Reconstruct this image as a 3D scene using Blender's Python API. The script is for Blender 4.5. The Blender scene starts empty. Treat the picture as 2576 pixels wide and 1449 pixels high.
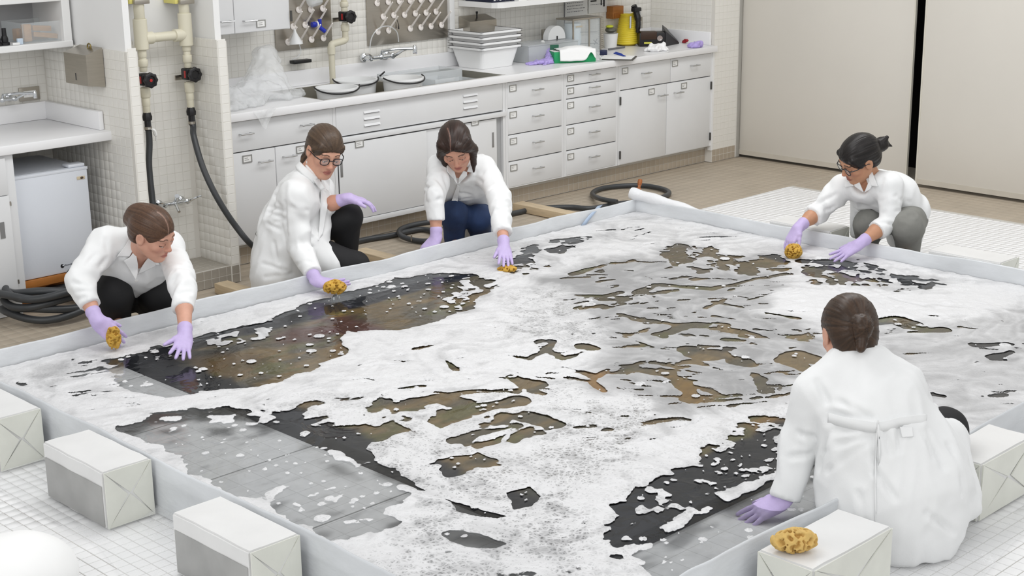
import bpy, bmesh, math, random
import numpy as np
from mathutils import Vector, Matrix
from mathutils.bvhtree import BVHTree
SC = bpy.context.scene
COL = SC.collection
random.seed(7); RNG = np.random.default_rng(7)
PI = math.pi
# ------------------------------------------------------------------ camera
HC = 2.10
RM = np.array([[0.7118099404749765, -0.7022682010013206, -0.01208232193659689],
               [-0.19606544062081727, -0.1821522314539308, -0.9635242122388614],
               [0.6744515932483038, 0.6882150379341638, -0.26734829329191917]])
FPX, PX, PY = 3787.426989608134, 1288.0, 724.5
cd = bpy.data.cameras.new('camera'); cam = bpy.data.objects.new('camera', cd); COL.objects.link(cam)
cd.sensor_fit = 'HORIZONTAL'; cd.sensor_width = 36.0; cd.lens = FPX / 2576 * 36.0
cd.clip_start = 0.1; cd.clip_end = 100
mw = Matrix(((RM[0][0], -RM[1][0], -RM[2][0], 0), (RM[0][1], -RM[1][1], -RM[2][1], 0), (RM[0][2], -RM[1][2], -RM[2][2], HC), (0, 0, 0, 1)))
cam.matrix_world = mw
SC.camera = cam
# ------------------------------------------------------------------ world, lamps, exposure
SC.view_settings.view_transform = 'Standard'; SC.view_settings.look = 'None'
SC.view_settings.exposure = 0.03; SC.view_settings.gamma = 1.0; SC.view_settings.use_curve_mapping = False
wd = bpy.data.worlds.new('room_light'); SC.world = wd; wd.use_nodes = True
wd.node_tree.nodes['Background'].inputs[0].default_value = (0.99, 0.995, 1.0, 1)
wd.node_tree.nodes['Background'].inputs[1].default_value = 0.60
def area(name, loc, size, power, target=None, col=(1, 1, 1)):
    l = bpy.data.lights.new(name, 'AREA'); l.shape = 'RECTANGLE'; l.size, l.size_y = size; l.energy = power; l.color = col
    o = bpy.data.objects.new(name, l); COL.objects.link(o); o.location = loc
    d = (Vector(target) - Vector(loc)) if target else Vector((0, 0, -1))
    o.rotation_euler = d.to_track_quat('-Z', 'Y').to_euler(); return o
area('ceiling_lamp', (3.8, 4.6, 3.4), (3.0, 1.2), 46)
area('ceiling_lamp', (7.0, 4.6, 3.4), (3.0, 1.2), 46)
area('ceiling_lamp', (3.8, 1.4, 3.4), (3.0, 1.2), 12)
area('ceiling_lamp', (7.0, 1.4, 3.4), (3.0, 1.2), 18)
area('fill_light', (1.2, -2.6, 3.6), (5.0, 2.0), 70, (5.4, 5.0, .5))  # unseen fill light, added to brighten the upright faces
area('fill_light', (-2.2, 3.0, 3.4), (4.0, 2.0), 75, (6.5, 5.2, .6))  # second added fill for the upright faces, no real fixture
# ------------------------------------------------------------------ picture point -> place in the room
CAMP = np.array([0, 0, HC])
def ray(px, py): return RM.T @ np.array([(px - PX) / FPX, (py - PY) / FPX, 1.0])
def ZP(px, py, z=0.0): d = ray(px, py); return Vector(CAMP + (z - HC) / d[2] * d)
def YP(px, py, y): d = ray(px, py); return Vector(CAMP + y / d[1] * d)
def XP(px, py, x): d = ray(px, py); return Vector(CAMP + x / d[0] * d)
def DP(px, py, dep): return Vector(CAMP + dep * ray(px, py))
def depth(v): return float(RM[2] @ (np.array(v) - CAMP))
def project(P):
    q = (np.asarray(P) - CAMP) @ RM.T
    return FPX * q[..., 0] / q[..., 2] + PX, FPX * q[..., 1] / q[..., 2] + PY
# ------------------------------------------------------------------ materials
MATS = {}
def srgb(h):
    if isinstance(h, str): c = [int(h[i:i + 2], 16) / 255 for i in (0, 2, 4)]
    else: c = [v / 255 for v in h]
    return tuple(v / 12.92 if v <= .04045 else ((v + .055) / 1.055) ** 2.4 for v in c) + (1,)
def pm(name, col, rough=.5, metal=0., var=.06, vs=6., bump=0., bs=40., alpha=1., trans=0., ior=1.45, spec=.5, stretch=None, attr=None, sheen=0., coat=0., sss=0.):
    """procedural principled material: colour with noise variation, roughness, fine bump"""
    if name in MATS: return MATS[name]
    m = bpy.data.materials.new(name); m.use_nodes = True; MATS[name] = m
    nt = m.node_tree; N = nt.nodes; L = nt.links; b = N['Principled BSDF']
    c = srgb(col)
    tc = N.new('ShaderNodeTexCoord'); mp = N.new('ShaderNodeMapping'); L.new(tc.outputs['Object'], mp.inputs[0])
    if stretch: mp.inputs['Scale'].default_value = stretch
    nz = N.new('ShaderNodeTexNoise'); nz.inputs['Scale'].default_value = vs; nz.inputs['Detail'].default_value = 4; L.new(mp.outputs[0], nz.inputs[0])
    mr = N.new('ShaderNodeMapRange'); mr.inputs[1].default_value = .3; mr.inputs[2].default_value = .7; mr.inputs[3].default_value = 1 - var; mr.inputs[4].default_value = 1 + var
    L.new(nz.outputs[0], mr.inputs[0])
    mx = N.new('ShaderNodeMix'); mx.data_type = 'RGBA'; mx.blend_type = 'MULTIPLY'; mx.inputs[0].default_value = 1
    if attr:
        at = N.new('ShaderNodeAttribute'); at.attribute_name = attr; L.new(at.outputs['Color'], mx.inputs[6])
    else: mx.inputs[6].default_value = c
    L.new(mr.outputs[0], mx.inputs[7]); L.new(mx.outputs[2], b.inputs['Base Color'])
    b.inputs['Roughness'].default_value = rough; b.inputs['Metallic'].default_value = metal
    b.inputs['Alpha'].default_value = alpha; b.inputs['Transmission Weight'].default_value = trans; b.inputs['IOR'].default_value = ior
    b.inputs['Specular IOR Level'].default_value = spec; b.inputs['Sheen Weight'].default_value = sheen; b.inputs['Coat Weight'].default_value = coat
    if sss: b.inputs['Subsurface Weight'].default_value = sss; b.inputs['Subsurface Radius'].default_value = (.01, .004, .002); b.inputs['Subsurface Scale'].default_value = 1.0
    if bump:
        n2 = N.new('ShaderNodeTexNoise'); n2.inputs['Scale'].default_value = bs; n2.inputs['Detail'].default_value = 6; L.new(mp.outputs[0], n2.inputs[0])
        bp = N.new('ShaderNodeBump'); bp.inputs['Strength'].default_value = bump; bp.inputs['Distance'].default_value = .01
        L.new(n2.outputs[0], bp.inputs['Height']); L.new(bp.outputs[0], b.inputs['Normal'])
    return m
# ------------------------------------------------------------------ objects
WL = {}
def link(o, parent=None):
    COL.objects.link(o)
    if parent: o.parent = parent
    return o
def props(o, label=None, cat=None, group=None, kind=None):
    if label: o['label'] = label
    if cat: o['category'] = cat
    if group: o['group'] = group
    if kind: o['kind'] = kind
    return o
def thing(name, label, cat, loc, group=None):
    o = bpy.data.objects.new(name, None); o.empty_display_size = .05; link(o); o.location = loc; WL[o] = Vector(loc)
    return props(o, label, cat, group)
def mesh(name, verts, faces, mat, parent=None, smooth=True, label=None, cat=None, group=None, kind=None, origin=None):
    V = np.asarray([tuple(v) for v in verts] if not isinstance(verts, np.ndarray) else verts, dtype=np.float64)
    if parent is not None: og = WL[parent]
    elif origin is not None: og = Vector(origin)
    else:
        lo, hi = V.min(0), V.max(0); og = Vector(((lo[0] + hi[0]) / 2, (lo[1] + hi[1]) / 2, lo[2]))
    V = V - np.array(og)
    me = bpy.data.meshes.new(name)
    if isinstance(faces, np.ndarray):
        nf, k = faces.shape
        me.vertices.add(len(V)); me.vertices.foreach_set('co', V.astype(np.float32).ravel())
        me.loops.add(nf * k); me.loops.foreach_set('vertex_index', faces.astype(np.int32).ravel())
        me.polygons.add(nf); me.polygons.foreach_set('loop_start', np.arange(0, nf * k, k, dtype=np.int32)); me.update(calc_edges=True)
    else:
        me.from_pydata([tuple(v) for v in V], [], faces); me.update()
    if smooth: me.polygons.foreach_set('use_smooth', np.ones(len(me.polygons), dtype=bool))
    if mat: me.materials.append(mat)
    o = bpy.data.objects.new(name, me); link(o, parent)
    if parent is None: o.location = og
    WL[o] = og
    return props(o, label, cat, group, kind)
def sharp(o, ang=35):
    me = o.data
    bm = bmesh.new(); bm.from_mesh(me); a = math.radians(ang)
    for e in bm.edges:
        e.smooth = not (len(e.link_faces) != 2 or e.calc_face_angle(0) > a)
    bm.to_mesh(me); bm.free(); return o
def basis(d):
    d = Vector(d).normalized(); u = d.cross(Vector((0, 0, 1)) if abs(d.z) < .9 else Vector((1, 0, 0))).normalized()
    return u, d.cross(u).normalized(), d
def smoothpath(pts, n=8):
    P = [Vector(p) for p in pts]; out = []
    for i in range(len(P) - 1):
        p0, p1, p2, p3 = P[max(i - 1, 0)], P[i], P[i + 1], P[min(i + 2, len(P) - 1)]
        for k in range(n):
            t = k / n
            out.append(.5 * ((2 * p1) + (p2 - p0) * t + (2 * p0 - 5 * p1 + 4 * p2 - p3) * t * t + (3 * p1 - p0 - 3 * p2 + p3) * t ** 3))
    out.append(P[-1]); return out
class MB:
    def __init__(s): s.v = []; s.f = []
    def add(s, v, f):
        n = len(s.v); s.v += [Vector(x) for x in v]; s.f += [tuple(i + n for i in q) for q in f]; return s
    def box(s, a, b, bev=0.):
        a = Vector(a); b = Vector(b); lo = Vector(map(min, a, b)); hi = Vector(map(max, a, b))
        if bev <= 0 or bev * 2.05 > min(hi - lo):
            V = [(x, y, z) for x in (lo.x, hi.x) for y in (lo.y, hi.y) for z in (lo.z, hi.z)]
            return s.add(V, [(0, 1, 3, 2), (4, 6, 7, 5), (0, 4, 5, 1), (2, 3, 7, 6), (0, 2, 6, 4), (1, 5, 7, 3)])
        bm = bmesh.new(); bmesh.ops.create_cube(bm, size=1)
        for v in bm.verts: v.co = Vector([lo[i] + (v.co[i] + .5) * (hi[i] - lo[i]) for i in range(3)])
        bmesh.ops.bevel(bm, geom=bm.edges[:], offset=bev, segments=2, profile=.5, affect='EDGES')
        bm.verts.index_update(); s.add([v.co for v in bm.verts], [[v.index for v in f.verts] for f in bm.faces]); bm.free(); return s
    def obox(s, o, u, v, w, bev=0.):
        """oriented box: corner o and edge vectors u v w"""
        o, u, v, w = map(Vector, (o, u, v, w)); t = MB().box((0, 0, 0), (u.length, v.length, w.length), bev)
        U, V, W = u.normalized(), v.normalized(), w.normalized()
        return s.add([o + U * p.x + V * p.y + W * p.z for p in t.v], t.f)
    def tube(s, pts, r, n=10, cap=True, closed=False):
        P = [Vector(p) for p in pts]; m = len(P); rr = r if isinstance(r, (list, tuple)) else [r] * m
        V = []; pu = None
        for i in range(m):
            a, b = P[i - 1 if (i or closed) else 0], P[(i + 1) % m if (i < m - 1 or closed) else m - 1]
            d = (b - a).normalized()
            if pu is None: u = basis(d)[0]
            else: u = (pu - d * pu.dot(d)); u = u.normalized() if u.length > 1e-6 else basis(d)[0]
            pu = u; w = d.cross(u)
            V += [P[i] + (u * math.cos(2 * PI * k / n) + w * math.sin(2 * PI * k / n)) * rr[i] for k in range(n)]
        F = [(i * n + k, i * n + (k + 1) % n, ((i + 1) % m) * n + (k + 1) % n, ((i + 1) % m) * n + k) for i in range(m if closed else m - 1) for k in range(n)]
        if cap and not closed: F += [tuple(range(n))[::-1], tuple(range((m - 1) * n, m * n))]
        return s.add(V, F)
    def lathe(s, o, axis, prof, n=20, cap=True):
        u, w, d = basis(axis); o = Vector(o); V = []
        for r, h in prof: V += [o + d * h + (u * math.cos(2 * PI * k / n) + w * math.sin(2 * PI * k / n)) * r for k in range(n)]
        m = len(prof); F = [(i * n + k, i * n + (k + 1) % n, (i + 1) * n + (k + 1) % n, (i + 1) * n + k) for i in range(m - 1) for k in range(n)]
        if cap: F += [tuple(range(n))[::-1], tuple(range((m - 1) * n, m * n))]
        return s.add(V, F)
    def cyl(s, a, b, r, r2=None, n=16):
        a = Vector(a); b = Vector(b); return s.lathe(a, b - a, [(r, 0), (r if r2 is None else r2, (b - a).length)], n)
    def prism(s, poly, ext):
        n = len(poly); P = [Vector(p) for p in poly]; E = Vector(ext)
        return s.add(P + [p + E for p in P], [tuple(range(n))[::-1], tuple(range(n, 2 * n))] + [(i, (i + 1) % n, n + (i + 1) % n, n + i) for i in range(n)])
    def ball(s, c, r, n=12, m=8):
        r = r if isinstance(r, (tuple, list)) else (r, r, r); c = Vector(c); V = [c + Vector((0, 0, r[2]))]
        for i in range(1, m):
            a = PI * i / m
            V += [c + Vector((r[0] * math.sin(a) * math.cos(2 * PI * k / n), r[1] * math.sin(a) * math.sin(2 * PI * k / n), r[2] * math.cos(a))) for k in range(n)]
        V.append(c - Vector((0, 0, r[2])))
        F = [(0, 1 + k, 1 + (k + 1) % n) for k in range(n)]
        for i in range(m - 2): F += [(1 + i * n + k, 1 + (i + 1) * n + k, 1 + (i + 1) * n + (k + 1) % n, 1 + i * n + (k + 1) % n) for k in range(n)]
        e = len(V) - 1; F += [(1 + (m - 2) * n + k, e, 1 + (m - 2) * n + (k + 1) % n) for k in range(n)]
        return s.add(V, F)
    def build(s, name, mat, parent=None, smooth=True, ang=35, **k):
        o = mesh(name, s.v, s.f, mat, parent, smooth=smooth, **k)
        if smooth: sharp(o, ang)
        return o
def copy_tree(o, parent=None, loc=None):
    c = o.copy(); link(c, parent); WL[c] = WL[o]
    if loc is not None: c.location = loc
    for ch in list(o.children): copy_tree(ch, c)
    return c
# common materials
M = dict(
 white_paint=pm('white_paint', 'e9e9e8', .45, var=.012, bump=.02, bs=60),
 cabinet=pm('grey_white_cabinet_enamel', 'e0e1e2', .35, var=.012),
 counter=pm('white_laminate', 'ececed', .3, var=.012),
 gap=pm('dark_gap', '4a4a4a', .7),
 steel=pm('brushed_steel', 'b4aea4', .33, metal=1, var=.05, vs=8, stretch=(1, 1, 14)),
 chrome=pm('chrome', 'dcdfe2', .1, metal=1, var=.02),
 handle=pm('satin_aluminium', 'c3c4c4', .3, metal=.85, var=.02),
 grout=pm('grout', 'c6c3bc', .85, var=.05, bump=.1),
 tile=pm('glazed_cream_tile', 'e6e4de', .28, var=.025, vs=14),
 white_tile=pm('white_mosaic_tile', 'eeeeee', .35, var=.02, vs=20),
 beige_tile=pm('beige_quarry_tile', 'b0a493', .5, var=.07, vs=5, bump=.05),
 brown_tile=pm('grey_brown_glazed_tile', '9d978d', .35, var=.09, vs=14),
 pvc=pm('cream_pvc_pipe', 'd6d1bd', .4, var=.03),
 black=pm('black_plastic', '1b1a1c', .4, var=.1),
 rubber=pm('dark_rubber_hose', '3c3e40', .38, var=.1, vs=12),
 red=pm('red_plastic', 'b02a2a', .4), wood=pm('pine_wood', 'cdb99a', .6, var=.12, vs=9, stretch=(8, 1, 8), bump=.1),
 paper=pm('white_paper', 'eeeeec', .8, var=.02), darkwood=pm('orange_brown_wood', 'a5692f', .5, var=.15, vs=8, stretch=(1, 6, 6)),
)
def plain(name, col, **k): return pm(name, col, **k)
# ================================================================== the room
YB, YF, YPIER, XN, XR, XD = 7.40, 6.80, 6.567, 3.83, 8.745, 9.06
YALC = 6.85
RX0, RX1, RY0, RY1 = 2.46, 6.70, 2.40, 5.77          # wash pool, outer faces
def slab(name, boxes, mat, label=None, kind='structure', parent=None, bev=0, **k):
    m = MB()
    for a, b in boxes: m.box(a, b, bev)
    return m.build(name, mat, parent, kind=kind, label=label, **k)
floor = slab('floor', [((-2, -1, -.1), (12.5, 9, -.004))], M['grout'])
H = 3.2
GW = pm('pale_wall_grout', 'dad7d0', .8, var=.02)
wall_back = slab('wall_back', [((4.41, YB, 0), (XD + .3, YB + .15, H))], GW)
wall_left = slab('wall_left', [((2.0, 7.41, 0), (XN, 7.56, H))], GW)
wall_pier = slab('wall_pier', [((XN, YPIER, 0), (3.889, 7.56, 1.268)), ((3.889, YALC, 0), (4.35, YALC + .2, 1.268)), ((4.35, YPIER, 0), (4.408, 7.4, 1.275)), ], GW)
wall_upper = slab('trim_1', [((XN + .012, YPIER + .03, 1.268), (3.877, 7.56, H)), ((3.877, YALC + .01, 1.268), (4.36, YALC + .2, H)), ((4.362, YPIER + .03, 1.275), (4.398, 7.4, H))], M['white_paint'], label='white painted wall above the tiled alcove piers')
wall_right = slab('wall_right', [((XR, YF, 0), (XD, YB, H))], GW)
beyond = slab('wall_beyond', [((XD + .5, 3.5, 0), (XD + .6, 7, H)), ((XD, 6.9, 0), (XD + .6, 7.0, H))], pm('dark_room_shade', '16161a', .6))  # near-black colour stands in for the darkness of the room beyond
TP = .0475
def tiles(parent, o, u, v, nu, nv, mat, keep=None, nmax=300, pitch=TP, gap=.003, t=.0009, name='tile'):
    o, u, v = Vector(o), Vector(u), Vector(v); n = u.cross(v)
    a = pitch / 2 - gap / 2; c = a - .0008
    T = [u * x + v * y + n * z for z, s in ((-.001, a), (t * .6, a), (t, c)) for x, y in ((-s, -s), (s, -s), (s, s), (-s, s))]
    FT = [(i + k, i + (k + 1) % 4, i + 4 + (k + 1) % 4, i + 4 + k) for i in (0, 4) for k in range(4)] + [(8, 9, 10, 11)]
    cs = []
    for i in range(nu):
        for j in range(nv):
            p = o + u * (i + .5) * pitch + v * (j + .5) * pitch
            if keep and not keep(p): continue
            x, y = project(p)
            if -700 < x < 3300 and -500 < y < 2000: cs.append((depth(p) + (0 if -20 < x < 2596 and -20 < y < 1469 else 50), p))
    cs.sort(key=lambda q: q[0])
    me = None
    for d, p in cs[:nmax]:
        if me is None:
            me = bpy.data.meshes.new(name); me.from_pydata([tuple(q) for q in T], [], FT); me.update(); me.materials.append(mat)
        ob = bpy.data.objects.new(name, me); link(ob, parent); ob.location = p - WL[parent]; WL[ob] = p
    if len(cs) > nmax:
        P = np.array([tuple(p) for d, p in cs[nmax:]]); Tn = np.array([tuple(q) for q in T])
        V = (P[:, None, :] + Tn[None]).reshape(-1, 3); F = (np.array(FT)[None] + 12 * np.arange(len(P))[:, None, None]).reshape(-1, 4)
        mesh(name + '_field', V, F, mat, parent, smooth=False, kind='stuff')
X_, Y_, Z_ = Vector((1, 0, 0)), Vector((0, 1, 0)), Vector((0, 0, 1))
inpool = lambda p: RX0 + .03 < p.x < RX1 - .03 and RY0 + .03 < p.y < RY1 - .03
# white mosaic floor, then the beige quarry floor around it
tiles(floor, (2.136 - TP * 28, 5.87 - TP * 106, -.004), X_, Y_, 160, 106, M['white_tile'], lambda p: not inpool(p) and p.x < 8.45, gap=.0034, t=.003)
MB().box((-2, 5.872, -.006), (12.5, 9, -.0035)).box((8.45, -1, -.006), (12.5, 5.872, -.0035)).build('quarry_tile_bed', pm('beige_grout', 'b3aa9b', .8, var=.06), floor, smooth=False)
BP = TP * 1.5
tiles(floor, (2.0, 5.872, -.004), X_, Y_, 100, 24, M['beige_tile'], lambda p: True, nmax=0, pitch=BP)
tiles(floor, (8.45, 2.3, -.004), X_, Y_, 9, 50, M['beige_tile'], lambda p: True, nmax=0, pitch=BP)
# tiled walls (faces towards the room: -Y and -X)
tiles(wall_pier, (3.889 + .003, YALC, .10), X_, Z_, 9, 25, M['tile'])
tiles(wall_pier, (4.35, YALC, .10), -Y_, Z_, 6, 25, M['tile'], nmax=60)
tiles(wall_pier, (XN + .006, YPIER, .10), X_, Z_, 1, 25, M['tile'], nmax=30)
tiles(wall_pier, (4.356, YPIER, .10), X_, Z_, 1, 25, M['tile'], nmax=30)
tiles(wall_pier, (XN, 7.40, .033), -Y_, Z_, 17, 26, M['tile'], nmax=100, name='tile')
tiles(wall_left, (XN - TP * 32, 7.41, .0), X_, Z_, 32, 27, M['tile'], nmax=120)
tiles(wall_back, (4.42, YB, .8), X_, Z_, 91, 16, M['tile'], nmax=300)
tiles(wall_right, (XR, YB, .0), -Y_, Z_, 12, 30, M['tile'], lambda p: p.z > .85, nmax=100)
tiles(wall_right, (XR + .004, YF, .09), X_, Z_, 6, 32, M['tile'], nmax=150)
# brown tiled step in the alcove
step = slab('trim_2', [((3.889, YPIER + .004, 0), (4.35, YALC, .096))], M['grout'], label='low step of grey-brown tiles in the pipe alcove')
tiles(step, (3.90, YPIER + .004, .001), X_, Z_, 10, 2, M['brown_tile'], pitch=.047)
tiles(step, (3.90, YPIER + .01, .096), X_, Y_, 10, 6, M['brown_tile'], pitch=.047)
tiles(wall_pier, (4.355, YPIER, .0), X_, Z_, 1, 2, M['brown_tile'], pitch=.047)
tiles(wall_right, (XR + .004, YF, .0), X_, Z_, 6, 2, M['beige_tile'], pitch=.046)
# tile skirting along the counter run is set back (toe kick)
bb = slab('baseboard_back', [((4.41, YF + .06, 0), (XR, YF + .075, .115))], M['grout'])
tiles(bb, (4.42, YF + .06, 0.001), X_, Z_, 91, 2, M['beige_tile'], nmax=120, pitch=.0475)
# folding partition: two big panels, the dark gap and the hem strips
m_panel = pm('warm_grey_partition_vinyl', 'dad6ce', .55, var=.015, vs=2)
def partition(name, x, ya, yb, lab):
    d = MB().box((x, ya, .018), (x + .016, yb, H), .004).build(name, m_panel, None, kind='structure', label=lab)
    MB().box((x - .003, ya + .002, .019), (x + .001, yb - .002, .055)).build('bottom_rail', pm('partition_hem', 'c6c0b4', .5), d)
    for yy in (ya, yb): MB().box((x - .004, yy - .005, .018), (x + .018, yy + .005, H)).build('edge_strip', pm('pale_edge_strip', 'd8d4c8', .4), d)
    return d
partition('door_1', 9.07, 5.37, 6.795, 'tall warm grey folding partition panel beside the tiled wall')
partition('door_2', 8.98, 3.4, 5.236, 'tall warm grey partition panel, the nearer of the two, right of the dark gap')
MB().tube(smoothpath([(9.2, 5.33, 2.2), (9.19, 5.31, 1.2), (9.2, 5.33, .7), (9.19, 5.3, .35)], 6), .004, 6).build('cord', pm('grey_cord', '77777c', .6), None, label='thin grey cord hanging in the dark gap between partitions', cat='cord')
tr = MB().box((XD - .02, 6.79, 0), (XD + .012, 6.83, H), .003).build('trim_3', pm('door_jamb_grey', 'a7a59f', .5), None, kind='structure')
# ------------------------------------------------------------------ base cabinets
def fx(px, py): p = YP(px, py, YF); return p.x, p.z
def bar_handle(parent, x, z, y=YF, w=.085, d=-1):
    m = MB().tube([(x - w / 2, y - .03, z), (x + w / 2, y - .03, z)], .0045, 8)
    for s in (-1, 1): m.cyl((x + s * (w / 2 - .008), y, z), (x + s * (w / 2 - .008), y - .03, z), .004, n=8)
    return m.build('handle', M['handle'], parent)
def label_holder(parent, x, z, y=YF, w=.062, h=.042):
    m = MB()
    for a, b in (((x, z), (x + w, z + .005)), ((x, z + h - .005), (x + w, z + h)), ((x, z + .005), (x + .005, z + h - .005)), ((x + w - .005, z + .005), (x + w, z + h - .005))):
        m.box((a[0], y - .005, a[1]), (b[0], y, b[1]))
    o = m.build('label_holder', pm('label_frame_metal', 'a9a9a6', .35, metal=.7), parent, smooth=False)
    c = MB().box((x + .004, y - .002, z + .004), (x + w - .004, y - .0005, z + h - .004)).build('card', M['paper'], parent)
    rr = random.Random(int(x * 1000 + z * 77)); t = MB()
    for k in range(2): t.box((x + .014, y - .0026, z + .014 + k * .01), (x + .014 + rr.uniform(.015, .03), y - .002, z + .0165 + k * .01))
    t.build('writing', pm('faint_ink', '8a8a88', .8), parent, smooth=False)
def front(name, parent, x0, x1, z0, z1, y=YF): return MB().box((x0, y, z0), (x1, y + .019, z1), .003).build(name, M['cabinet'], parent)
ZB, ZT = .125, .812
def cabinet(label, x0, x1, top=None):
    top = top or ZT
    t = thing('base_cabinet', label, 'cabinet', ((x0 + x1) / 2, YF + .3, 0), 'enamelled base cabinets under the long counter')
    m = MB().box((x0 + .001, YF + .03, ZB), (x1 - .001, YB - .02, top)); m.box((x0 + .001, YF + .002, ZB), (x0 + .022, YF + .0298, ZT)); m.box((x1 - .022, YF + .002, ZB), (x1 - .001, YF + .0298, ZT))
    m.box((x0 + .0222, YF + .003, ZB + .0002), (x1 - .0222, YF + .0298, ZB + .012)); m.box((x0, YF + .08, 0), (x1, YB - .05, ZB))
    m.build('carcass', M['cabinet'], t, smooth=False)
    MB().box((x0 + .0222, YF + .024, ZB + .0122), (x1 - .0222, YF + .0294, ZT - .001)).build('reveal', pm('cabinet_reveal_shadow_gap', '8b8c8c', .7), t)
    return t
xA, xB, xC, xD_, xE, xEnd = 4.415, fx(838, 320)[0], fx(1272, 300)[0], fx(1419, 300)[0], fx(1555, 280)[0], 8.735
# A: wide drawer over two doors
a = cabinet('grey white cabinet with one wide drawer over two doors, next to the tiled pier', xA, xB)
zs = fx(700, 368)[1]; xm = fx(692.4, 380)[0]
d = front('drawer', a, xA + .024, xB - .02, zs + .003, ZT - .004); bar_handle(d, *fx(615, 336)); bar_handle(d, *fx(768, 313))
d = front('door', a, xA + .024, xm - .002, ZB + .004, zs - .003); x, z = fx(610, 411); label_holder(d, x, z); bar_handle(d, *fx(664, 405))
d = front('door', a, xm + .002, xB - .02, ZB + .004, zs - .003); x, z = fx(745, 387); label_holder(d, x, z); bar_handle(d, *fx(724, 392))
# B: sink cabinet, apron with louvres, two sliding doors
b = cabinet('long sink cabinet with louvred apron and two sliding doors', xB, xC, .665)
zap, zdt = fx(848, 345)[1], fx(1200, 303)[1]
ap = front('apron', b, xB + .024, xC - .024, zap, ZT - .004)
for px, py in ((935, 297), (1183, 255)):
    x, z = fx(px, py); m = MB()
    for k in (-1, 0, 1):
        m.prism([(x - .06, YF - .001, z + k * .038 - .004), (x - .06, YF - .009, z + k * .038 - .004), (x - .06, YF - .001, z + k * .038 + .009)], (.12, 0, 0))
    m.build('louvre', M['cabinet'], ap)
    g = MB()
    for k in (-1, 0, 1): g.box((x - .058, YF - .0012, z + k * .038 - .008), (x + .058, YF - .0006, z + k * .038 - .0042))
    g.build('slot', M['gap'], ap)
rail = MB().box((xB + .003, YF - .012, zdt), (xC - .003, YF + .02, zap - .008), .002).build('top_rail', M['cabinet'], b)
MB().box((xB + .003, YF - .012, ZB - .02), (xC - .003, YF + .02, ZB + .01), .002).build('bottom_rail', M['cabinet'], b)
xs = fx(1070, 420)[0]
MB().box((xB + .0225, YF + .0232, ZB + .0125), (xC - .0225, YF + .0238, zdt)).build('track_recess', pm('track_grey', 'a9aaab', .6), b)
def slide(x0, x1, y, px, hpx):
    d = MB().box((x0, y, ZB + .014), (x1, y + .008, zdt - .008), .002).build('sliding_door', M['cabinet'], b); x, z = fx(*px); label_holder(d, x, z, y)
    x, z = fx(*hpx); MB().box((x - .009, y - .0015, z - .048), (x + .009, y, z + .048), .0007).build('finger_pull', pm('shaded_recess_metal', '979797', .4, metal=.5), d)
slide(xB + .026, xs + .01, YF - .008, (891, 372), (857, 425)); slide(xs - .02, fx(1250, 300)[0], YF + .0035, (1186, 317), (1241, 352))
# C and D drawer stacks
def stack(label, x0, x1, lab, hx, zs_):
    t = cabinet(label, x0, x1)
    for k in range(len(zs_) - 1):
        zt, zb = zs_[k], zs_[k + 1]; d = front('drawer', t, x0 + .022, x1 - .022, zb + .003, zt - .003)
        label_holder(d, x0 + lab, zt - (.063 if zt - zb > .1 else .054)); bar_handle(d, hx, (zt + zb) / 2 + .014)
    return t
stack('stack of four equal label-fronted drawers, left of the five-drawer stack', xC, xD_, .034, fx(1349, 290)[0], [ZT - .002, fx(1280, 273.5)[1], fx(1280, 340.5)[1], fx(1280, 407.8)[1], ZB + .005])
stack('stack of five drawers, two shallow ones above three deep', xD_, xE, .03, fx(1491, 250)[0], [ZT - .002, fx(1426, 217)[1], fx(1426, 250)[1], fx(1426, 315.5)[1], fx(1426, 379.7)[1], ZB + .005])
# E: two drawers over two hinged doors
e = cabinet('cabinet with two drawers over two hinged doors at the far right end', xE, xEnd)
zs = fx(1561, 228.3)[1]; xm = fx(1677, 260)[0]; xmd = fx(1687, 175)[0]
def hinge(d, x, z): MB().cyl((x, YF - .005, z - .028), (x, YF - .005, z + .028), .006, n=8).build('hinge', pm('dark_hinge_metal', '5b5a58', .4, metal=.8), d)
d = front('drawer', e, xE + .022, xmd - .002, zs + .003, ZT - .004); x, z = fx(1564, 187); label_holder(d, x, z); bar_handle(d, *fx(1622, 183))
d = front('drawer', e, xmd + .002, xEnd - .022, zs + .003, ZT - .004); x, z = fx(1690, 168); label_holder(d, x, z); bar_handle(d, *fx(1744, 164))
d = front('door', e, xE + .022, xm - .002, ZB + .004, zs - .003); x, z = fx(1631, 239); label_holder(d, x, z); bar_handle(d, *fx(1663, 239)); hinge(d, xE + .018, fx(1561, 254)[1]); hinge(d, xE + .018, fx(1559, 390)[1])
d = front('door', e, xm + .002, xEnd - .022, ZB + .004, zs - .003); x, z = fx(1713, 224); label_holder(d, x, z); bar_handle(d, *fx(1703, 232)); hinge(d, xEnd - .018, fx(1793, 214)[1]); hinge(d, xEnd - .018, fx(1789, 342)[1])
MB().box((xEnd - .003, YF - .004, .09), (XR + .006, YF + .03, ZT)).build('trim_4', M['white_paint'], None, kind='structure')
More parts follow.
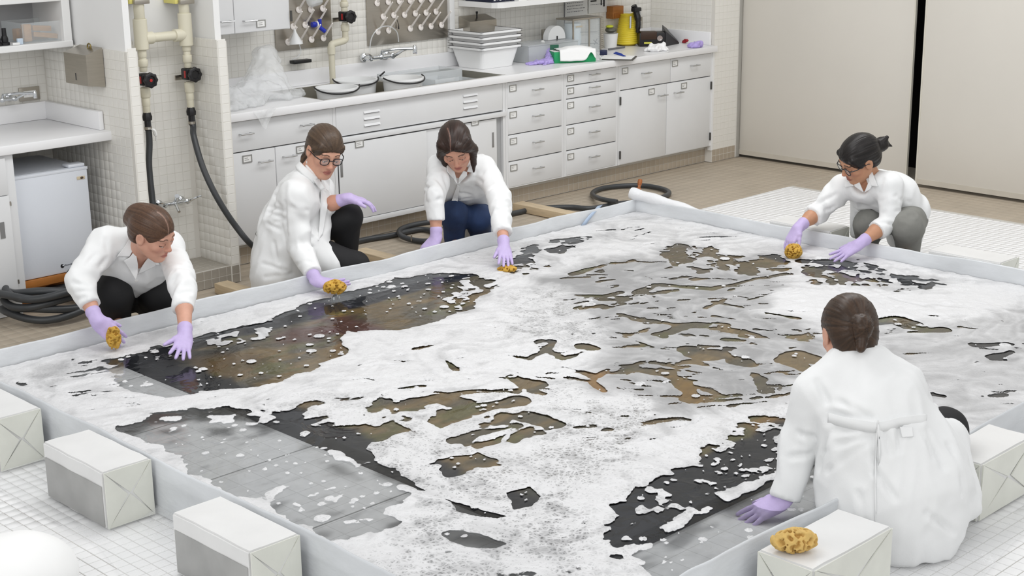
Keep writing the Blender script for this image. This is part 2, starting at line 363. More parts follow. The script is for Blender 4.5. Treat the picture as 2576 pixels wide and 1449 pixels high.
# ------------------------------------------------------------------ counter with sink
ZC = .86; CF = 6.762
SX0, SX1, SY0, SY1 = 5.195, 6.625, 6.805, 7.33
ct = thing('countertop', 'long white laminate countertop with backsplash over the cabinet run', 'countertop', (6.6, 7.1, ZT))
m = MB().box((4.41, CF, ZT + .003), (XR - .002, SY0, ZC), .006).box((4.41, SY0 - .004, ZT + .003), (SX0, YB - .003, ZC)).box((SX1, SY0 - .004, ZT + .003), (XR - .002, YB - .003, ZC)).box((SX0, SY1, ZT + .003), (SX1, YB - .003, ZC))
m.build('worktop', M['counter'], ct)
MB().box((4.41, YB - .022, ZC), (XR, YB - .002, ZC + .095), .004).build('backsplash', M['counter'], ct)
MB().box((XR - .024, CF + .06, ZC), (XR - .003, YB - .022, ZC + .095), .004).build('side_splash', M['counter'], ct)
sk = thing('sink', 'long stainless double sink let into the white countertop', 'sink', ((SX0 + SX1) / 2, 7.07, ZC))
m = MB(); zb = ZC - .19; xm2 = 5.93
for x0, x1 in ((SX0, xm2 - .012), (xm2 + .012, SX1)):
    T = .004
    m.box((x0, SY0, zb - T), (x1, SY1, zb)).box((x0, SY0, zb), (x0 + T, SY1, ZC - .002)).box((x1 - T, SY0, zb), (x1, SY1, ZC - .002)).box((x0, SY0, zb), (x1, SY0 + T, ZC - .002)).box((x0, SY1 - T, zb), (x1, SY1, ZC - .002))
m.build('basin', pm('satin_sink_steel', 'b9b5aa', .38, metal=1, var=.04), sk, smooth=False)
MB().box((SX0 - .004, SY0 - .006, ZC - .004), (SX1 + .004, SY0 + .001, ZC + .001)).box((SX0 - .005, SY0 - .006, ZC - .004), (SX0 + .001, SY1, ZC + .001)).box((xm2 - .013, SY0, ZC - .006), (xm2 + .013, SY1, ZC - .003)).build('rim', M['steel'], sk, smooth=False)
# ------------------------------------------------------------------ left niche counter, cabinet, fridge
nc = thing('countertop', 'white laminate countertop with raised backsplash over the small fridge in the left niche', 'countertop', (3.2, 7.1, .81))
MB().box((2.2, 6.775, .813), (XN + .012, 7.405, .86), .006).build('worktop', M['counter'], nc)
MB().box((2.2, 7.385, .86), (XN - .002, 7.407, .955), .004).box((XN - .03, 6.835, .86), (XN - .004, 7.386, .955), .004).build('backsplash', M['counter'], nc)
nb = thing('base_cabinet', 'white cabinet with a louvred-edge door, left of the small fridge', 'cabinet', (2.9, 7.1, 0))
nx = YP(35, 420, 6.80).x
zq = YP(48, 742, 6.80).z
MB().box((2.2, 6.82, zq), (nx, 7.38, .81)).box((2.2, 6.86, 0), (nx, 7.38, zq)).build('carcass', M['cabinet'], nb, smooth=False)
MB().box((2.2, 6.801, zq), (nx, 6.822, .81), .003).build('face_frame', M['cabinet'], nb)
dz = YP(10, 493, 6.8).z
dd = MB().box((2.6, 6.788, zq + .03), (nx - .045, 6.806, dz), .003).build('door', M['cabinet'], nb)
x, z = YP(8, 580, 6.78)[0], YP(8, 580, 6.78)[2]
MB().box((x - .012, 6.785, z - .04), (x + .012, 6.789, z + .04)).build('finger_pull', pm('shaded_recess_metal', '979797', .4), dd)
for pz in (dz - .04, zq + .07): MB().cyl((nx - .042, 6.79, pz - .01), (nx - .042, 6.79, pz + .01), .005, n=8).build('hinge', M['steel'], dd)
MB().box((2.6, 6.79, dz + .004), (nx - .045, 6.803, .80), .003).build('drawer', M['cabinet'], nb)
fr = thing('mini_fridge', 'white mini fridge standing under the left countertop', 'fridge', (3.53, 7.05, .13))
m_fr = pm('fridge_white', 'd9dde4', .4, var=.01, bump=.03, bs=120)
f0, f1, fz0, fz1, fy = YP(52, 700, 6.84).x, YP(232, 560, 6.84).x, .165, .695, 6.84
MB().box((f0 + .004, fy + .05, fz0), (f1 - .004, 7.33, fz1 - .006), .008).build('body', m_fr, fr)
fd = MB().box((f0, fy, fz0), (f1, fy + .045, fz1 - .004), .01).build('door', m_fr, fr)
MB().box((f0 + .003, fy + .044, fz0 + .01), (f1 - .003, fy + .051, fz1 - .012)).build('door_seal', pm('grey_gasket', '8f9399', .6), fr)
MB().box((f0, fy - .002, fz1 - .02), (f1, fy + .002, fz1 - .006), .001).build('door_lip', m_fr, fd)
MB().box((f1 - .1, fy + .005, fz1 - .004), (f1 - .01, fy + .07, fz1 + .012), .005).build('hinge_cover', m_fr, fr)
x, z = YP(203, 447, fy).x, YP(203, 447, fy).z
MB().box((x - .022, fy - .003, z - .008), (x + .022, fy, z + .008), .001).build('badge_plate', pm('pale_gold_badge', 'cdbfa4', .4), fd)
MB().ball((x + .004, fy - .004, z), (.009, .003, .006), 10, 6).build('badge_emblem', pm('dark_brown_emblem', '4a3a30', .4), fd)
x, z = YP(157, 669, fy).x, YP(157, 669, fy).z
m = MB().lathe((x, fy + .001, z), (0, -1, 0), [(.010, 0), (.010, .003)], 16)
m.build('logo_disc', M['black'], fd); MB().lathe((x + .003, fy - .0025, z + .003), (0, -1, 0), [(.004, 0), (.004, .002)], 10).build('logo_dot', m_fr, fd)
t = MB()
for k in range(9): t.box((x + .016 + k * .0075, fy - .001, z - .003), (x + .021 + k * .0075, fy + .001, z + .003 + (.002 if k in (0, 4) else 0)))
t.build('brand_lettering', pm('grey_ink', '6d6f76', .5), fd, smooth=False)
MB().box((f0, 6.83, .125), (f1 + .03, 7.35, fz0 - .001), .003).build('board', M['darkwood'], None, label='orange brown wooden board under the white mini fridge', cat='board')
MB().box((f0 + .02, 6.9, 0), (f1 - .01, 7.3, .1245), .004).build('plinth', M['darkwood'], None, label='dark wooden plinth carrying the board of the fridge', cat='plinth')
# ================================================================== signed-distance modelling
def vnoise(P, seed=0, freq=1.0):
    """smooth value noise on points (N,3)"""
    Q = np.asarray(P, dtype=np.float32) * freq; I = np.floor(Q).astype(np.int64); f = Q - I; f = f * f * (3 - 2 * f)
    def h(ix, iy, iz):
        n = (ix * 374761393 + iy * 668265263 + iz * 2147483647 + seed * 1274126177) & 0xffffffff
        n = ((n ^ (n >> 13)) * 1274126177) & 0xffffffff
        return ((n ^ (n >> 16)) & 0xffff).astype(np.float32) / 65535
    x, y, z = I[..., 0], I[..., 1], I[..., 2]; u, v, w = f[..., 0], f[..., 1], f[..., 2]
    def lx(yy, zz): a = h(x, yy, zz); return a + (h(x + 1, yy, zz) - a) * u
    def ly(zz): a = lx(y, zz); return a + (lx(y + 1, zz) - a) * v
    a = ly(z); return a + (ly(z + 1) - a) * w
def fbm(P, seed=0, freq=1., oc=3):
    s = 0; a = 1; t = 0
    for k in range(oc): s = s + a * vnoise(P, seed + k * 17, freq * 2 ** k); t += a; a *= .5
    return s / t
class SDF:
    def __init__(s, lo, hi, h):
        s.lo = np.array(lo, dtype=np.float64); s.h = h; s.n = np.maximum(((np.array(hi) - s.lo) / h).astype(int) + 2, 4)
        s.f = np.full(s.n, .3, dtype=np.float32)
    def sub(s, lo, hi):
        a = np.clip(np.floor((np.array(lo) - s.lo) / s.h).astype(int), 0, s.n); b = np.clip(np.ceil((np.array(hi) - s.lo) / s.h).astype(int) + 1, 0, s.n)
        if (b <= a).any(): return None, None
        ax = [(s.lo[i] + s.h * np.arange(a[i], b[i])).astype(np.float32) for i in range(3)]
        return (slice(a[0], b[0]), slice(a[1], b[1]), slice(a[2], b[2])), np.stack(np.meshgrid(*ax, indexing='ij'), -1)
    def comb(s, fn, lo, hi, k, op='add'):
        mg = max(k * 1.5, s.h * 3) + .004
        sl, P = s.sub(np.array(lo) - mg, np.array(hi) + mg)
        if sl is None: return s
        d = fn(P).astype(np.float32); A = s.f[sl]
        if op == 'add':
            if k > 0: hh = np.maximum(k - np.abs(A - d), 0) / k; s.f[sl] = np.minimum(A, d) - hh * hh * k * .25
            else: s.f[sl] = np.minimum(A, d)
        else:
            d = -d
            if k > 0: hh = np.maximum(k - np.abs(A - d), 0) / k; s.f[sl] = np.maximum(A, d) + hh * hh * k * .25
            else: s.f[sl] = np.maximum(A, d)
        return s
    def cone(s, a, b, r1, r2=None, k=.02, flat=None, op='add'):
        """tapered capsule; flat=(axis vector, factor) squashes the cross-section along axis"""
        a = np.array(a, dtype=np.float32); b = np.array(b, dtype=np.float32); r2 = r1 if r2 is None else r2; ba = b - a; L = max(float(ba @ ba), 1e-9)
        if flat is not None: nrm = np.array(flat[0], dtype=np.float32); nrm = nrm / np.linalg.norm(nrm); fs = flat[1]
        def fn(P):
            pa = P - a; t = np.clip((pa @ ba) / L, 0, 1); q = pa - t[..., None] * ba; r = r1 + (r2 - r1) * t
            if flat is not None:
                c = q @ nrm; q = q + (c * (1 / fs - 1))[..., None] * nrm
                return (np.sqrt((q * q).sum(-1)) - r) * (min(fs, 1.0) if fs < 1 else 1.0)
            return np.sqrt((q * q).sum(-1)) - r
        R = max(r1, r2) * (max(1, flat[1]) if flat is not None else 1)
        return s.comb(fn, np.minimum(a, b) - R, np.maximum(a, b) + R, k, op)
    def chain(s, pts, rs, k=.02, flat=None):
        for i in range(len(pts) - 1): s.cone(pts[i], pts[i + 1], rs[i], rs[i + 1], k, flat)
        return s
    def ell(s, c, r, A=None, k=.01, op='add'):
        """ellipsoid, axes = columns of A"""
        c = np.array(c, dtype=np.float32); r = np.array(r, dtype=np.float32); A = np.eye(3) if A is None else np.array(A); A = A.astype(np.float32)
        def fn(P):
            q = (P - c) @ A; k0 = np.sqrt(((q / r) ** 2).sum(-1)); k1 = np.sqrt(((q / (r * r)) ** 2).sum(-1)); return k0 * (k0 - 1) / np.maximum(k1, 1e-6)
        R = float(r.max()); return s.comb(fn, c - R, c + R, k, op)
    def plane(s, c, n, k=.005):
        """cut away everything on the side of n"""
        c = np.array(c, dtype=np.float32); n = np.array(n, dtype=np.float32); n = n / np.linalg.norm(n)
        return s.comb(lambda P: -((P - c) @ n), s.lo, s.lo + s.n * s.h, k, 'sub')
    def noise(s, amp, freq, seed=0, oc=2):
        sl, P = s.sub(s.lo, s.lo + s.n * s.h); m = np.abs(s.f[sl]) < .06; s.f[sl][m] += (amp * 2 * (fbm(P[m], seed, freq, oc) - .5)).astype(np.float32); return s
    def mesh(s):
        """surface nets"""
        f = s.f.copy(); f[[0, -1]] = np.maximum(f[[0, -1]], 1e-3); f[:, [0, -1]] = np.maximum(f[:, [0, -1]], 1e-3); f[:, :, [0, -1]] = np.maximum(f[:, :, [0, -1]], 1e-3)
        neg = f < 0; n = np.array(f.shape)
        cnt = np.zeros(n - 1, dtype=np.int8)
        for dx in (0, 1):
            for dy in (0, 1):
                for dz in (0, 1): cnt += neg[dx:n[0] - 1 + dx, dy:n[1] - 1 + dy, dz:n[2] - 1 + dz]
        act = np.argwhere((cnt > 0) & (cnt < 8))
        idx = np.full(n - 1, -1, dtype=np.int64); idx[tuple(act.T)] = np.arange(len(act))
        S = np.zeros((len(act), 3)); C = np.zeros(len(act)); cor = [(a, b, c) for a in (0, 1) for b in (0, 1) for c in (0, 1)]
        val = {c: f[act[:, 0] + c[0], act[:, 1] + c[1], act[:, 2] + c[2]] for c in cor}
        for i in range(8):
            for ax in range(3):
                c0 = cor[i]
                if c0[ax]: continue
                c1 = list(c0); c1[ax] = 1; c1 = tuple(c1); a, b = val[c0], val[c1]; m = (a < 0) != (b < 0)
                t = a[m] / (a[m] - b[m]); p = np.tile(np.array(c0, dtype=float), (m.sum(), 1)); p[:, ax] += t; S[m] += p; C[m] += 1
        V = s.lo + s.h * (act + S / C[:, None])
        F = []
        for ax in range(3):
            o1, o2 = [(1, 2), (2, 0), (0, 1)][ax]
            sl0 = [slice(None)] * 3; sl1 = [slice(None)] * 3; sl0[ax] = slice(0, n[ax] - 1); sl1[ax] = slice(1, n[ax])
            for o in (o1, o2):
                sl0[o] = slice(1, n[o] - 1); sl1[o] = slice(1, n[o] - 1)
            A, B = neg[tuple(sl0)], neg[tuple(sl1)]; e = np.argwhere(A != B)
            if not len(e): continue
            base = e.copy(); base[:, o1] += 1; base[:, o2] += 1
            fl = A[tuple(e.T)]
            def at(d1, d2): q = base.copy(); q[:, o1] += d1; q[:, o2] += d2; return idx[tuple(q.T)]
            q = np.stack([at(-1, -1), at(0, -1), at(0, 0), at(-1, 0)], 1); q[~fl] = q[~fl][:, ::-1]; F.append(q)
        return V, np.concatenate(F)
    def smooth(s, V, F, it=2, w=.5):
        for _ in range(it):
            acc = np.zeros_like(V); c = np.zeros(len(V))
            for i in range(4):
                for j in ((i + 1) % 4,):
                    np.add.at(acc, F[:, i], V[F[:, j]]); np.add.at(c, F[:, i], 1); np.add.at(acc, F[:, j], V[F[:, i]]); np.add.at(c, F[:, j], 1)
            V = V * (1 - w) + w * acc / c[:, None]
        return V
    def build(s, name, mat, parent=None, sm=1, **k):
        V, F = s.mesh(); V = s.smooth(V, F, sm) if sm else V
        return mesh(name, V, F, mat, parent, **k)
def normals(V, F):
    n = np.cross(V[F[:, 2]] - V[F[:, 0]], V[F[:, 3]] - V[F[:, 1]]); N = np.zeros_like(V)
    for i in range(4): np.add.at(N, F[:, i], n)
    return N / np.maximum(np.linalg.norm(N, axis=1), 1e-12)[:, None]
# ================================================================== pipes and fittings
def P3(px, py, y): return YP(px, py, y)
def vertical(y, pxc, pyc): return YP(pxc, pyc, y).x
def zat(px, py, y): return YP(px, py, y).z
def knob(name, parent, c, ax, r, mat, lobes=8):
    u, w, d = basis(ax); c = Vector(c); V = []; n = lobes * 4
    for h, s in ((0, .9), (.004, 1), (.016, 1), (.02, .85), (.02, .6), (.014, .5)):
        V += [c + d * h + (u * math.cos(2 * PI * k / n) + w * math.sin(2 * PI * k / n)) * r * s * (1 + .07 * math.cos(lobes * 2 * PI * k / n)) for k in range(n)]
    F = [(i * n + k, i * n + (k + 1) % n, (i + 1) * n + (k + 1) % n, (i + 1) * n + k) for i in range(5) for k in range(n)] + [tuple(range(n))[::-1], tuple(range(5 * n, 6 * n))]
    o = mesh(name, V, F, mat, parent); sharp(o, 40); return o
def valve(parent, x, y, z, reddot=True):
    v = MB().box((x - .028, y - .03, z - .03), (x + .028, y + .03, z + .03), .008).cyl((x, y - .028, z), (x, y - .05, z), .02).build('valve', M['black'], parent)
    MB().box((x - .0295, y - .018, z - .018), (x - .0275, y - .004, z + .018)).build('red_tag', M['red'], v)
    k = knob('valve_knob', v, (x, y - .05, z), (0, -1, 0), .038, M['black'])
    if reddot: MB().lathe((x, y - .0645, z), (0, -1, 0), [(.008, 0), (.008, .002)], 12).build('red_cap', M['red'], v)
    MB().box((x - .012, y + .03, z - .03), (x + .012, y + .06, z - .02)).box((x - .045, y + .055, z - .035), (x + .012, y + .062, z - .01)).build('wall_bracket', M['steel'], parent)
YPI = 6.75
pp = thing('water_pipes', 'pair of cream pipes joined by a crosspiece in the tiled alcove', 'pipe', (4.15, YPI, 0))
def prof(parent, x, y, segs, name, zv):
    m = MB()
    up, lowp = [q for q in segs if q[0] > zv + .02], [q for q in segs if q[0] <= zv + .02]
    for nm, part in ((name, up), (name.replace('pipe', 'union'), lowp)):
        m = MB()
        for za, zb, r in part: m.lathe((x, y, min(za, zb)), (0, 0, 1), [(r * .93, 0), (r, .003), (r, abs(za - zb) - .003), (r * .93, abs(za - zb))], 20)
        m.build(nm, M['pvc'], parent)
def zz(px, *pys): return [zat(px, p, YPI) for p in pys]
x1 = vertical(YPI, 354, 85); x2 = vertical(YPI, 467, 85)
z = zz(356, -40, 47, 70, 125, 145, 150, 168, 178, 222, 232, 246, 268, 285)
prof(pp, x1, YPI, [(z[0], z[1], .027), (z[2] + .045, z[3], .035), (z[3], z[4], .022), (z[4], z[7] - .005, .019), (z[5], z[6], .025), (z[8] + .005, z[12], .019), (z[8], z[10], .026), (z[10], z[11], .021)], 'left_pipe', zat(360, 200, YPI))
valve(pp, x1, YPI, zat(360, 200, YPI)); zv1 = z[12]
z = zz(468, -40, 35, 55, 115, 128, 138, 157, 168, 208, 218, 233, 252, 272)
prof(pp, x2, YPI, [(z[0], z[1], .027), (z[2] + .045, z[3], .035), (z[3], z[4], .022), (z[4], z[7] - .005, .018), (z[5], z[6], .024), (z[8] + .005, z[12], .018), (z[8], z[10], .025), (z[10], z[11], .02)], 'right_pipe', zat(470, 186, YPI))
valve(pp, x2, YPI, zat(470, 186, YPI), False); zv2 = z[12]
zc = zat(410, 92, YPI)
MB().lathe((x1 + .02, YPI, zc), (1, 0, 0), [(.031, 0), (.031, .045), (.024, .05), (.024, x2 - x1 - .09), (.032, x2 - x1 - .088), (.032, x2 - x1 - .03)], 20).build('crosspiece', M['pvc'], pp)
for x, px in ((x1, 352), (x2, 462)):
    zt = zat(px, 8, YPI)
    MB().box((x - .04, YPI - .035, zt - .003), (x + .045, YPI + .1, zt + .02), .003).build('strap', M['steel'], pp)
    MB().box((x - .055, YPI - .01, zt + .0), (x - .01, YPI + .1, zt + .04), .003).build('yellow_clamp', pm('yellow_plastic_clamp', 'd9d07a', .5), pp)
def hose(name, label, pts, r=.0165, fitting=None, n=8):
    t = thing(name, label, 'hose', pts[-1] if isinstance(pts[-1], Vector) else Vector(pts[-1]))
    MB().tube(smoothpath(pts, n), r, 12).build('tube', M['rubber'], t)
    if fitting:
        x, y, zt = fitting
        MB().lathe((x, y, zt - .095), (0, 0, 1), [(.017, 0), (.017, .05), (.024, .052), (.026, .07), (.02, .09), (.017, .095)], 8).build('coupling', M['black'], t)
        MB().lathe((x, y, zt - .09), (0, 0, 1), [(.0195, 0), (.0195, .014)], 16).build('hose_clamp', M['steel'], t)
    return t
HR = .0165
# left hose drops behind the first woman and ends in the floor coil
zf = zat(367, 308, YPI)
cc = ZP(128, 790, 0); 
def coil(c, R, turns, r, z0, seed=1, per=26, ex=1.0, rot=0.):
    rr = random.Random(seed); pts = []
    for k in range(int(turns * per)):
        a = 2 * PI * k / per; q = k / per
        rad = R * (1 - .09 * math.sin(q * 2.3 + seed)) + .02 * math.sin(a * 1.0 + q * 1.7)
        lx, ly = rad * math.cos(a) * ex, rad * math.sin(a); 
        pts.append(Vector((c.x + lx * math.cos(rot) - ly * math.sin(rot), c.y + lx * math.sin(rot) + ly * math.cos(rot), z0 + r + min(q, 4) * .033 + .014 * math.sin(a * 2 + q * 4))))
    return pts
co = coil(cc, .215, 6.2, .0195, .004, 3)
hl = thing('floor_hose', 'thick black hose lying in a fat coil on the floor before the mini fridge', 'hose', (cc.x, cc.y, 0))
MB().tube(smoothpath(co, 3), .019, 12).build('tube', M['rubber'], hl)
hose('wall_hose', 'black hose hanging straight down from the left pipe valve', [(x1, YPI, zf + .02), (x1 + .002, YPI, zf - .1), YP(375, 420, YPI - .01), YP(384, 510, YPI - .04), YP(392, 600, YPI - .08), YP(398, 690, YPI - .1)], HR, (x1, YPI, zv1 + .004))
MB().tube(smoothpath([(x1 - .012, YPI - .02, zf - .03), (x1 + .016, YPI - .028, zf - .04), (x1 + .03, YPI - .02, zf - .075), (x1 + .034, YPI - .012, zf - .1)], 5), [.002] * 4 + [.009] * 6 + [.003] * 6, 6).build('tie', M['paper'], None, label='white cloth tie knotted on the left hanging hose', cat='tie')
zf2 = zat(470, 290, YPI)
def fl(px, py, z=HR): return ZP(px, py, z)
hose('wall_hose', 'long black hose curving from the right pipe valve across the floor in loops',
     [(x2, YPI, zf2 + .02), (x2 + .003, YPI - .005, zf2 - .06), YP(488, 345, 6.70), YP(510, 420, 6.62), YP(545, 495, 6.55), YP(590, 565, 6.50), YP(640, 622, 6.47), fl(700, 652), fl(800, 635), fl(905, 606), fl(985, 592), fl(1060, 577), fl(1100, 590), fl(1080, 606), fl(1040, 604), fl(1008, 592, .03), fl(1012, 575, .035), fl(1075, 560, .04), fl(1180, 556, .03), fl(1290, 537), fl(1350, 525), fl(1430, 521), fl(1488, 524), fl(1560, 512, .02), fl(1630, 505, .03), fl(1680, 490), fl(1672, 477), fl(1620, 467), fl(1560, 468), fl(1510, 475), fl(1490, 488), fl(1510, 500, .05), fl(1552, 508, .05)], HR, (x2, YPI, zv2 + .004), 8)
MB().tube([fl(1035, 598, .036) + Vector((.003 * math.cos(a), 0, .02 * math.sin(a))) for a in np.linspace(0, 6, 9)], .0025, 6).build('hose_tie', M['steel'], None, label='small metal tie on the hose loop beside the kneeling woman', cat='tie')
# wall faucets
def faucet(label, c, s=1.0, arm=True, lever2=True):
    """wall mixer: bar along X, two escutcheons, lever handles, spout"""
    c = Vector(c); t = thing('wall_faucet', label, 'faucet', c)
    m = MB().tube([c + Vector((-.085 * s, 0, 0)), c + Vector((.085 * s, 0, 0))], .013 * s, 12).ball(c, .02 * s)
    for q in (-1, 1): m.lathe(c + Vector((q * .085 * s, .06, 0)), (0, -1, 0), [(.028 * s, 0), (.026 * s, .012), (.012 * s, .02), (.012 * s, .05), (.018 * s, .055), (.018 * s, .075), (.008 * s, .082)], 14)
    m.build('mixer_body', M['chrome'], t)
    for q in (-1, 1):
        h = c + Vector((q * .085 * s, -.02, 0))
        MB().tube([h, h + Vector((q * .012, -.02, .012)), h + Vector((q * .05 * s, -.03, .03 * s)), h + Vector((q * .075 * s, -.034, .034 * s))], [.011 * s, .009 * s, .006 * s, .005 * s], 8).build('lever_handle', M['chrome'], t)
    if arm: MB().tube([c, c + Vector((0, -.01, .035 * s)), c + Vector((.06 * s, -.09, .05 * s)), c + Vector((.12 * s, -.17, .052 * s)), c + Vector((.125 * s, -.178, .045 * s))], .009 * s, 10).lathe(c + Vector((.124 * s, -.176, .02 * s)), (0, 0, 1), [(.013 * s, 0), (.014 * s, .035 * s), (.009 * s, .05 * s)], 10).build('spout', M['chrome'], t)
    else: MB().tube([c, c + Vector((0, -.02, .04 * s)), c + Vector((-.005, -.03, .055 * s))], [.012 * s, .014 * s, .016 * s], 10).tube([c, c + Vector((-.02, -.05, -.015)), c + Vector((-.03, -.08, -.03))], .01 * s, 8).build('spout', M['chrome'], t)
    return t
faucet('chrome wall faucet low in the tiled pipe alcove', YP(441, 511, YALC - .06), .8, False)
faucet('chrome wall faucet with a swing spout over the sink', YP(958, 143, YB - .08), 1.05, True)
faucet('chrome wall faucet at the left edge above the niche counter', YP(6, 251, 7.35), .75, True)
# drain pipe with valve over the sink
YD = 7.30
dp = thing('water_pipe', 'cream pipe with a black valve bending down into the sink', 'pipe', YP(838, 205, YD))
xd = vertical(YD, 868, 69); z = [zat(866, p, YD) for p in (-40, 4, 17, 27, 56, 62, 78, 97)]
for nm, part in (('upper_pipe', ((z[0], z[1], .018), (z[1], z[2], .026), (z[2], z[3] - .01, .02))), ('lower_union', ((z[4], z[7], .019), (z[5], z[6], .026)))):
    m = MB()
    for za, zb, r in part: m.lathe((xd, YD, min(za, zb)), (0, 0, 1), [(r * .93, 0), (r, .003), (r, abs(za - zb) - .003), (r * .93, abs(za - zb))], 20)
    m.build(nm, M['pvc'], dp)
valve(dp, xd, YD, zat(866, 41, YD), False)
xl = vertical(YD, 833, 112); ze = zat(868, 101, YD)
MB().tube(smoothpath([(xd, YD, ze + .02), (xd - .004, YD, ze + .003), (xd - .03, YD, ze - .005), (xl + .03, YD, ze - .012), (xl + .004, YD, ze - .02), (xl, YD, ze - .05)], 6), .0215, 14).tube([(xl, YD, ze - .03), (xl, YD, zat(838, 212, YD))], .0185, 14).lathe((xl, YD, ze - .075), (0, 0, 1), [(.024, 0), (.024, .045)], 16).build('lower_pipe', M['pvc'], dp)
# ------------------------------------------------------------------ drying racks
def rack(label, x0, x1, z0, z1, pegs):
    t = thing('peg_rack', label, 'drying rack', ((x0 + x1) / 2, YB - .012, z0), 'steel drying racks with white pegs')
    MB().box((x0, YB - .016, z0), (x1, YB - .005, z1), .002).build('board', M['steel'], t)
    for px, py in pegs:
        c = YP(px, py, YB - .018); e = c + Vector((0, -.098, .095))
        MB().lathe(c, (0, -1, .15), [(.02, 0), (.02, .005), (.009, .012)], 14).tube([c + Vector((0, -.005, .004)), e], [.007, .0045], 8).build('peg', pm('white_peg_plastic', 'efe9e4', .4), t)
    return t
r1 = rack('steel drying rack board with white pegs, partly behind the wall cabinet', 5.307, 5.725, 1.08, 1.62, [(751, 25), (781, 24), (811.5, 21.5), (737, 67), (767, 63), (798, 61), (724, 106), (753.5, 104), (783, 99.5), (813, 96), (751, -20), (781, -22), (811, -24)])
r2 = rack('larger steel drying rack board with rows of white pegs over the faucet', 6.007, 6.69, 1.05, 1.62, [(948, 8), (976, 5), (1004, 3.5), (1031, 2), (1058, 0), (1084, -1), (963.5, 42), (990, 38.5), (1017, 37.5), (1044, 34), (1071, 32), (1096, 29.5), (950, 80), (977, 77), (1031.6, 72), (1058, 69), (1083.6, 66), (1110, 63), (963, -30), (990, -32), (1017, -34), (1044, -36), (1071, -38), (1096, -40)])
m_clear = pm('clear_plastic', 'e6eaec', .15, var=.01, alpha=.42, spec=.6)
m_frost = pm('frosted_white_plastic', 'eceded', .35, var=.01, alpha=.85)
c = YP(738, 92, YB - .09)
MB().lathe(YP(741, 72, YB - .1), (.02, -.05, -1), [(.006, 0), (.009, .02), (.04, .085), (.042, .09), (.037, .086), (.006, .02)], 18, cap=False).build('funnel', m_frost, None, label='frosted white funnel hung upside down on the left drying rack', cat='funnel')
cB = YP(798, 61, YB - .05)
sc_ = thing('stopcock', 'blue plastic stopcock hung on a peg of the left drying rack', 'stopcock', cB)
mb = pm('cobalt_blue_plastic', '1c2fa8', .35)
MB().lathe(cB + Vector((-.04, 0, 0)), (1, -.1, 0), [(.016, 0), (.018, .02), (.012, .03), (.012, .045)], 12).lathe(cB + Vector((.012, -.01, -.02)), (.6, -.2, -.5), [(.013, 0), (.013, .04)], 10).lathe(cB + Vector((.012, -.01, .03)), (0, 0, -1), [(.012, 0), (.012, .055)], 10).build('body', mb, sc_)
MB().lathe(cB + Vector((-.008, 0, 0)), (1, -.1, 0), [(.02, 0), (.02, .008)], 14).build('collar', M['paper'], sc_)
MB().lathe(YP(788, -10, YB - .1), (.1, -.3, -1), [(.05, 0), (.05, .03), (.045, .05), (.03, .06)], 20).build('beaker', m_clear, None, label='clear plastic beaker upside down at the top of the left drying rack', cat='beaker')
MB().tube(smoothpath([YP(753, 112, YB - .03), YP(757, 130, YB - .03), YP(750, 142, YB - .03), YP(735, 150, YB - .03)], 8), .003, 6).build('tubing', m_clear, None, label='thin clear tube hanging under the funnel', cat='tube')
MB().tube(smoothpath([YP(930, 128, YB - .1), YP(935, 95, YB - .1), YP(952, 72, YB - .1), YP(978, 66, YB - .1), YP(998, 80, YB - .1), YP(1003, 105, YB - .1)], 8), .0035, 6).build('tubing', m_clear, None, label='clear tube arching behind the sink faucet on the larger rack', cat='tube')
MB().tube([YP(998, 48, YB - .03), YP(1003, 62, YB - .03), YP(1003, 73, YB - .03)], [.002, .002, .005], 6).build('hanging_tag', M['black'], None, label='little dark tag hanging on the larger drying rack', cat='tag')
p0, p1 = YP(734, 156, YB - .05), YP(778, 150, YB - .05)
MB().box((p0.x, YB - .075, p0.z - .012), (p1.x, YB - .026, p0.z + .008), .003).build('squeegee', M['black'], None, label='short black squeegee bar lying on the backsplash ledge', cat='squeegee')
# ------------------------------------------------------------------ wall cabinets and shelves
wc = thing('wall_cabinet', 'white wall cabinet with two doors above the plastic bag', 'wall cabinet', (4.8, 7.22, 1.25))
wx0, wx1, wz = 4.415, YP(735, 72, 7.05).x, YP(735, 72, 7.05).z
MB().box((wx0, 7.07, wz), (wx1, YB - .002, wz + .7)).build('carcass', M['cabinet'], wc, smooth=False)
xm = YP(590, 60, 7.05).x
for a_, b_, h_ in ((wx0 + .003, xm - .002, (566, 54)), (xm + .002, wx1 - .018, (624, 52))):
    d = MB().box((a_, 7.05, wz + .004), (b_, 7.069, wz + .69), .003).build('door', M['cabinet'], wc); p = YP(*h_, 7.05); bar_handle(d, p.x, p.z, 7.05)
p = YP(645, 70, 7.05); label_holder(d, p.x, p.z, 7.05)
p = YP(731, 40, 7.05); MB().cyl((p.x, 7.045, p.z - .03), (p.x, 7.045, p.z + .03), .007, n=8).build('hinge', pm('dark_hinge_metal', '5b5a58', .4), d)
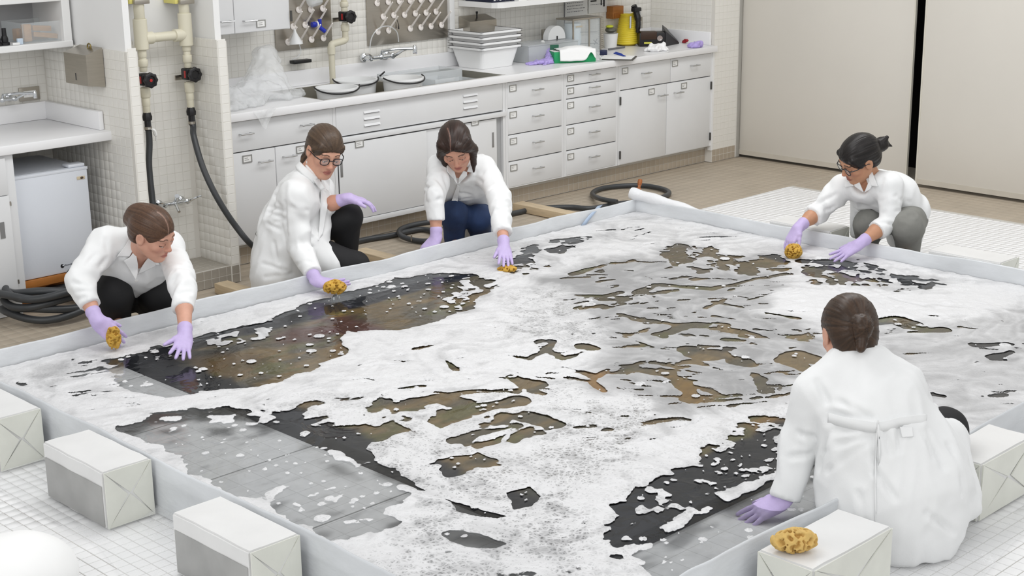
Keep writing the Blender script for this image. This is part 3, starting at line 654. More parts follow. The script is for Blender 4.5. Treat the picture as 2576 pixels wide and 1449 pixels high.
# left shelf
sh = thing('wall_shelf', 'white open wall shelf in the left niche', 'shelf', (3.3, 7.2, 1.26))
s1 = YP(183, 100, 7.08).x; zb0 = zat(100, 125, 7.08); zt0 = YP(100, 4, 7.08).z
MB().box((2.4, 7.075, zb0), (s1, 7.405, zb0 + .032), .004).box((s1 - .045, 7.08, zb0), (s1, 7.405, 1.9), .004).box((2.4, 7.08, zt0 - .004), (s1 - .044, 7.405, zt0 + .03), .004).build('boards', M['white_paint'], sh, smooth=False)
MB().box((2.4, 7.39, zb0), (s1 - .03, 7.406, 1.9)).build('back_panel', pm('shelf_back_grey', 'b2b3b5', .6), sh)
zs_ = zb0 + .033
ab = thing('acrylic_box', 'clear acrylic tray of wooden blocks on the left wall shelf', 'tray', YP(110, 112, 7.2))
q0, q1 = YP(60, 118, 7.11).x, YP(164, 108, 7.11).x
for a_, b_ in (((q0, 7.11, zs_), (q1, 7.114, zs_ + .1)), ((q0, 7.11, zs_), (q0 + .004, 7.33, zs_ + .1)), ((q1 - .004, 7.11, zs_), (q1, 7.33, zs_ + .1)), ((q0, 7.326, zs_), (q1, 7.33, zs_ + .1)), ((q0, 7.11, zs_), (q1, 7.33, zs_ + .004))):
    MB().box(a_, b_).build('pane', pm('clear_acrylic', 'e8eef0', .1, alpha=.22), ab)
mw_ = pm('light_block_wood', 'b88a55', .6, var=.15, vs=10, stretch=(2, 10, 10))
def block(o, u, v, w, lab): MB().obox(o, u, v, w, .003).build('wooden_block', mw_, None, label=lab, cat='block', group='wooden blocks in the acrylic tray')
bx, by, bz = q0 + .02, 7.14, zs_ + .005
block((bx + .005, by, bz), (.04, 0, 0), (0, .035, 0), (0, 0, .085), 'upright block at the left in the acrylic tray')
block((bx + .055, by, bz + .052), (.11, .02, -.012), (0, .03, 0), (0, 0, .026), 'round-ended wooden bar lying across the top of the tray blocks')
block((bx + .055, by + .002, bz + .022), (.13, .0, -.02), (0, .028, 0), (.003, 0, .024), 'sloping wooden bar under the top bar in the tray')
block((bx + .06, by + .05, bz), (.1, .0, .0), (0, .04, 0), (0, 0, .02), 'flat wooden block at the bottom of the tray')
block((bx - .005, by + .06, bz), (.04, .0, .0), (0, .05, 0), (0, 0, .06), 'short block at the back left of the tray')
def bottle(px, py, s, lab):
    c = YP(px, py, 7.13); c.z = zs_
    t = thing('black_bottle', lab, 'bottle', c); MB().lathe(c, (0, 0, 1), [(.024 * s, 0), (.024 * s, .012), (.017 * s, .016), (.018 * s, .03), (.014 * s, .045)], 14).build('body', M['black'], t); MB().lathe(c + Vector((0, 0, .045 * s)), (0, 0, 1), [(.012 * s, 0), (.0105 * s, .038 * s)], 12).build('cap', M['black'], t)
bottle(14, 122, 1.0, 'black bottle with a tall cap on the left wall shelf'); bottle(-4, 124, .9, 'black bottle cut by the left picture edge on the shelf')
MB().box((YP(44, 120, 7.1).x, 7.092, zs_), (YP(58, 118, 7.1).x, 7.105, zs_ + .03), .002).build('label_card', pm('pale_blue_label', 'c6d4e2', .6), None, label='little pale blue card in front of the acrylic tray', cat='card')
MB().box((YP(30, 122, 7.1).x, 7.083, zs_), (YP(48, 122, 7.1).x, 7.091, zs_ + .012), .002).build('ruler', M['paper'], None, label='short white strip lying on the left wall shelf edge', cat='strip')
# right upper shelf
us = thing('wall_shelf', 'white wall shelf with rounded corner above the steel towel box', 'shelf', (7.4, 7.2, 1.25))
ux0, ux1, uz = YP(1250, 20, 7.05).x, 8.3, YP(1250, 22, 7.05).z
pl = [(ux0 + .06, 7.05), (ux0 + .02, 7.065), (ux0, 7.10), (ux0 - .015, YB - .003), (ux1, YB - .003), (ux1, 7.05)]
MB().prism([(x, y, uz) for x, y in pl], (0, 0, .034)).build('shelf_board', M['white_paint'], us, smooth=False)
MB().box((YP(1305, 0, 7.06).x, 7.06, uz + .034), (YP(1325, 0, 7.06).x, 7.39, uz + .5)).build('upright', M['white_paint'], us)
for k, (pa, pb, lab) in enumerate(((1156, 1246, 'left dark navy box with white print on the upper shelf'), (1249, 1311, 'right dark navy box with white print on the upper shelf'))):
    a_ = ux0 + .0 if k == 0 else ux0 + .175; b_ = ux0 + .165 if k == 0 else ux0 + .315
    bxo = thing('storage_box', lab, 'box', ((a_ + b_) / 2, 7.22, uz + .034)); MB().box((a_ + .01, 7.1, uz + .034), (b_, 7.36, uz + .15), .004).build('carton', pm('navy_carton', '1d2238', .5), bxo)
    t = MB()
    for q in range(5): t.box((a_ + .02 + q * .026, 7.0985, uz + .045 + .004 * (q % 2)), (a_ + .036 + q * .026, 7.1, uz + .05 + .004 * (q % 2)))
    t.build('printing', M['paper'], bxo, smooth=False)
MB().box((YP(1382, 2, 7.1).x, 7.06, uz + .035), (YP(1440, -10, 7.1).x, 7.3, uz + .12), .003).build('white_carton', M['paper'], None, label='white carton on the right part of the upper shelf', cat='box')
trx = YP(1136, 60, YB - .03).x
MB().box((trx - .022, YB - .04, ZC + .095), (trx + .022, YB - .002, 2.4), .004).build('trim_5', M['white_paint'], None, kind='structure', label='white vertical cable duct right of the large drying rack')
# towel dispensers
td = thing('towel_dispenser', 'stainless paper towel dispenser with a key latch on the left niche wall', 'towel dispenser', (3.78, 6.9, 1.08))
def vx(x, y, z): return Vector((x, y, z))
ya, yb_ = 6.785, 7.005; za, zt_ = 1.094, 1.247
Vv = [vx(3.73, ya, za), vx(3.73, yb_, za), vx(XN - .006, yb_, za - .012), vx(XN - .006, ya, za - .012), vx(3.73, ya, zt_), vx(3.73, yb_, zt_), vx(XN - .006, yb_ , zt_ + .03), vx(XN - .006, ya, zt_ + .03)]
MB().add(Vv, [(3, 2, 1, 0), (0, 1, 5, 4), (1, 2, 6, 5), (2, 3, 7, 6), (3, 0, 4, 7), (4, 5, 6, 7)]).build('case', M['steel'], td, smooth=False)
ym = 6.90
MB().box((3.7285, ym - .003, 1.115), (3.7305, ym + .003, 1.15)).build('slot', M['gap'], td)
MB().lathe((3.80, ym - .03, zt_ + .012), (.2, 0, 1), [(.004, 0), (.004, .02)], 8).tube([Vector((3.80, ym - .03, zt_ + .03)) + Vector((0, .016 * math.cos(a), .016 * math.sin(a))) for a in np.linspace(0, 2 * PI, 13)[:-1]], .004, 6, closed=True).build('key_latch', pm('brass_key', '8a7a4c', .35, metal=.8), td)
tr_ = thing('towel_dispenser', 'stainless paper towel box behind the stack of white tubs', 'towel dispenser', YP(1210, 100, 7.3))
y0 = 7.29; xa, xb = YP(1182, 60, y0).x, YP(1249, 48, y0).x; zt_ = YP(1249, 48, y0).z; za = 1.0
Vv = [vx(xa, y0, za), vx(xb, y0, za), vx(xb, YB - .005, za), vx(xa, YB - .005, za), vx(xa, y0, zt_), vx(xb, y0, zt_), vx(xb, YB - .005, zt_ + .03), vx(xa, YB - .005, zt_ + .03)]
MB().add(Vv, [(0, 3, 2, 1), (0, 1, 5, 4), (1, 2, 6, 5), (2, 3, 7, 6), (3, 0, 4, 7), (4, 5, 6, 7)]).build('case', M['steel'], tr_, smooth=False)
MB().lathe(((xa + xb) / 2 - .01, 7.34, zt_ + .012), (0, 0, 1), [(.005, 0), (.005, .03), (.008, .032), (.008, .045)], 8).build('key_latch', M['black'], tr_)
MB().box(((xa + xb) / 2 + .02, y0 - .001, za + .03), ((xa + xb) / 2 + .026, y0 + .001, za + .07)).build('slot', M['gap'], tr_)
# outlets
def outlet(label, p, w=.115, h=.07, facing='y'):
    t = thing('wall_outlet', label, 'outlet', p); x, y, z = p
    MB().box((x - w / 2, y - .004, z - h / 2), (x + w / 2, y + .004, z + h / 2), .002).build('cover_plate', M['steel'], t)
    MB().box((x - w * .3, y - .006, z - h * .24), (x + w * .3, y - .003, z + h * .24), .001).build('receptacle', M['paper'], t)
    s = MB()
    for q in (-.2, -.05, .05, .2): s.box((x + q * w - .002, y - .0065, z - .004), (x + q * w + .002, y - .0055, z + .006))
    s.build('slots', M['black'], t, smooth=False)
    MB().box((x - .006, y - .0068, z - .004), (x + .006, y - .0056, z + .004)).build('reset_button', M['red'], t)
outlet('steel outlet plate on the left niche wall', YP(74, 236, 7.402))
outlet('steel outlet plate low behind the yellow hose', YP(1607, 62, YB - .008), .075, .11)
outlet('steel outlet plate half hidden behind the stack of tubs', YP(1257, 93, YB - .008))
outlet('steel outlet plate behind the clear round dome', YP(1378, 85, YB - .008))
# ================================================================== things on the counter
def hand(S, W, D, N, T, s=1.0, curl=(.25, .25, .25, .3), spread=.12, thumb=(.5, .35), k=.006):
    """hand: wrist W, direction D, back-of-hand normal N, thumb side T, five separate fingers"""
    W = Vector(W); D = Vector(D).normalized(); N = (Vector(N) - D * Vector(N).dot(D)).normalized(); T2 = D.cross(N); T = T2 if T2.dot(Vector(T)) > 0 else -T2
    kn = [W + D * (.088 * s) + T * (.029 * s), W + D * (.092 * s) + T * (.010 * s), W + D * (.089 * s) - T * (.009 * s), W + D * (.081 * s) - T * (.027 * s)]
    S.cone(W - D * .01 * s, W + D * .03 * s, .024 * s, .031 * s, .01, (N, .68))
    S.cone(W + D * .025 * s, W + D * .066 * s, .034 * s, .038 * s, .014, (N, .42))
    for i, q in enumerate(kn):
        S.cone(W + D * .02 * s + T * (.02 - .013 * i) * s, q, .013 * s, .0105 * s, .008)
        L = (.07, .078, .073, .056)[i] * s; a = Matrix.Rotation(spread * (1.2, .35, -.5, -1.4)[i], 3, N if T.dot(N.cross(D)) > 0 else -N) @ D; p = q; A = a.cross(N).normalized(); c = curl[i]
        for j, (f, r1, r2) in enumerate(((.45, .0098, .0088), (.31, .0088, .008), (.24, .008, .0068))):
            a = Matrix.Rotation(-c * (1.0, 1.15, .8)[j], 3, A) @ a; e = p + a * L * f; S.cone(p, e, r1 * s, r2 * s, .003 if j == 0 else .002); p = e
    b = W + D * .022 * s + T * .024 * s; out, cl = thumb
    a = (D * math.cos(out) + T * math.sin(out) - N * .25).normalized(); S.cone(W + D * .012 * s + T * .008 * s, b + a * .022 * s, .0155 * s, .0145 * s, .01); p = b + a * .018 * s
    A = a.cross(T).normalized()
    for j, (l, r1, r2) in enumerate(((.032, .012, .0105), (.028, .0105, .008))):
        a = (a + D * cl * .8 - N * cl * .25).normalized(); e = p + a * l * s; S.cone(p, e, r1 * s, r2 * s, .004); p = e
    return kn
M['glove'] = pm('lilac_nitrile_glove', 'c2b1dc', .5, var=.03, vs=60, bump=.12, bs=220, sss=.0)
M['glove_dry'] = pm('crumpled_lilac_glove', 'b3a2e0', .5, var=.08, vs=60)
# pails in the sink
m_pail = pm('white_pail_plastic', 'ebecec', .35, var=.01)
for (x, y, z, r, ang, lab) in ((5.425, 6.975, .895, .125, -.5, 'white pail with black handle at the left front of the sink'), (5.69, 7.13, .90, .13, -.5, 'white pail with black handle behind the others in the sink'), (5.905, 6.945, .905, .125, -.2, 'white pail with black handle at the right in the sink, near the faucet')):
    t = thing('pail', lab, 'pail', (x, y, ZC - .19), 'white pails standing in the sink')
    MB().lathe((x, y, ZC - .186), (0, 0, 1), [(r * .8, 0), (r * .97, z - ZC + .170), (r * 1.03, z - ZC + .172), (r * 1.03, z - ZC + .186), (r * .95, z - ZC + .186), (r * .93, z - ZC + .16), (r * .77, .006)], 32).build('body', m_pail, t)
    pts = [Vector((x + r * 1.06 * math.cos(a), y + r * 1.06 * math.sin(a) - .03 * math.sin(max(0, min(PI, a - ang - PI))) ** .5 * 0, z + .006 - .03 * math.sin(a - ang - PI))) for a in np.linspace(PI + ang, 2 * PI + ang, 17)]
    MB().tube(pts, .0045, 8).build('handle', M['black'], t)
MB().box((5.918, 6.84, ZC - .18), (5.95, 6.88, ZC + .03), .004).build('wooden_stick', M['wood'], None, label='short wooden stick standing between the sink pails', cat='stick')
p = YP(958, 195, 6.95); MB().tube([YP(956, 191, 6.95), YP(967, 181, 6.97)], .005, 8).build('black_rod', M['black'], None, label='short black rod poking up behind the right sink pail', cat='rod')
# stack of white tubs
cxy = (6.83, 7.20)
for i in range(4):
    x0, x1, y0, y1 = 6.675, 7.02, 7.06, 7.36; z0 = ZC + .001 + i * .034; h = .125
    def ring(e, z, ex=0): return [(x0 + .03 - e - ex, y0 + .03 - e - ex, z), (x1 - .03 + e + ex, y0 + .03 - e - ex, z), (x1 - .03 + e + ex, y1 - .03 + e + ex, z), (x0 + .03 - e - ex, y1 - .03 + e + ex, z)]
    R_ = ring(0, z0) + ring(.03, z0 + h) + ring(.045, z0 + h) + ring(.045, z0 + h + .014) + ring(.028, z0 + h + .014) + ring(-.003, z0 + .006)
    F_ = [(3, 2, 1, 0)] + [(a * 4 + k, a * 4 + (k + 1) % 4, a * 4 + 4 + (k + 1) % 4, a * 4 + 4 + k) for a in range(5) for k in range(4)] + [(20, 21, 22, 23)]
    bm = bmesh.new(); vs = [bm.verts.new(v) for v in R_]
    for f in F_: bm.faces.new([vs[k] for k in f])
    ed = [e for e in bm.edges if abs(e.verts[0].co.z - e.verts[1].co.z) > .004 and abs(e.verts[0].co.x - e.verts[1].co.x) < .06 and abs(e.verts[0].co.y - e.verts[1].co.y) < .06]
    bmesh.ops.bevel(bm, geom=ed, offset=.03, segments=4, profile=.5, affect='EDGES'); bm.verts.index_update()
    mesh('white_tub', [tuple(v.co) for v in bm.verts], [[v.index for v in f.verts] for f in bm.faces], m_pail, None, smooth=False,
         label=('lowest white tub of the stack, resting on the counter', 'second white tub from the bottom of the stack', 'third white tub from the bottom of the stack', 'topmost white tub of the stack on the counter')[i], cat='tub', group='nested white tubs beside the sink'); bm.free()
# clear containers standing at the right end of the sink
def tray(name, lab, x0, x1, y0, y1, z0, h, mat, cat='container', t=.004):
    o = MB().box((x0, y0, z0), (x1, y1, z0 + t)).box((x0, y0, z0), (x0 + t, y1, z0 + h)).box((x1 - t, y0, z0), (x1, y1, z0 + h)).box((x0, y0, z0), (x1, y0 + t, z0 + h)).box((x0, y1 - t, z0), (x1, y1, z0 + h)).build(name, mat, None, smooth=False, label=lab, cat=cat); return o
tray('clear_container', 'clear square container in the right sink basin, left one', 6.07, 6.24, 6.84, 7.0, ZC - .18, .20, m_clear)
tray('clear_container', 'clear square container in the right sink basin, beside the tubs', 6.27, 6.44, 6.86, 7.02, ZC - .18, .17, m_clear)
tray('clear_container', 'wide clear container at the back of the sink near the faucet', 5.98, 6.5, 7.06, 7.28, ZC - .18, .21, m_clear)
# ------------------------------------------------------------------ plastic bag on the counter
m_bag = pm('thin_clear_polythene', 'f4f6f7', .1, var=.02, alpha=.36, spec=.9, bump=.9, bs=26)
S = SDF((4.45, 6.72, ZC), (5.32, 7.38, ZC + .36), .011)
S.cone((5.02, 7.12, ZC + .02), (5.08, 7.15, ZC + .22), .17, .06, .05).cone((4.72, 6.98, ZC), (5.02, 7.08, ZC + .06), .11, .1, .05).cone((4.6, 6.86, ZC - .02), (4.8, 6.95, ZC), .06, .07, .04).ell((5.1, 7.2, ZC + .2), (.09, .07, .08), k=.05).cone((5.05, 7.0, ZC), (5.2, 7.05, ZC), .07, .04, .03)
S.plane((5, 7, ZC + .004), (0, 0, -1)); S.noise(.035, 17, 5, 3)
bag = S.build('plastic_bag', m_bag, None, sm=0, label='crumpled clear plastic bag heaped on the left end of the counter', cat='bag')
V = []; nx_, ny_ = 14, 12; F = []
for j in range(ny_):
    v = j / (ny_ - 1)
    for i in range(nx_):
        u = i / (nx_ - 1) - .5; p = YP(665, 289 + v * 42, CF - .006); w = .075 * (1 - v * .92)
        V.append((p.x + u * w * 2, CF - .006 - .012 * vnoise(np.array([[u * 5, v * 5, 3.]]), 4)[0], ZC + .004 - v * .105))
F = [(j * nx_ + i, j * nx_ + i + 1, (j + 1) * nx_ + i + 1, (j + 1) * nx_ + i) for j in range(ny_ - 1) for i in range(nx_ - 1)]
o = mesh('hanging_corner', [Vector(v) for v in V], F, m_bag, bag)
# ------------------------------------------------------------------ right part of the counter
def on(px, py, z=ZC): return ZP(px, py, z)
# clear lidded box with dark object, clear dome
p = on(1345, 160)
cb = thing('clear_box', 'frosted clear storage box with grey lids inside, on the counter', 'box', (7.32, 7.2, ZC + .001))
tb = MB()
x0, x1, y0, y1 = 7.12, 7.60, 7.08, 7.30
for a_, b_ in (((x0, y0, ZC + .001), (x1, y1, ZC + .005)), ((x0, y0, ZC + .001), (x0 + .004, y1, ZC + .11)), ((x1 - .004, y0, ZC + .001), (x1, y1, ZC + .11)), ((x0, y0, ZC + .001), (x1, y0 + .004, ZC + .11)), ((x0, y1 - .004, ZC + .001), (x1, y1, ZC + .11))): tb.box(a_, b_)
tb.build('tray', m_clear, cb, smooth=False); MB().box((x0 - .006, y0 - .006, ZC + .11), (x1 + .006, y1 + .006, ZC + .118), .003).build('lid', m_clear, cb)
for k in range(5): MB().box((x0 + .02 + k * .017, y0 + .01, ZC + .006), (x0 + .032 + k * .017, y0 + .05, ZC + .046), .002).build('grey_slide', pm('mid_grey_plastic', '8b8c90', .5), cb)
c = YP(1393, 108, 7.24)
dm = thing('dome_dispenser', 'round-topped clear plastic dome on the clear box', 'dome', (c.x, 7.24, ZC + .12))
pl = [(c.x + .085 * math.cos(a), 7.21, max(ZC + .125, c.z - .0) + .085 * math.sin(a)) for a in np.linspace(0, PI, 15)]; zb_ = ZC + .119
MB().prism([(c.x + .085, 7.21, zb_)] + pl + [(c.x - .085, 7.21, zb_)], (0, .05, 0)).build('shell', m_frost, dm); MB().box((c.x - .004, 7.206, c.z + .02), (c.x + .006, 7.211, c.z + .05)).build('catch', M['black'], dm)
MB().ball(YP(1365, 107, 7.2), .016, 12, 8).build('lid_cap', M['paper'], cb)
# thermohygrograph in a clear case
x0, x1 = YP(1440, 80, 7.17).x, YP(1512, 80, 7.17).x; z0 = ZC + .001; z1 = YP(1470, 48, 7.17).z
th = thing('recording_instrument', 'clear-cased drum chart recorder standing against the wall', 'chart recorder', ((x0 + x1) / 2, 7.24, z0))
for a_, b_ in (((x0, 7.17, z0), (x0 + .005, 7.32, z1)), ((x1 - .005, 7.17, z0), (x1, 7.32, z1)), ((x0, 7.17, z0), (x1, 7.174, z1)), ((x0, 7.17, z1 - .005), (x1, 7.32, z1))): MB().box(a_, b_).build('case_pane', pm('clear_acrylic', 'e8eef0', .1, alpha=.22), th)
for xx in (x0, x1 - .012, x0 + (x1 - x0) * .55): MB().box((xx, 7.165, z0), (xx + .012, 7.172, z1)).build('frame_bar', M['steel'], th)
MB().box((x0 - .004, 7.16, z1 - .003), (x1 + .004, 7.325, z1 + .008), .002).build('case_top', M['steel'], th)
MB().cyl((x0 + .09, 7.25, z0 + .02), (x0 + .09, 7.25, z1 - .03), .058, n=24).build('chart_drum', pm('pale_blue_chart', 'dfeaf0', .6), th)
MB().box((x0 + .055, 7.186, z1 - .055), (x0 + .12, 7.19, z1 - .045)).build('drum_band', pm('ochre_band', 'c7a65a', .6), th)
m = MB()
for zq in (.07, .15): m.tube([(x0 + .1, 7.186, z0 + zq), (x1 - .02, 7.19, z0 + zq - .012)], .0025, 6)
m.tube([(x1 - .05, 7.188, z0 + .05), (x1 - .02, 7.188, z0 + .09)], .003, 6).tube([(x1 - .06, 7.188, z0 + .085), (x1 - .015, 7.188, z0 + .055)], .003, 6); m.build('pen_arms', pm('grey_pen_metal', '6b6c70', .4), th)
m = MB()
for k in range(16): m.tube([Vector((x1 + .028 + .018 * math.cos(a), 7.2 + .018 * math.sin(a), z0 + .02 + k * .014)) for a in np.linspace(0, 2 * PI, 9)[:-1]], .0026, 5, closed=True)
m.build('wire_spiral', M['steel'], th)['kind'] = 'stuff'
# papers on the wall
def sheet(px0, py0, px1, py1, lab, lines, seed, blocks=()):
    a_, b_ = YP(px0, py0, YB - .01), YP(px1, py1, YB - .01)
    t = thing('notice', lab, 'notice', ((a_.x + b_.x) / 2, YB - .01, min(a_.z, b_.z)))
    z1, z0 = YP((px0 + px1) / 2, py0, YB - .01).z, YP((px0 + px1) / 2, py1, YB - .01).z
    MB().box((a_.x, YB - .0105, z0), (b_.x, YB - .006, z1)).build('paper', pm('white_paper_bright', 'dfdfdd', .8, var=.02), t)
    rr = random.Random(seed); m = MB()
    for k in range(lines):
        z = z1 - .03 - k * (z1 - z0 - .05) / lines; x = a_.x + .02
        while x < b_.x - .04:
            w = rr.uniform(.006, .022); m.box((x, YB - .0112, z), (x + w, YB - .0104, z + .005)); x += w + .006
    m.build('writing', pm('grey_handwriting', '8d8d90', .8), t, smooth=False)
    for (u0, v0, u1, v1) in blocks:
        MB().box((a_.x + (b_.x - a_.x) * u0, YB - .0125, z1 - (z1 - z0) * v1), (a_.x + (b_.x - a_.x) * u1, YB - .0104, z1 - (z1 - z0) * v0)).build('black_mark', M['black'], t)
    return t
sheet(1421, -40, 1477, 44, 'paper notice with grey handwriting taped to the tiles above the chart recorder', 9, 3)
sheet(1481, -40, 1526, 32, 'white printed notice with black bars right of the handwritten one', 4, 5, ((.1, .55, .42, .6), (.66, .3, .72, .75), (.8, .3, .88, .8)))
a_ = YP(1421, 64, 7.39); MB().tube([YP(1421, 8, YB - .02), YP(1420, 66, YB - .02)], .003, 6).build('cord', pm('grey_cord', '77777c', .6), None, label='grey cord hanging beside the handwritten notice', cat='cord')
# wooden box on the wall
a_, b_ = YP(1542, 48, 7.33), YP(1569, 14, 7.33)
wb = thing('wooden_holder', 'small orange wooden box hung on the tiled wall', 'wooden box', ((a_.x + b_.x) / 2, 7.36, a_.z))
MB().box((a_.x, 7.33, a_.z), (b_.x, YB - .004, b_.z), .003).build('case', M['darkwood'], wb); MB().box((a_.x + .012, 7.326, a_.z + .006), (b_.x - .03, 7.331, b_.z - .05), .001).build('front_plate', pm('deep_orange_wood', '9a5c22', .5, var=.1), wb)
# yellow coiled hose with black sprayer
c = on(1577, 116); c = Vector((8.2, 7.17, ZC)); c.x = on(1578, 113).x; c.y = on(1578, 113).y
yh = thing('coiled_hose', 'bright yellow coiled air hose standing upright by the wall', 'hose', (c.x, c.y, ZC))
pts = []
for k in range(15 * 20):
    a = 2 * PI * k / 20; q = k / 20; pts.append(Vector((c.x + (.082 - .0022 * q) * math.cos(a), c.y + (.082 - .0022 * q) * math.sin(a), ZC + .01 + q * .0145)))
MB().tube(pts, .0092, 8).build('coil', pm('yellow_hose_plastic', 'e8d23c', .4, var=.04), yh)
MB().cyl((c.x, c.y, ZC + .002), (c.x, c.y, ZC + .21), .062, n=18).build('core', pm('yellow_core', 'd9bf35', .5), yh)
sp = thing('spray_gun', 'black spray gun hooked over the yellow coiled hose', 'spray gun', (c.x, c.y - .09, ZC + .1))
MB().tube(smoothpath([(c.x - .02, c.y - .075, ZC + .29), (c.x, c.y - .085, ZC + .24), (c.x + .002, c.y - .1, ZC + .18), (c.x + .0, c.y - .1, ZC + .12), (c.x, c.y - .098, ZC + .095)], 5), [.021] * 5 + [.024] * 5 + [.02] * 5 + [.015] * 5 + [.006], 10).build('body', M['black'], sp)
MB().box((c.x - .045, c.y - .11, ZC + .245), (c.x + .03, c.y - .07, ZC + .275), .006).build('trigger', M['black'], sp); MB().box((c.x + .005, c.y - .113, ZC + .22), (c.x + .022, c.y - .103, ZC + .25), .003).build('grey_valve', M['handle'], sp)
MB().cyl((c.x - .055, c.y - .075, ZC + .13), (c.x - .052, c.y - .075, ZC + .215), .008, n=10).build('chrome_coupling', M['chrome'], sp)
# white cup with fitting
c2 = on(1536, 121)
MB().lathe((c2.x, c2.y, ZC + .001), (0, 0, 1), [(.043, 0), (.052, .10), (.054, .104), (.049, .104), (.041, .006)], 20).build('white_cup', M['paper'], None, label='plain white plastic beaker left of the yellow hose', cat='beaker')
ft = thing('hose_fitting', 'grey fitting with yellow-green clip lying on the white beaker', 'fitting', (c2.x, c2.y, ZC + .107))
MB().ball((c2.x, c2.y, ZC + .13), (.045, .04, .022), 12, 7).build('body', pm('grey_metal_part', '77766c', .4, metal=.6), ft); MB().ball((c2.x - .012, c2.y, ZC + .155), (.032, .026, .012), 10, 6).build('clip', pm('yellow_green_plastic', 'c9cf3c', .5), ft)
# black instrument case
q0, q1 = on(1608, 118), on(1660, 117)
S = SDF((8.28, 6.86, ZC), (8.74, 7.36, ZC + .2), .009)
bc = thing('instrument_case', 'black and brown hand lamp with wide black hood on the counter', 'lamp', (8.45, 7.1, ZC))
ux = (q1 - q0).normalized(); uy = Vector((-ux.y, ux.x, 0)); 
if uy.y < 0: uy = -uy
L_ = (q1 - q0).length + .04
MB().obox(Vector((q0.x, q0.y, ZC + .001)), ux * L_, uy * .13, Vector((0, 0, .10)), .01).build('body', M['black'], bc)
MB().obox(Vector((q0.x, q0.y, ZC + .05)) - uy * .003 + ux * .01, ux * (L_ * .62), uy * .09, Vector((0, 0, .056)), .005).build('brown_panel', pm('dark_brown_leatherette', '3a2516', .5), bc)
MB().lathe(Vector((q0.x, q0.y, ZC + .06)) + ux * (L_ * .78) - uy * .001, -uy, [(.02, 0), (.02, .008), (.013, .008), (.013, .004)], 16).build('dial', M['chrome'], bc)
MB().obox(Vector((q0.x, q0.y, ZC + .022)) + ux * .035 - uy * .003, ux * .055, uy * .004, Vector((0, 0, .012))).build('yellow_label', pm('yellow_label', 'd8d65a', .5), bc)
a0 = Vector((q0.x, q0.y, 0)) + ux * L_
MB().add([a0 + Vector((0, 0, ZC + .11)), a0 + uy * .16 + Vector((0, 0, ZC + .14)), a0 + uy * .16 + Vector((0, 0, ZC + .002)), a0 + Vector((0, 0, ZC + .002)), on(1708, 110) + Vector((0, 0, .01)), on(1690, 98) + Vector((0, 0, .05)), on(1690, 98), on(1708, 110)], [(0, 1, 2, 3), (0, 4, 5, 1), (4, 7, 6, 5), (3, 2, 6, 7), (0, 3, 7, 4), (1, 5, 6, 2)]).build('hood', M['black'], bc, smooth=False)
MB().tube(smoothpath([Vector((q0.x + .02, q0.y + .1, ZC + .1)), YP(1608, 72, 7.3), YP(1603, 64, 7.38)], 6), .004, 6).build('cable', M['black'], bc)
# small things
def heap(name, lab, cat, c, r, h, mat, seed, n=7, fr=30., amp=.014, hs=.004):
    c = Vector(c); S = SDF((c.x - r * 1.7, c.y - r * 1.7, c.z - .01), (c.x + r * 1.7, c.y + r * 1.7, c.z + h * 1.8 + .02), hs); rr = random.Random(seed)
    S.ell(c + Vector((0, 0, h * .25)), (r * .75, r * .6, h * .5), k=.01)
    for i in range(n):
        a = rr.uniform(0, 6.28); b = a + rr.uniform(.6, 2.4); p = c + Vector((r * math.cos(a) * rr.uniform(.3, 1), r * .8 * math.sin(a) * rr.uniform(.3, 1), rr.uniform(.006, h * .5))); q = c + Vector((r * math.cos(b) * .6, r * .6 * math.sin(b), rr.uniform(.01, h))); S.cone(p, q, .012, .01, .012, None)
    S.noise(amp, fr, seed, 2); S.plane(c + Vector((0, 0, .001)), (0, 0, -1)); return S.build(name, mat, None, sm=1, label=lab, cat=cat)
heap('tissue', 'crumpled white tissues lying on the counter before the black lamp', 'tissue', on(1655, 128), .09, .055, pm('white_tissue', 'f4f4f4', .8, var=.01), 4, 9, 26., .03)
heap('tissue', 'small crumpled white tissue at the left of the larger tissues', 'tissue', on(1628, 128), .035, .03, pm('white_tissue', 'f4f4f4', .8, var=.01), 9, 5, 30., .02)
heap('red_cloth', 'small crumpled dark red cloth beside the black lamp', 'cloth', on(1727, 108), .04, .05, pm('dark_red_cloth', '97202b', .7), 5, 6)
heap('glove_heap', 'crumpled lilac gloves lying at the right end of the counter', 'gloves', on(1748, 119), .07, .045, M['glove_dry'], 6, 9)
S = SDF((7.0, 6.85, ZC - .01), (7.34, 7.2, ZC + .1), .004)
hand(S, on(1380, 160) + Vector((0, 0, .015)), (-.75, .35, -.02), (0, 0, 1), (0, -1, 0), .95, (.05, .1, .05, .2), .2, (.9, .1)); S.cone(on(1381, 160) + Vector((0, 0, .01)), on(1384, 152) + Vector((0, 0, .06)), .026, .03, .02)
S.noise(.008, 60, 3); S.plane((0, 0, ZC + .001), (0, 0, -1)); S.build('lilac_glove', M['glove_dry'], None, label='empty lilac glove lying flat in front of the clear box', cat='glove')
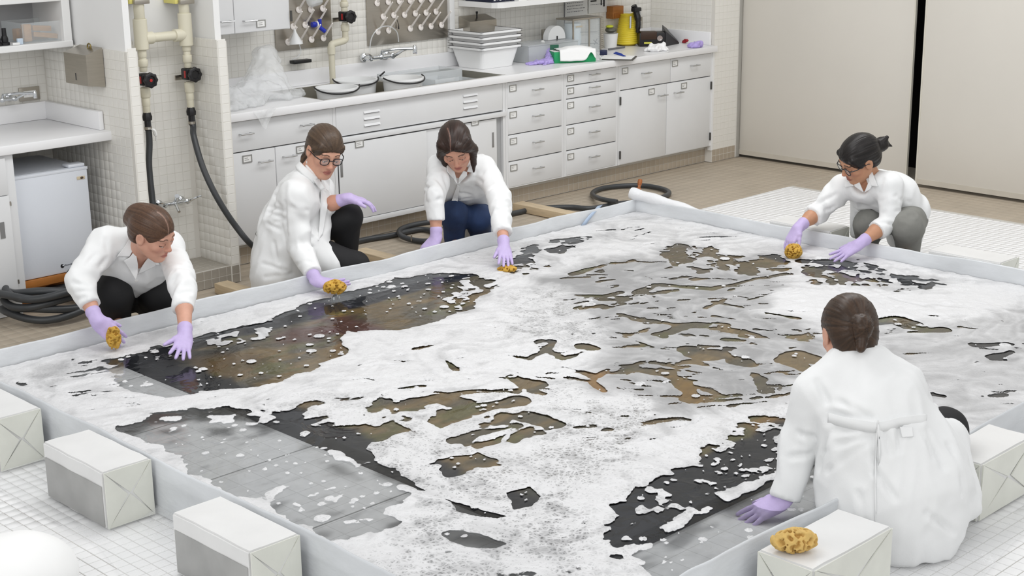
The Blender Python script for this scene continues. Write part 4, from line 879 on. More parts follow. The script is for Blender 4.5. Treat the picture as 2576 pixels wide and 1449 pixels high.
# green box with mask on it
g = thing('glove_box', 'green and white glove carton under the white face mask', 'carton', on(1450, 150))
u = (on(1500, 155) - on(1395, 160)); o_ = on(1394, 160); w = Vector((-u.y, u.x, 0)).normalized(); w = w if w.y > 0 else -w; un = u.normalized(); L_ = u.length
MB().obox(o_, un * L_, w * .12, Vector((0, 0, .075)), .003).build('carton', pm('green_card', '1c9a5f', .5), g)
MB().obox(o_ + w * .118 + un * .01, un * .06, w * .006, Vector((0, 0, .11)), .001).build('open_flap', pm('dark_green_card', '1d5a44', .5), g)
MB().obox(o_ + Vector((0, 0, .0752)) + un * .0, un * .05, w * .11, Vector((0, 0, .002))).build('white_panel', M['paper'], g)
MB().obox(o_ + Vector((0, 0, .0775)) + un * .012 + w * .05, un * .025, w * .012, Vector((0, 0, .001))).build('printed_word', M['black'], g)
V = []; F = []; n1, n2 = 26, 16
for j in range(n2):
    v = j / (n2 - 1)
    for i in range(n1):
        t_ = i / (n1 - 1); q = o_ + un * (L_ * (.12 + .86 * t_)) + w * (.12 * (1 - v) - .01); z = .082 + .02 * math.sin(PI * t_) * math.sin(PI * min(v * 1.4, 1))
        if v > .62: d_ = (v - .62) / .38; z -= d_ * .07 * (1 - .75 * math.exp(-((t_ - .86) / .1) ** 2)); q = o_ + un * (L_ * (.12 + .86 * t_)) + w * (-.012 - .01 * d_ + .12 * (1 - .62) * max(0, 1 - d_ * 3) * 0)
        else: q = o_ + un * (L_ * (.12 + .86 * t_)) + w * (.12 - .13 * v / .62)
        V.append(q + Vector((0, 0, z + .006 * vnoise(np.array([[t_ * 7, v * 6, 1.]]), 8)[0])))
F = [(j * n1 + i, j * n1 + i + 1, (j + 1) * n1 + i + 1, (j + 1) * n1 + i) for j in range(n2 - 1) for i in range(n1 - 1)]
mk = mesh('face_mask', V, F, pm('white_fabric_mask', 'f3f3f2', .7, var=.01), None, label='white face mask draped over the green carton', cat='mask')
md = mk.modifiers.new('thick', 'SOLIDIFY'); md.thickness = .003
MB().tube(smoothpath([V[n1 - 1], V[n1 - 1] + un * .03 + Vector((0, 0, -.02)), V[-1] + un * .04 + Vector((0, 0, .0)), V[-1]], 5), .002, 5).build('ear_loop', M['paper'], mk)
# clipboard, pens, phone, bar
a0, a1, a2 = on(1508, 151), on(1592, 153), on(1601, 145)
k = thing('clipboard', 'clipboard with white paper lying at the counter edge', 'clipboard', a0); e1 = a1 - a0; e2 = (a2 - a1) * 1.15
MB().obox(a0 + Vector((0, 0, .001)), e1, e2, Vector((0, 0, .007)), .001).build('board', pm('dark_clipboard_edge', '4c4a45', .6), k); MB().obox(a0 + Vector((0, 0, .0085)) + e1 * .01 + e2 * .02, e1 * .94, e2 * .95, Vector((0, 0, .002))).build('paper', M['paper'], k)
for (p0, p1, lab) in (((1545, 134), (1574, 141), 'blue pen lying on the clipboard, front one'), ((1549, 132), (1566, 137), 'blue pen lying on the clipboard, rear one')):
    a_, b_ = on(*p0, ZC + .017), on(*p1, ZC + .017); MB().tube([a_, a_ + (b_ - a_) * .8, b_], [.0055, .0055, .002], 8).build('pen', pm('royal_blue_plastic', '1d3fa8', .4), None, label=lab, cat='pen')
a_ = on(1509, 139); c = (on(1527, 139) - a_); w = Vector((-c.y, c.x, 0)).normalized()
ph = thing('dark_device', 'small dark blue device standing behind the clipboard', 'device', a_)
MB().obox(a_ + Vector((0, 0, .001)), c, w * .05, Vector((0, 0, .032)), .004).build('body', pm('navy_plastic', '232a4a', .4), ph); MB().obox(a_ + Vector((0, 0, .0335)) + c * .45 + w * .01, c * .3, w * .03, Vector((0, 0, .001))).build('screen', pm('blue_grey_screen', '5b6687', .3), ph)
a_, b_ = on(1531, 127), on(1571, 121); MB().tube([a_ + Vector((0, 0, .008)), b_ + Vector((0, 0, .008))], .007, 8).build('grey_rod', pm('grey_rod_plastic', '6d6d70', .5), None, label='grey rod lying on the counter behind the clipboard', cat='rod')
# ================================================================== the wash pool
ZW = .118
def bil(px, py, z=ZW): p = ZP(px, py, z); return (p.x, p.y)
m_liner = pm('milky_pool_liner', 'e0e3e6', .22, var=.09, vs=4, bump=.35, bs=14, alpha=.8, spec=.6, stretch=(1, 1, 2.5))
m_film = pm('thin_floor_film', 'f3f4f5', .15, var=.02, alpha=.3, bump=.8, bs=12, spec=.8)
pool = thing('wash_pool', 'shallow rectangular wash pool with milky plastic walls in the middle of the floor', 'pool', (4.6, 4.1, 0))
def strip(name, a, b, out, h, seed, parent, mat, n=140, m_=7, wave=.012, t=.012, foot=.0):
    """standing sheet from a to b, wavy along its length, closed by a solid thickness"""
    a, b, out = Vector(a), Vector(b), Vector(out); V = []; F = []
    us = np.linspace(0, 1, n); L_ = (b - a).length
    nzv = fbm(np.stack([us * L_ * 3, us * 0, us * 0 + seed], 1), seed, 1., 3); nzh = fbm(np.stack([us * L_ * 2.2, us * 0 + 5, us * 0 + seed], 1), seed + 3, 1., 3)
    prof_ = [(-.5, 0), (-.5, .33), (-.5, .66), (-.5, .97), (-.2, 1.0), (.2, 1.0), (.5, .97), (.5, .66), (.5, .33), (.5, 0)]
    for i, u in enumerate(us):
        for k, (o_, hh) in enumerate(prof_):
            w = wave * (nzv[i] - .5) * 2 * (hh ** 1.0) + wave * .5 * (vnoise(np.array([[u * L_ * 9, hh * 2.2, seed]]), 5)[0] - .5)
            V.append(a + (b - a) * u + out * (o_ * t + w) + Vector((0, 0, h * hh + (nzh[i] - .5) * .024 * hh)))
    q = len(prof_)
    F = [(i * q + k, i * q + k + 1, (i + 1) * q + k + 1, (i + 1) * q + k) for i in range(n - 1) for k in range(q - 1)]
    return mesh(name, V, F, mat, parent)
strip('liner_wall', (RX0, RY0, .003), (RX0, RY1, .003), (-1, 0, 0), .2, 1, pool, m_liner)
strip('liner_wall', (RX0, RY1, .003), (RX1 + .03, RY1, .003), (0, 1, 0), .2, 2, pool, m_liner, wave=.02)
strip('liner_wall', (RX1, RY1, .003), (RX1, RY0, .003), (1, 0, 0), .2, 3, pool, m_liner, wave=.016)
strip('liner_wall', (RX1, RY0, .003), (RX0, RY0, .003), (0, -1, 0), .2, 4, pool, m_liner)
# grey mats on the bottom
m_mat = pm('grey_mesh_mat', 'd2d2d2', .6, var=.05, vs=30)
nt = m_mat.node_tree; N = nt.nodes; L = nt.links; br = N.new('ShaderNodeTexBrick'); br.offset = 0; br.inputs['Scale'].default_value = 1; br.inputs['Brick Width'].default_value = .095; br.inputs['Row Height'].default_value = .095; br.inputs['Mortar Size'].default_value = .0016
br.inputs['Color1'].default_value = (1, 1, 1, 1); br.inputs['Color2'].default_value = (.97, .97, .97, 1); br.inputs['Mortar'].default_value = (.78, .78, .78, 1)
tc = N.new('ShaderNodeTexCoord'); L.new(tc.outputs['Object'], br.inputs[0]); bs_ = N['Principled BSDF']; src = bs_.inputs['Base Color'].links[0].from_socket
mx = N.new('ShaderNodeMix'); mx.data_type = 'RGBA'; mx.blend_type = 'MULTIPLY'; mx.inputs[0].default_value = 1; L.new(src, mx.inputs[6]); L.new(br.outputs[0], mx.inputs[7]); L.new(mx.outputs[2], bs_.inputs['Base Color'])
for k in range(7):
    y1 = 5.74 - (0 if k == 0 else .36 + (k - 1) * .58); y0 = max(5.74 - .36 - k * .58, RY0 + .02)
    if y0 < y1: MB().box((RX0 + .02, y0 + .003, .004), (RX1 - .02, y1 - .003, .07), .003).build('floor_mat', m_mat, pool)
# outer film skirts lying on the floor
def skirt(name, a, b, out, w, seed, parent):
    a, b, out = Vector(a), Vector(b), Vector(out); n, q = 120, 12; V = []; L_ = (b - a).length
    for i in range(n):
        u = i / (n - 1); ww = w * (.75 + .5 * vnoise(np.array([[u * L_ * 2.5, 1., seed]]), 2)[0])
        for k in range(q):
            s_ = k / (q - 1); p = a + (b - a) * u + out * (s_ * ww); V.append(p + Vector((0, 0, .003 + .014 * fbm(np.array([[p.x * 9, p.y * 9, seed]]), 7, 1., 2)[0] + .02 * max(0, 1 - s_ * 5))))
    F = [(i * q + k, i * q + k + 1, (i + 1) * q + k + 1, (i + 1) * q + k) for i in range(n - 1) for k in range(q - 1)]
    return mesh(name, V, F, m_film, parent)
skirt('floor_film', (RX0 - .01, 2.6, 0), (RX0 - .01, RY1, 0), (-1, 0, 0), .30, 1, pool)
skirt('floor_film', (RX1, RY0 - .01, 0), (2.75, RY0 - .01, 0), (0, -1, 0), .36, 2, pool)
skirt('floor_film', (RX1 + .01, RY0 + .1, 0), (RX1 + .01, 5.5, 0), (1, 0, 0), .22, 3, pool)
# ------------------------------------------------------------------ signed distance to picture polygons on the water plane
nx_g, ny_g = 606, 481
GX = np.linspace(RX0 + .008, RX1 - .008, nx_g); GY = np.linspace(RY0 + .008, RY1 - .012, ny_g)
XX, YY = np.meshgrid(GX, GY, indexing='ij')
def sdpoly(poly, X, Y):
    P = np.array([bil(*p) if p[0] < 3000 else p for p in poly]); d = np.full(X.shape, 1e9); ins = np.zeros(X.shape, bool); n = len(P)
    for i in range(n):
        a, b = P[i], P[(i + 1) % n]; e = b - a; wx, wy = X - a[0], Y - a[1]; t = np.clip((wx * e[0] + wy * e[1]) / max(e @ e, 1e-9), 0, 1)
        d = np.minimum(d, (wx - e[0] * t) ** 2 + (wy - e[1] * t) ** 2)
        c = ((a[1] <= Y) != (b[1] <= Y)); xi = a[0] + (Y - a[1]) * e[0] / (e[1] if abs(e[1]) > 1e-9 else 1e-9); ins ^= c & (X < xi)
    d = np.sqrt(d); return np.where(ins, d, -d)
def sst(a, b, x): t = np.clip((x - a) / (b - a), 0, 1); return t * t * (3 - 2 * t)
PG = np.stack([XX, YY, XX * 0], -1)
wrp = np.stack([fbm(PG, 11, 2.2, 3) - .5, fbm(PG, 12, 2.2, 3) - .5, XX * 0], -1)
def rank01(a): lo, hi = np.quantile(a, .005), np.quantile(a, .995); return np.clip((a - lo) / (hi - lo), 0, 1)
swirl = rank01(fbm(PG * np.array([1, 1.6, 1]) + wrp * .55, 21, 7., 3))
fine = rank01(fbm(PG + wrp * .12, 31, 22., 3))
cov = np.full(XX.shape, .97); thk = np.full(XX.shape, .88); lace = np.full(XX.shape, .12); fin = np.full(XX.shape, .45)
edge = (fbm(PG, 41, 5., 3) - .5)
def region(poly, soft, c, t, l, f, jag=.12):
    global cov, thk, lace, fin
    sd = sdpoly(poly, XX, YY) + edge * jag; w = sst(-soft, soft, sd)
    cov = cov + (c - cov) * w; thk = thk + (t - thk) * w; lace = lace + (l - lace) * w; fin = fin + (f - fin) * w
# grey soap film, centre and right
region([(1360, 705), (1480, 650), (1600, 640), (1760, 655), (1960, 690), (1980, 760), (2060, 830), (2120, 900), (2000, 960), (1990, 1010), (1850, 1010), (1740, 1050), (1560, 1040), (1440, 990), (1500, 930), (1540, 890), (1500, 850), (1450, 800), (1420, 750)], .12, .84, .12, .0, .2)
region([(2080, 800), (2300, 770), (2700, 770), (2760, 900), (2576, 1010), (2440, 1080), (2300, 1030), (2150, 930)], .15, .95, .4, .0, .3)
region([(1290, 740), (1400, 720), (1480, 800), (1520, 850), (1400, 880), (1260, 850)], .1, .96, .72, .75, .6)
region([(1280, 985), (1420, 960), (1500, 1000), (1620, 1000), (1640, 1040), (1480, 1060), (1380, 1040)], .06, .97, .8, .8, .5)
region([(1930, 790), (1960, 735), (2100, 725), (2350, 745), (2500, 720), (2545, 745), (2520, 790), (2350, 815), (2150, 800)], .1, 1., .97, .0, .5)
region([(1490, 560), (1610, 535), (1800, 580), (2050, 650), (1980, 655), (1900, 640), (1800, 630), (1640, 612), (1500, 620)], .08, .96, .72, .1, .4)
# openings: rug and bare floor showing through
region([(318, 900), (400, 868), (470, 850), (560, 832), (660, 815), (760, 765), (900, 732), (1000, 700), (1080, 686), (1180, 690), (1225, 705), (1232, 740), (1190, 775), (1120, 800), (1060, 818), (1000, 832), (920, 832), (866, 830), (850, 850), (866, 885), (830, 905), (780, 935), (700, 960), (600, 978), (520, 990), (430, 975), (350, 930)], .035, .04, .55, .5, .7, .07)
region([(500, 855), (560, 838), (640, 825), (700, 818), (660, 850), (600, 868), (530, 872)], .03, .55, .6, .2, .6)
region([(860, 775), (900, 760), (925, 790), (905, 822), (866, 815)], .03, .0, .5, .5, .7, .05)
region([(250, 905), (330, 895), (430, 960), (510, 990), (420, 1003), (330, 985), (270, 940)], .025, .06, .6, .3, .6, .06)
region([(1120, 715), (1200, 700), (1225, 720), (1210, 760), (1150, 780), (1110, 760)], .05, .42, .85, .2, .9)
region([(330, 895), (420, 862), (500, 850), (470, 885), (400, 905)], .04, .5, .8, .3, .75)
region([(300, 1075), (400, 1050), (480, 1030), (570, 1018), (640, 1050), (760, 1090), (860, 1150), (1000, 1215), (1050, 1245), (1010, 1290), (1030, 1330), (900, 1345), (830, 1362), (700, 1290), (560, 1215), (420, 1140), (330, 1095)], .04, .2, .85, .3, .35, .1)
region([(330, 1085), (440, 1045), (560, 1055), (520, 1080), (470, 1110), (380, 1110)], .05, .5, .9, .2, .3)
region([(60, 950), (140, 905), (260, 880), (300, 900), (240, 950), (120, 985)], .08, .82, .6, .3, .4)
region([(640, 1040), (760, 1005), (900, 990), (1010, 1000), (1290, 985), (1350, 1010), (1330, 1060), (1420, 1075), (1350, 1110), (1250, 1130), (1290, 1180), (1340, 1230), (1320, 1295), (1180, 1275), (1020, 1225), (870, 1150), (740, 1090)], .05, .56, .8, .45, .25)
region([(780, 1090), (930, 1062), (1030, 1080), (1100, 1112), (960, 1140), (930, 1125), (990, 1185), (1120, 1245), (1290, 1292), (1240, 1305), (1080, 1255), (930, 1185), (830, 1130)], .03, .2, .7, .8, .4)
# bubbly lace in the front
region([(925, 1120), (1010, 1092), (1150, 1115), (1300, 1140), (1430, 1070), (1620, 1010), (1650, 1060), (1580, 1120), (1660, 1150), (1560, 1250), (1500, 1330), (1640, 1500), (1000, 1500), (900, 1410), (1000, 1330), (1040, 1250), (1110, 1252), (1000, 1190)], .03, .92, .8, 1., .25, .1)
region([(1120, 1160), (1200, 1130), (1290, 1150), (1300, 1180), (1200, 1185), (1130, 1200)], .025, .1, .7, .8, .4)
region([(1270, 1240), (1330, 1228), (1362, 1250), (1340, 1275), (1290, 1285)], .02, .0, .7, .8, .4, .05)
region([(1110, 1250), (1210, 1285), (1282, 1300), (1250, 1305), (1150, 1285)], .015, .0, .7, .8, .4, .03)
region([(1130, 1340), (1230, 1352), (1300, 1372), (1240, 1378), (1140, 1360)], .02, .15, .7, .8, .4)
region([(1500, 1340), (1430, 1260), (1560, 1160), (1760, 1085), (1900, 1040), (2060, 1010), (2060, 1050), (1800, 1110), (1640, 1195), (1560, 1255), (1520, 1330), (1640, 1500), (1480, 1500)], .05, 1., 1., .3, .4)
region([(1528, 1340), (1560, 1275), (1640, 1212), (1760, 1165), (1800, 1110), (1900, 1045), (2100, 1040), (2100, 1100), (1960, 1190), (1850, 1235), (1730, 1300), (1640, 1360), (1560, 1390)], .035, .27, .8, .5, .95, .12)
region([(1600, 1400), (1740, 1310), (1960, 1200), (2150, 1150), (2150, 1290), (1900, 1400), (1740, 1500), (1640, 1449)], .03, .03, .8, .5, .5, .05)
# streaky rug windows at the back
region([(1260, 660), (1330, 620), (1400, 598), (1480, 598), (1440, 632), (1420, 662), (1370, 690), (1290, 690)], .06, .5, .7, .1, .45)
region([(1630, 640), (1700, 612), (1790, 622), (1830, 640), (1960, 640), (2010, 665), (1990, 690), (1900, 690), (1780, 685), (1690, 668)], .05, .42, .3, .0, .5)
region([(1970, 645), (2080, 655), (2180, 658), (2260, 688), (2400, 700), (2390, 722), (2250, 738), (2150, 722), (2050, 716), (2020, 682)], .05, .42, .55, .1, .8)
region([(1420, 755), (1500, 735), (1590, 735), (1650, 720), (1700, 745), (1560, 760), (1500, 755)], .05, .55, .3, 0, .4)
lines = 1 - np.abs(2 * fbm(PG * np.array([1., 1., 1]) + wrp * .9, 61, 5.5, 3) - 1); lines2 = fbm(PG * np.array([3.5, 3.5, 1]) + wrp * 3.0, 63, 6., 3)
thk = np.clip(thk + (lines - .75) * .55 * (1 - lace * .6) + (lines2 - .5) * .5, 0, 1)
Nz = swirl * (1 - fin) + fine * fin; Nz = rank01(Nz)
fieldv = (cov * 1.12 - .06 - Nz)
# explicit open streaks
def stroke(pts, w, push=.9):
    global fieldv
    P = [np.array(bil(*p)) for p in pts]; pw = w / 470.
    cut_stroke(P, pw, push)
def cut_stroke(P, pw, push):
    global fieldv
    A_p = np.array(P); mg = pw * 2.2 + .05; i0, i1 = np.searchsorted(GX, [A_p[:, 0].min() - mg, A_p[:, 0].max() + mg]); j0, j1 = np.searchsorted(GY, [A_p[:, 1].min() - mg, A_p[:, 1].max() + mg]); w_ = (slice(i0, i1), slice(j0, j1))
    X, Y = XX[w_], YY[w_]; d = np.full(X.shape, 9.)
    if not X.size: return
    for a, b in zip(P[:-1], P[1:]):
        e = b - a; t = np.clip(((X - a[0]) * e[0] + (Y - a[1]) * e[1]) / max(e @ e, 1e-9), 0, 1); d = np.minimum(d, np.hypot(X - a[0] - e[0] * t, Y - a[1] - e[1] * t))
    fieldv[w_] = fieldv[w_] - push * sst(pw * 1.5, pw * .55, d + edge[w_] * .09 * min(1, pw / .02) + (fine[w_] - .5) * .02)
for pts, w in (([(1440, 690), (1500, 672), (1590, 682), (1640, 702)], 7), ([(1600, 738), (1650, 716), (1790, 726), (1850, 716), (1900, 702), (1985, 690)], 12), ([(1450, 742), (1520, 746), (1560, 736)], 10),
               ([(1560, 790), (1600, 802), (1700, 816), (1740, 816)], 8), ([(1800, 760), (1850, 770), (1940, 790), (2010, 802)], 7), ([(1680, 838), (1720, 820), (1755, 818)], 14), ([(1655, 842), (1670, 850)], 14), ([(1800, 795), (1860, 805)], 8), ([(1800, 828), (1860, 835)], 8), ([(1885, 838), (1960, 858)], 5),
               ([(1465, 936), (1500, 948), (1530, 930)], 14), ([(1490, 960), (1520, 985)], 14), ([(1540, 938), (1600, 932), (1680, 942), (1722, 962), (1740, 1005)], 14), ([(1275, 897), (1330, 905), (1372, 885), (1380, 862)], 14), ([(1380, 886), (1420, 906), (1465, 888)], 13), ([(1470, 872), (1490, 880)], 22),
               ([(1600, 858), (1640, 872)], 14), ([(1735, 880), (1775, 895), (1800, 890)], 20), ([(1862, 905), (1885, 918)], 16), ([(1970, 905), (2010, 888), (2065, 908)], 22), ([(1990, 875), (2045, 868)], 12), ([(1995, 915), (2035, 930)], 14), ([(2205, 812), (2250, 803), (2295, 822)], 24), ([(2290, 836), (2375, 830)], 10),
               ([(2455, 868), (2535, 866)], 16), ([(2505, 900), (2545, 884)], 9), ([(2330, 990), (2370, 996)], 10), ([(1118, 905), (1150, 935)], 11), ([(1140, 905), (1172, 900)], 6), ([(1290, 950), (1335, 968)], 22), ([(1055, 880), (1085, 872)], 10), ([(1005, 978), (1060, 972)], 10), ([(1100, 998), (1190, 986), (1290, 985)], 12), ([(1030, 1020), (1100, 1000), (1160, 1015)], 24), ([(1190, 1030), (1290, 1010)], 24), ([(1330, 1050), (1390, 1068)], 24),
               ([(770, 1000), (800, 993)], 7), ([(880, 960), (920, 955)], 6), ([(1500, 1088), (1530, 1082)], 10), ([(1450, 1076), (1490, 1072)], 10), ([(700, 1065), (780, 1085), (900, 1085)], 14)): stroke(pts, w)
# many small slits drifting with the current in the grey film
rs_ = np.random.default_rng(12)
for zone, cnt in (([(1400, 690), (1600, 650), (1960, 690), (2060, 830), (2060, 980), (1750, 1040), (1500, 980), (1540, 880), (1440, 790)], 120), ([(2180, 790), (2576, 780), (2576, 980), (2440, 1060), (2250, 1000)], 26), ([(1250, 880), (1500, 880), (1480, 1010), (1250, 980)], 26), ([(900, 900), (1250, 860), (1250, 990), (900, 1000)], 16), ([(1400, 1010), (1700, 1040), (1620, 1150), (1450, 1120)], 18), ([(80, 930), (300, 900), (420, 1000), (200, 1040)], 30), ([(1500, 570), (1800, 600), (1700, 640), (1450, 640)], 14)):
    zp = np.array(zone, float); k_ = 0
    while k_ < cnt:
        p = np.array([rs_.uniform(zp[:, 0].min(), zp[:, 0].max()), rs_.uniform(zp[:, 1].min(), zp[:, 1].max())]); ins = False; n_ = len(zp)
        for i in range(n_):
            a, b = zp[i], zp[(i + 1) % n_]
            if (a[1] <= p[1]) != (b[1] <= p[1]) and p[0] < a[0] + (p[1] - a[1]) * (b[0] - a[0]) / (b[1] - a[1]): ins = not ins
        if not ins: continue
        k_ += 1; q = np.array(bil(*p)); ln_ = .02 + rs_.exponential(.055); P = [q]
        for st_ in range(4):
            th = -.78 + 1.5 * (vnoise(np.array([[q[0] * 1.3, q[1] * 1.3, 2.]]), 77)[0] - .5) + .25 * rs_.normal(); q = q + np.array([math.cos(th), math.sin(th)]) * ln_ / 4; P.append(q)
        cut_stroke(P, .0042 + min(rs_.exponential(.0025), .009), .75)
# stray bubbles on the open water, extra small ones standing in for ripple glints
rb = np.random.default_rng(5); nb = 0
bub = np.zeros(XX.shape)
while nb < 2600:
    x, y = rb.uniform(RX0 + .05, RX1 - .05), rb.uniform(RY0 + .05, RY1 - .05); i, j = int((x - GX[0]) / (GX[1] - GX[0])), int((y - GY[0]) / (GY[1] - GY[0])); nb += 1
    if fieldv[i, j] > -.35: continue
    r = min(rb.exponential(.0055) + .0045, .034); q = int(r / .006) + 2; si, sj = slice(max(i - q, 0), i + q + 1), slice(max(j - q, 0), j + q + 1)
    d = np.hypot(XX[si, sj] - x, YY[si, sj] - y) * (1 + .3 * (fine[si, sj] - .5)); bub[si, sj] = np.maximum(bub[si, sj], sst(r, r * .6, d)); thk[si, sj] = np.where(d < r * 1.2, .85, thk[si, sj]); lace[si, sj] = np.where(d < r * 1.2, .55, lace[si, sj])
fieldv = np.maximum(fieldv, bub * .5 - .12 + np.minimum(fieldv, 0) * .2)
dist_e = np.minimum(np.minimum(XX - RX0, RX1 - XX), np.minimum(YY - RY0, RY1 - YY)); rim_w = sst(.05, .012, dist_e); fieldv = np.where(rim_w > .01, np.maximum(fieldv, rim_w * .4 - .1), fieldv); thk = np.maximum(thk, rim_w * .9)
# ------------------------------------------------------------------ rug under water
rug_x0, rug_x1, rug_y0, rug_y1 = 3.10, 6.48, 2.78, 5.55
n1, n2 = 250, 206
RXs, RYs = np.meshgrid(np.linspace(rug_x0, rug_x1, n1), np.linspace(rug_y0, rug_y1, n2), indexing='ij'); RP = np.stack([RXs, RYs, RXs * 0], -1)
def lin(h): return np.array(srgb(h)[:3])
a_ = fbm(RP * np.array([1.4, 4.5, 1]) + 3, 51, 2.4, 4)[..., None]; b_ = fbm(RP * np.array([2, 5, 1]) + 9, 52, 3.4, 4)[..., None]; c_ = fbm(RP * np.array([3, 16, 1]), 53, 6, 3)[..., None]
colr = lin('625a49') * (1 - sst(.42, .6, a_)) + lin('836f4d') * sst(.42, .6, a_)
colr = colr * (1 - sst(.52, .64, b_) * .8) + lin('67653d') * sst(.52, .64, b_) * .8
colr = colr * (1 - sst(.64, .76, fbm(RP + 30, 54, 3.2, 3)[..., None]) * .8) + lin('303336') * sst(.64, .76, fbm(RP + 30, 54, 3.2, 3)[..., None]) * .8
def paint(poly, hexc, soft, amt=1., jag=.15):
    global colr
    w = (sst(-soft, soft, sdpoly(poly, RXs, RYs) + (a_[..., 0] - .5) * jag) * amt)[..., None]; colr = colr * (1 - w) + lin(hexc) * w
paint([(720, 825), (800, 815), (850, 830), (790, 860), (700, 865), (680, 845)], '5a3030', .05, .8)
paint([(800, 800), (900, 790), (960, 830), (880, 850), (830, 840)], '5c2a33', .05, .7)
paint([(860, 750), (980, 760), (1050, 810), (1000, 820), (900, 790), (850, 775)], '77633f', .05, .85)
paint([(1000, 700), (1100, 690), (1150, 705), (1060, 740), (980, 735)], '6e5b3b', .06, .7)
paint([(450, 900), (560, 880), (660, 900), (600, 940), (500, 930)], '5d4526', .06, .7)
paint([(1480, 930), (1540, 930), (1530, 990), (1490, 970)], 'a37b48', .05, .9)
paint([(1690, 945), (1760, 960), (1750, 1010), (1700, 990)], '8a6a35', .05, .9)
paint([(1880, 1060), (2000, 1030), (2000, 1080), (1900, 1100)], '96733f', .04, .9)
paint([(1640, 630), (1700, 612), (1900, 650), (1990, 680), (1750, 690)], '66583f', .08, .8)
bd = np.minimum(np.minimum(RXs - rug_x0, rug_x1 - RXs), np.minimum(RYs - rug_y0, rug_y1 - RYs)); bdw = np.minimum(np.minimum(RXs - rug_x0, rug_x1 - RXs), np.minimum((RYs - rug_y0) * .5, rug_y1 - RYs)); wb_ = (sst(.17, .12, bdw + (b_[..., 0] - .5) * .1))[..., None]; colr = colr * (1 - wb_) + lin('24262c') * wb_
wb_ = (sst(.045, .055, bd) * sst(.085, .07, bd))[..., None] * .0; colr = colr * (.72 + .56 * c_) * (.8 + .5 * fbm(RP * np.array([6, 40, 1]), 57, 7, 2)[..., None])
zr = .1135 + .003 * (fbm(RP, 55, 2.5, 2) - .5) - .045 * sst(.012, .0, bd)
V = np.stack([RXs, RYs, zr], -1).reshape(-1, 3); I = np.arange(n1 * n2).reshape(n1, n2); F = np.stack([I[:-1, :-1], I[1:, :-1], I[1:, 1:], I[:-1, 1:]], -1).reshape(-1, 4)
rug = mesh('tapestry', V, F, pm('wet_woven_tapestry', '3a342b', .55, var=.1, vs=70, stretch=(1, 4, 1), bump=.25, bs=300, attr='weave'), None, label='large dark brown and olive tapestry lying under the soapy water', cat='tapestry')
ca = rug.data.color_attributes.new('weave', 'FLOAT_COLOR', 'POINT'); ca.data.foreach_set('color', np.concatenate([colr, np.ones(colr.shape[:2] + (1,))], -1).astype(np.float32).ravel())
# ------------------------------------------------------------------ water surface
m_w = bpy.data.materials.new('clear_water'); m_w.use_nodes = True; nt = m_w.node_tree; N = nt.nodes; L = nt.links; N.remove(N['Principled BSDF'])
tr = N.new('ShaderNodeBsdfTransparent'); tr.inputs[0].default_value = (.96, .97, .975, 1); gl = N.new('ShaderNodeBsdfGlossy'); gl.inputs['Roughness'].default_value = .04
fr_ = N.new('ShaderNodeFresnel'); fr_.inputs[0].default_value = 1.33; mxs = N.new('ShaderNodeMixShader'); tc = N.new('ShaderNodeTexCoord'); nz = N.new('ShaderNodeTexNoise'); nz.inputs['Scale'].default_value = 9; nz.inputs['Detail'].default_value = 3; nz.inputs['Distortion'].default_value = .8
bp = N.new('ShaderNodeBump'); bp.inputs['Strength'].default_value = .12; bp.inputs['Distance'].default_value = .03; L.new(tc.outputs['Object'], nz.inputs[0]); L.new(nz.outputs[0], bp.inputs['Height'])
for q in (gl, fr_): L.new(bp.outputs[0], q.inputs['Normal'])
L.new(fr_.outputs[0], mxs.inputs[0]); L.new(tr.outputs[0], mxs.inputs[1]); L.new(gl.outputs[0], mxs.inputs[2]); L.new(mxs.outputs[0], N['Material Output'].inputs[0])
wv = [(RX0 + .01, RY0 + .01, ZW - .0016), (RX1 - .01, RY0 + .01, ZW - .0016), (RX1 - .01, RY1 - .01, ZW - .0016), (RX0 + .01, RY1 - .01, ZW - .0016)]
mesh('water', wv, [(0, 1, 2, 3)], m_w, None, label='clear soapy water filling the shallow wash pool', cat='water', kind='stuff', smooth=False)
# ------------------------------------------------------------------ foam
op = sst(-.08, .25, fieldv)
zf_ = ZW + .0005 + op * (.0006 + .012 * thk ** 2 * (.4 + .6 * fine) * (1 - .6 * lace)) - .0006 * (op <= 0)
V = np.stack([XX, YY, zf_], -1).reshape(-1, 3); I = np.arange(nx_g * ny_g).reshape(nx_g, ny_g); F = np.stack([I[:-1, :-1], I[1:, :-1], I[1:, 1:], I[:-1, 1:]], -1).reshape(-1, 4)
vis = (fieldv > -.3); keep = (vis[:-1, :-1] | vis[1:, :-1] | vis[1:, 1:] | vis[:-1, 1:]).reshape(-1); F = F[keep]
m_f = bpy.data.materials.new('soap_foam'); m_f.use_nodes = True; nt = m_f.node_tree; N = nt.nodes; L = nt.links; B = N['Principled BSDF']
def nd(t, **k):
    n = N.new(t)
    for a, b in k.items(): setattr(n, a, b)
    return n
def mth(op_, a, b=None, c=None, clamp=False):
    n = nd('ShaderNodeMath', operation=op_, use_clamp=clamp)
    for i, v in enumerate((a, b, c)):
        if v is None: continue
        if isinstance(v, (int, float)): n.inputs[i].default_value = v
        else: L.new(v, n.inputs[i])
    return n.outputs[0]
def att(nm): return nd('ShaderNodeAttribute', attribute_name=nm).outputs['Fac']
A_, T_, LC = att('foam_field'), att('foam_thick'), att('foam_lace')
tc = nd('ShaderNodeTexCoord'); n1_ = nd('ShaderNodeTexNoise'); n1_.inputs['Scale'].default_value = 55; n1_.inputs['Detail'].default_value = 4; L.new(tc.outputs['Object'], n1_.inputs[0])
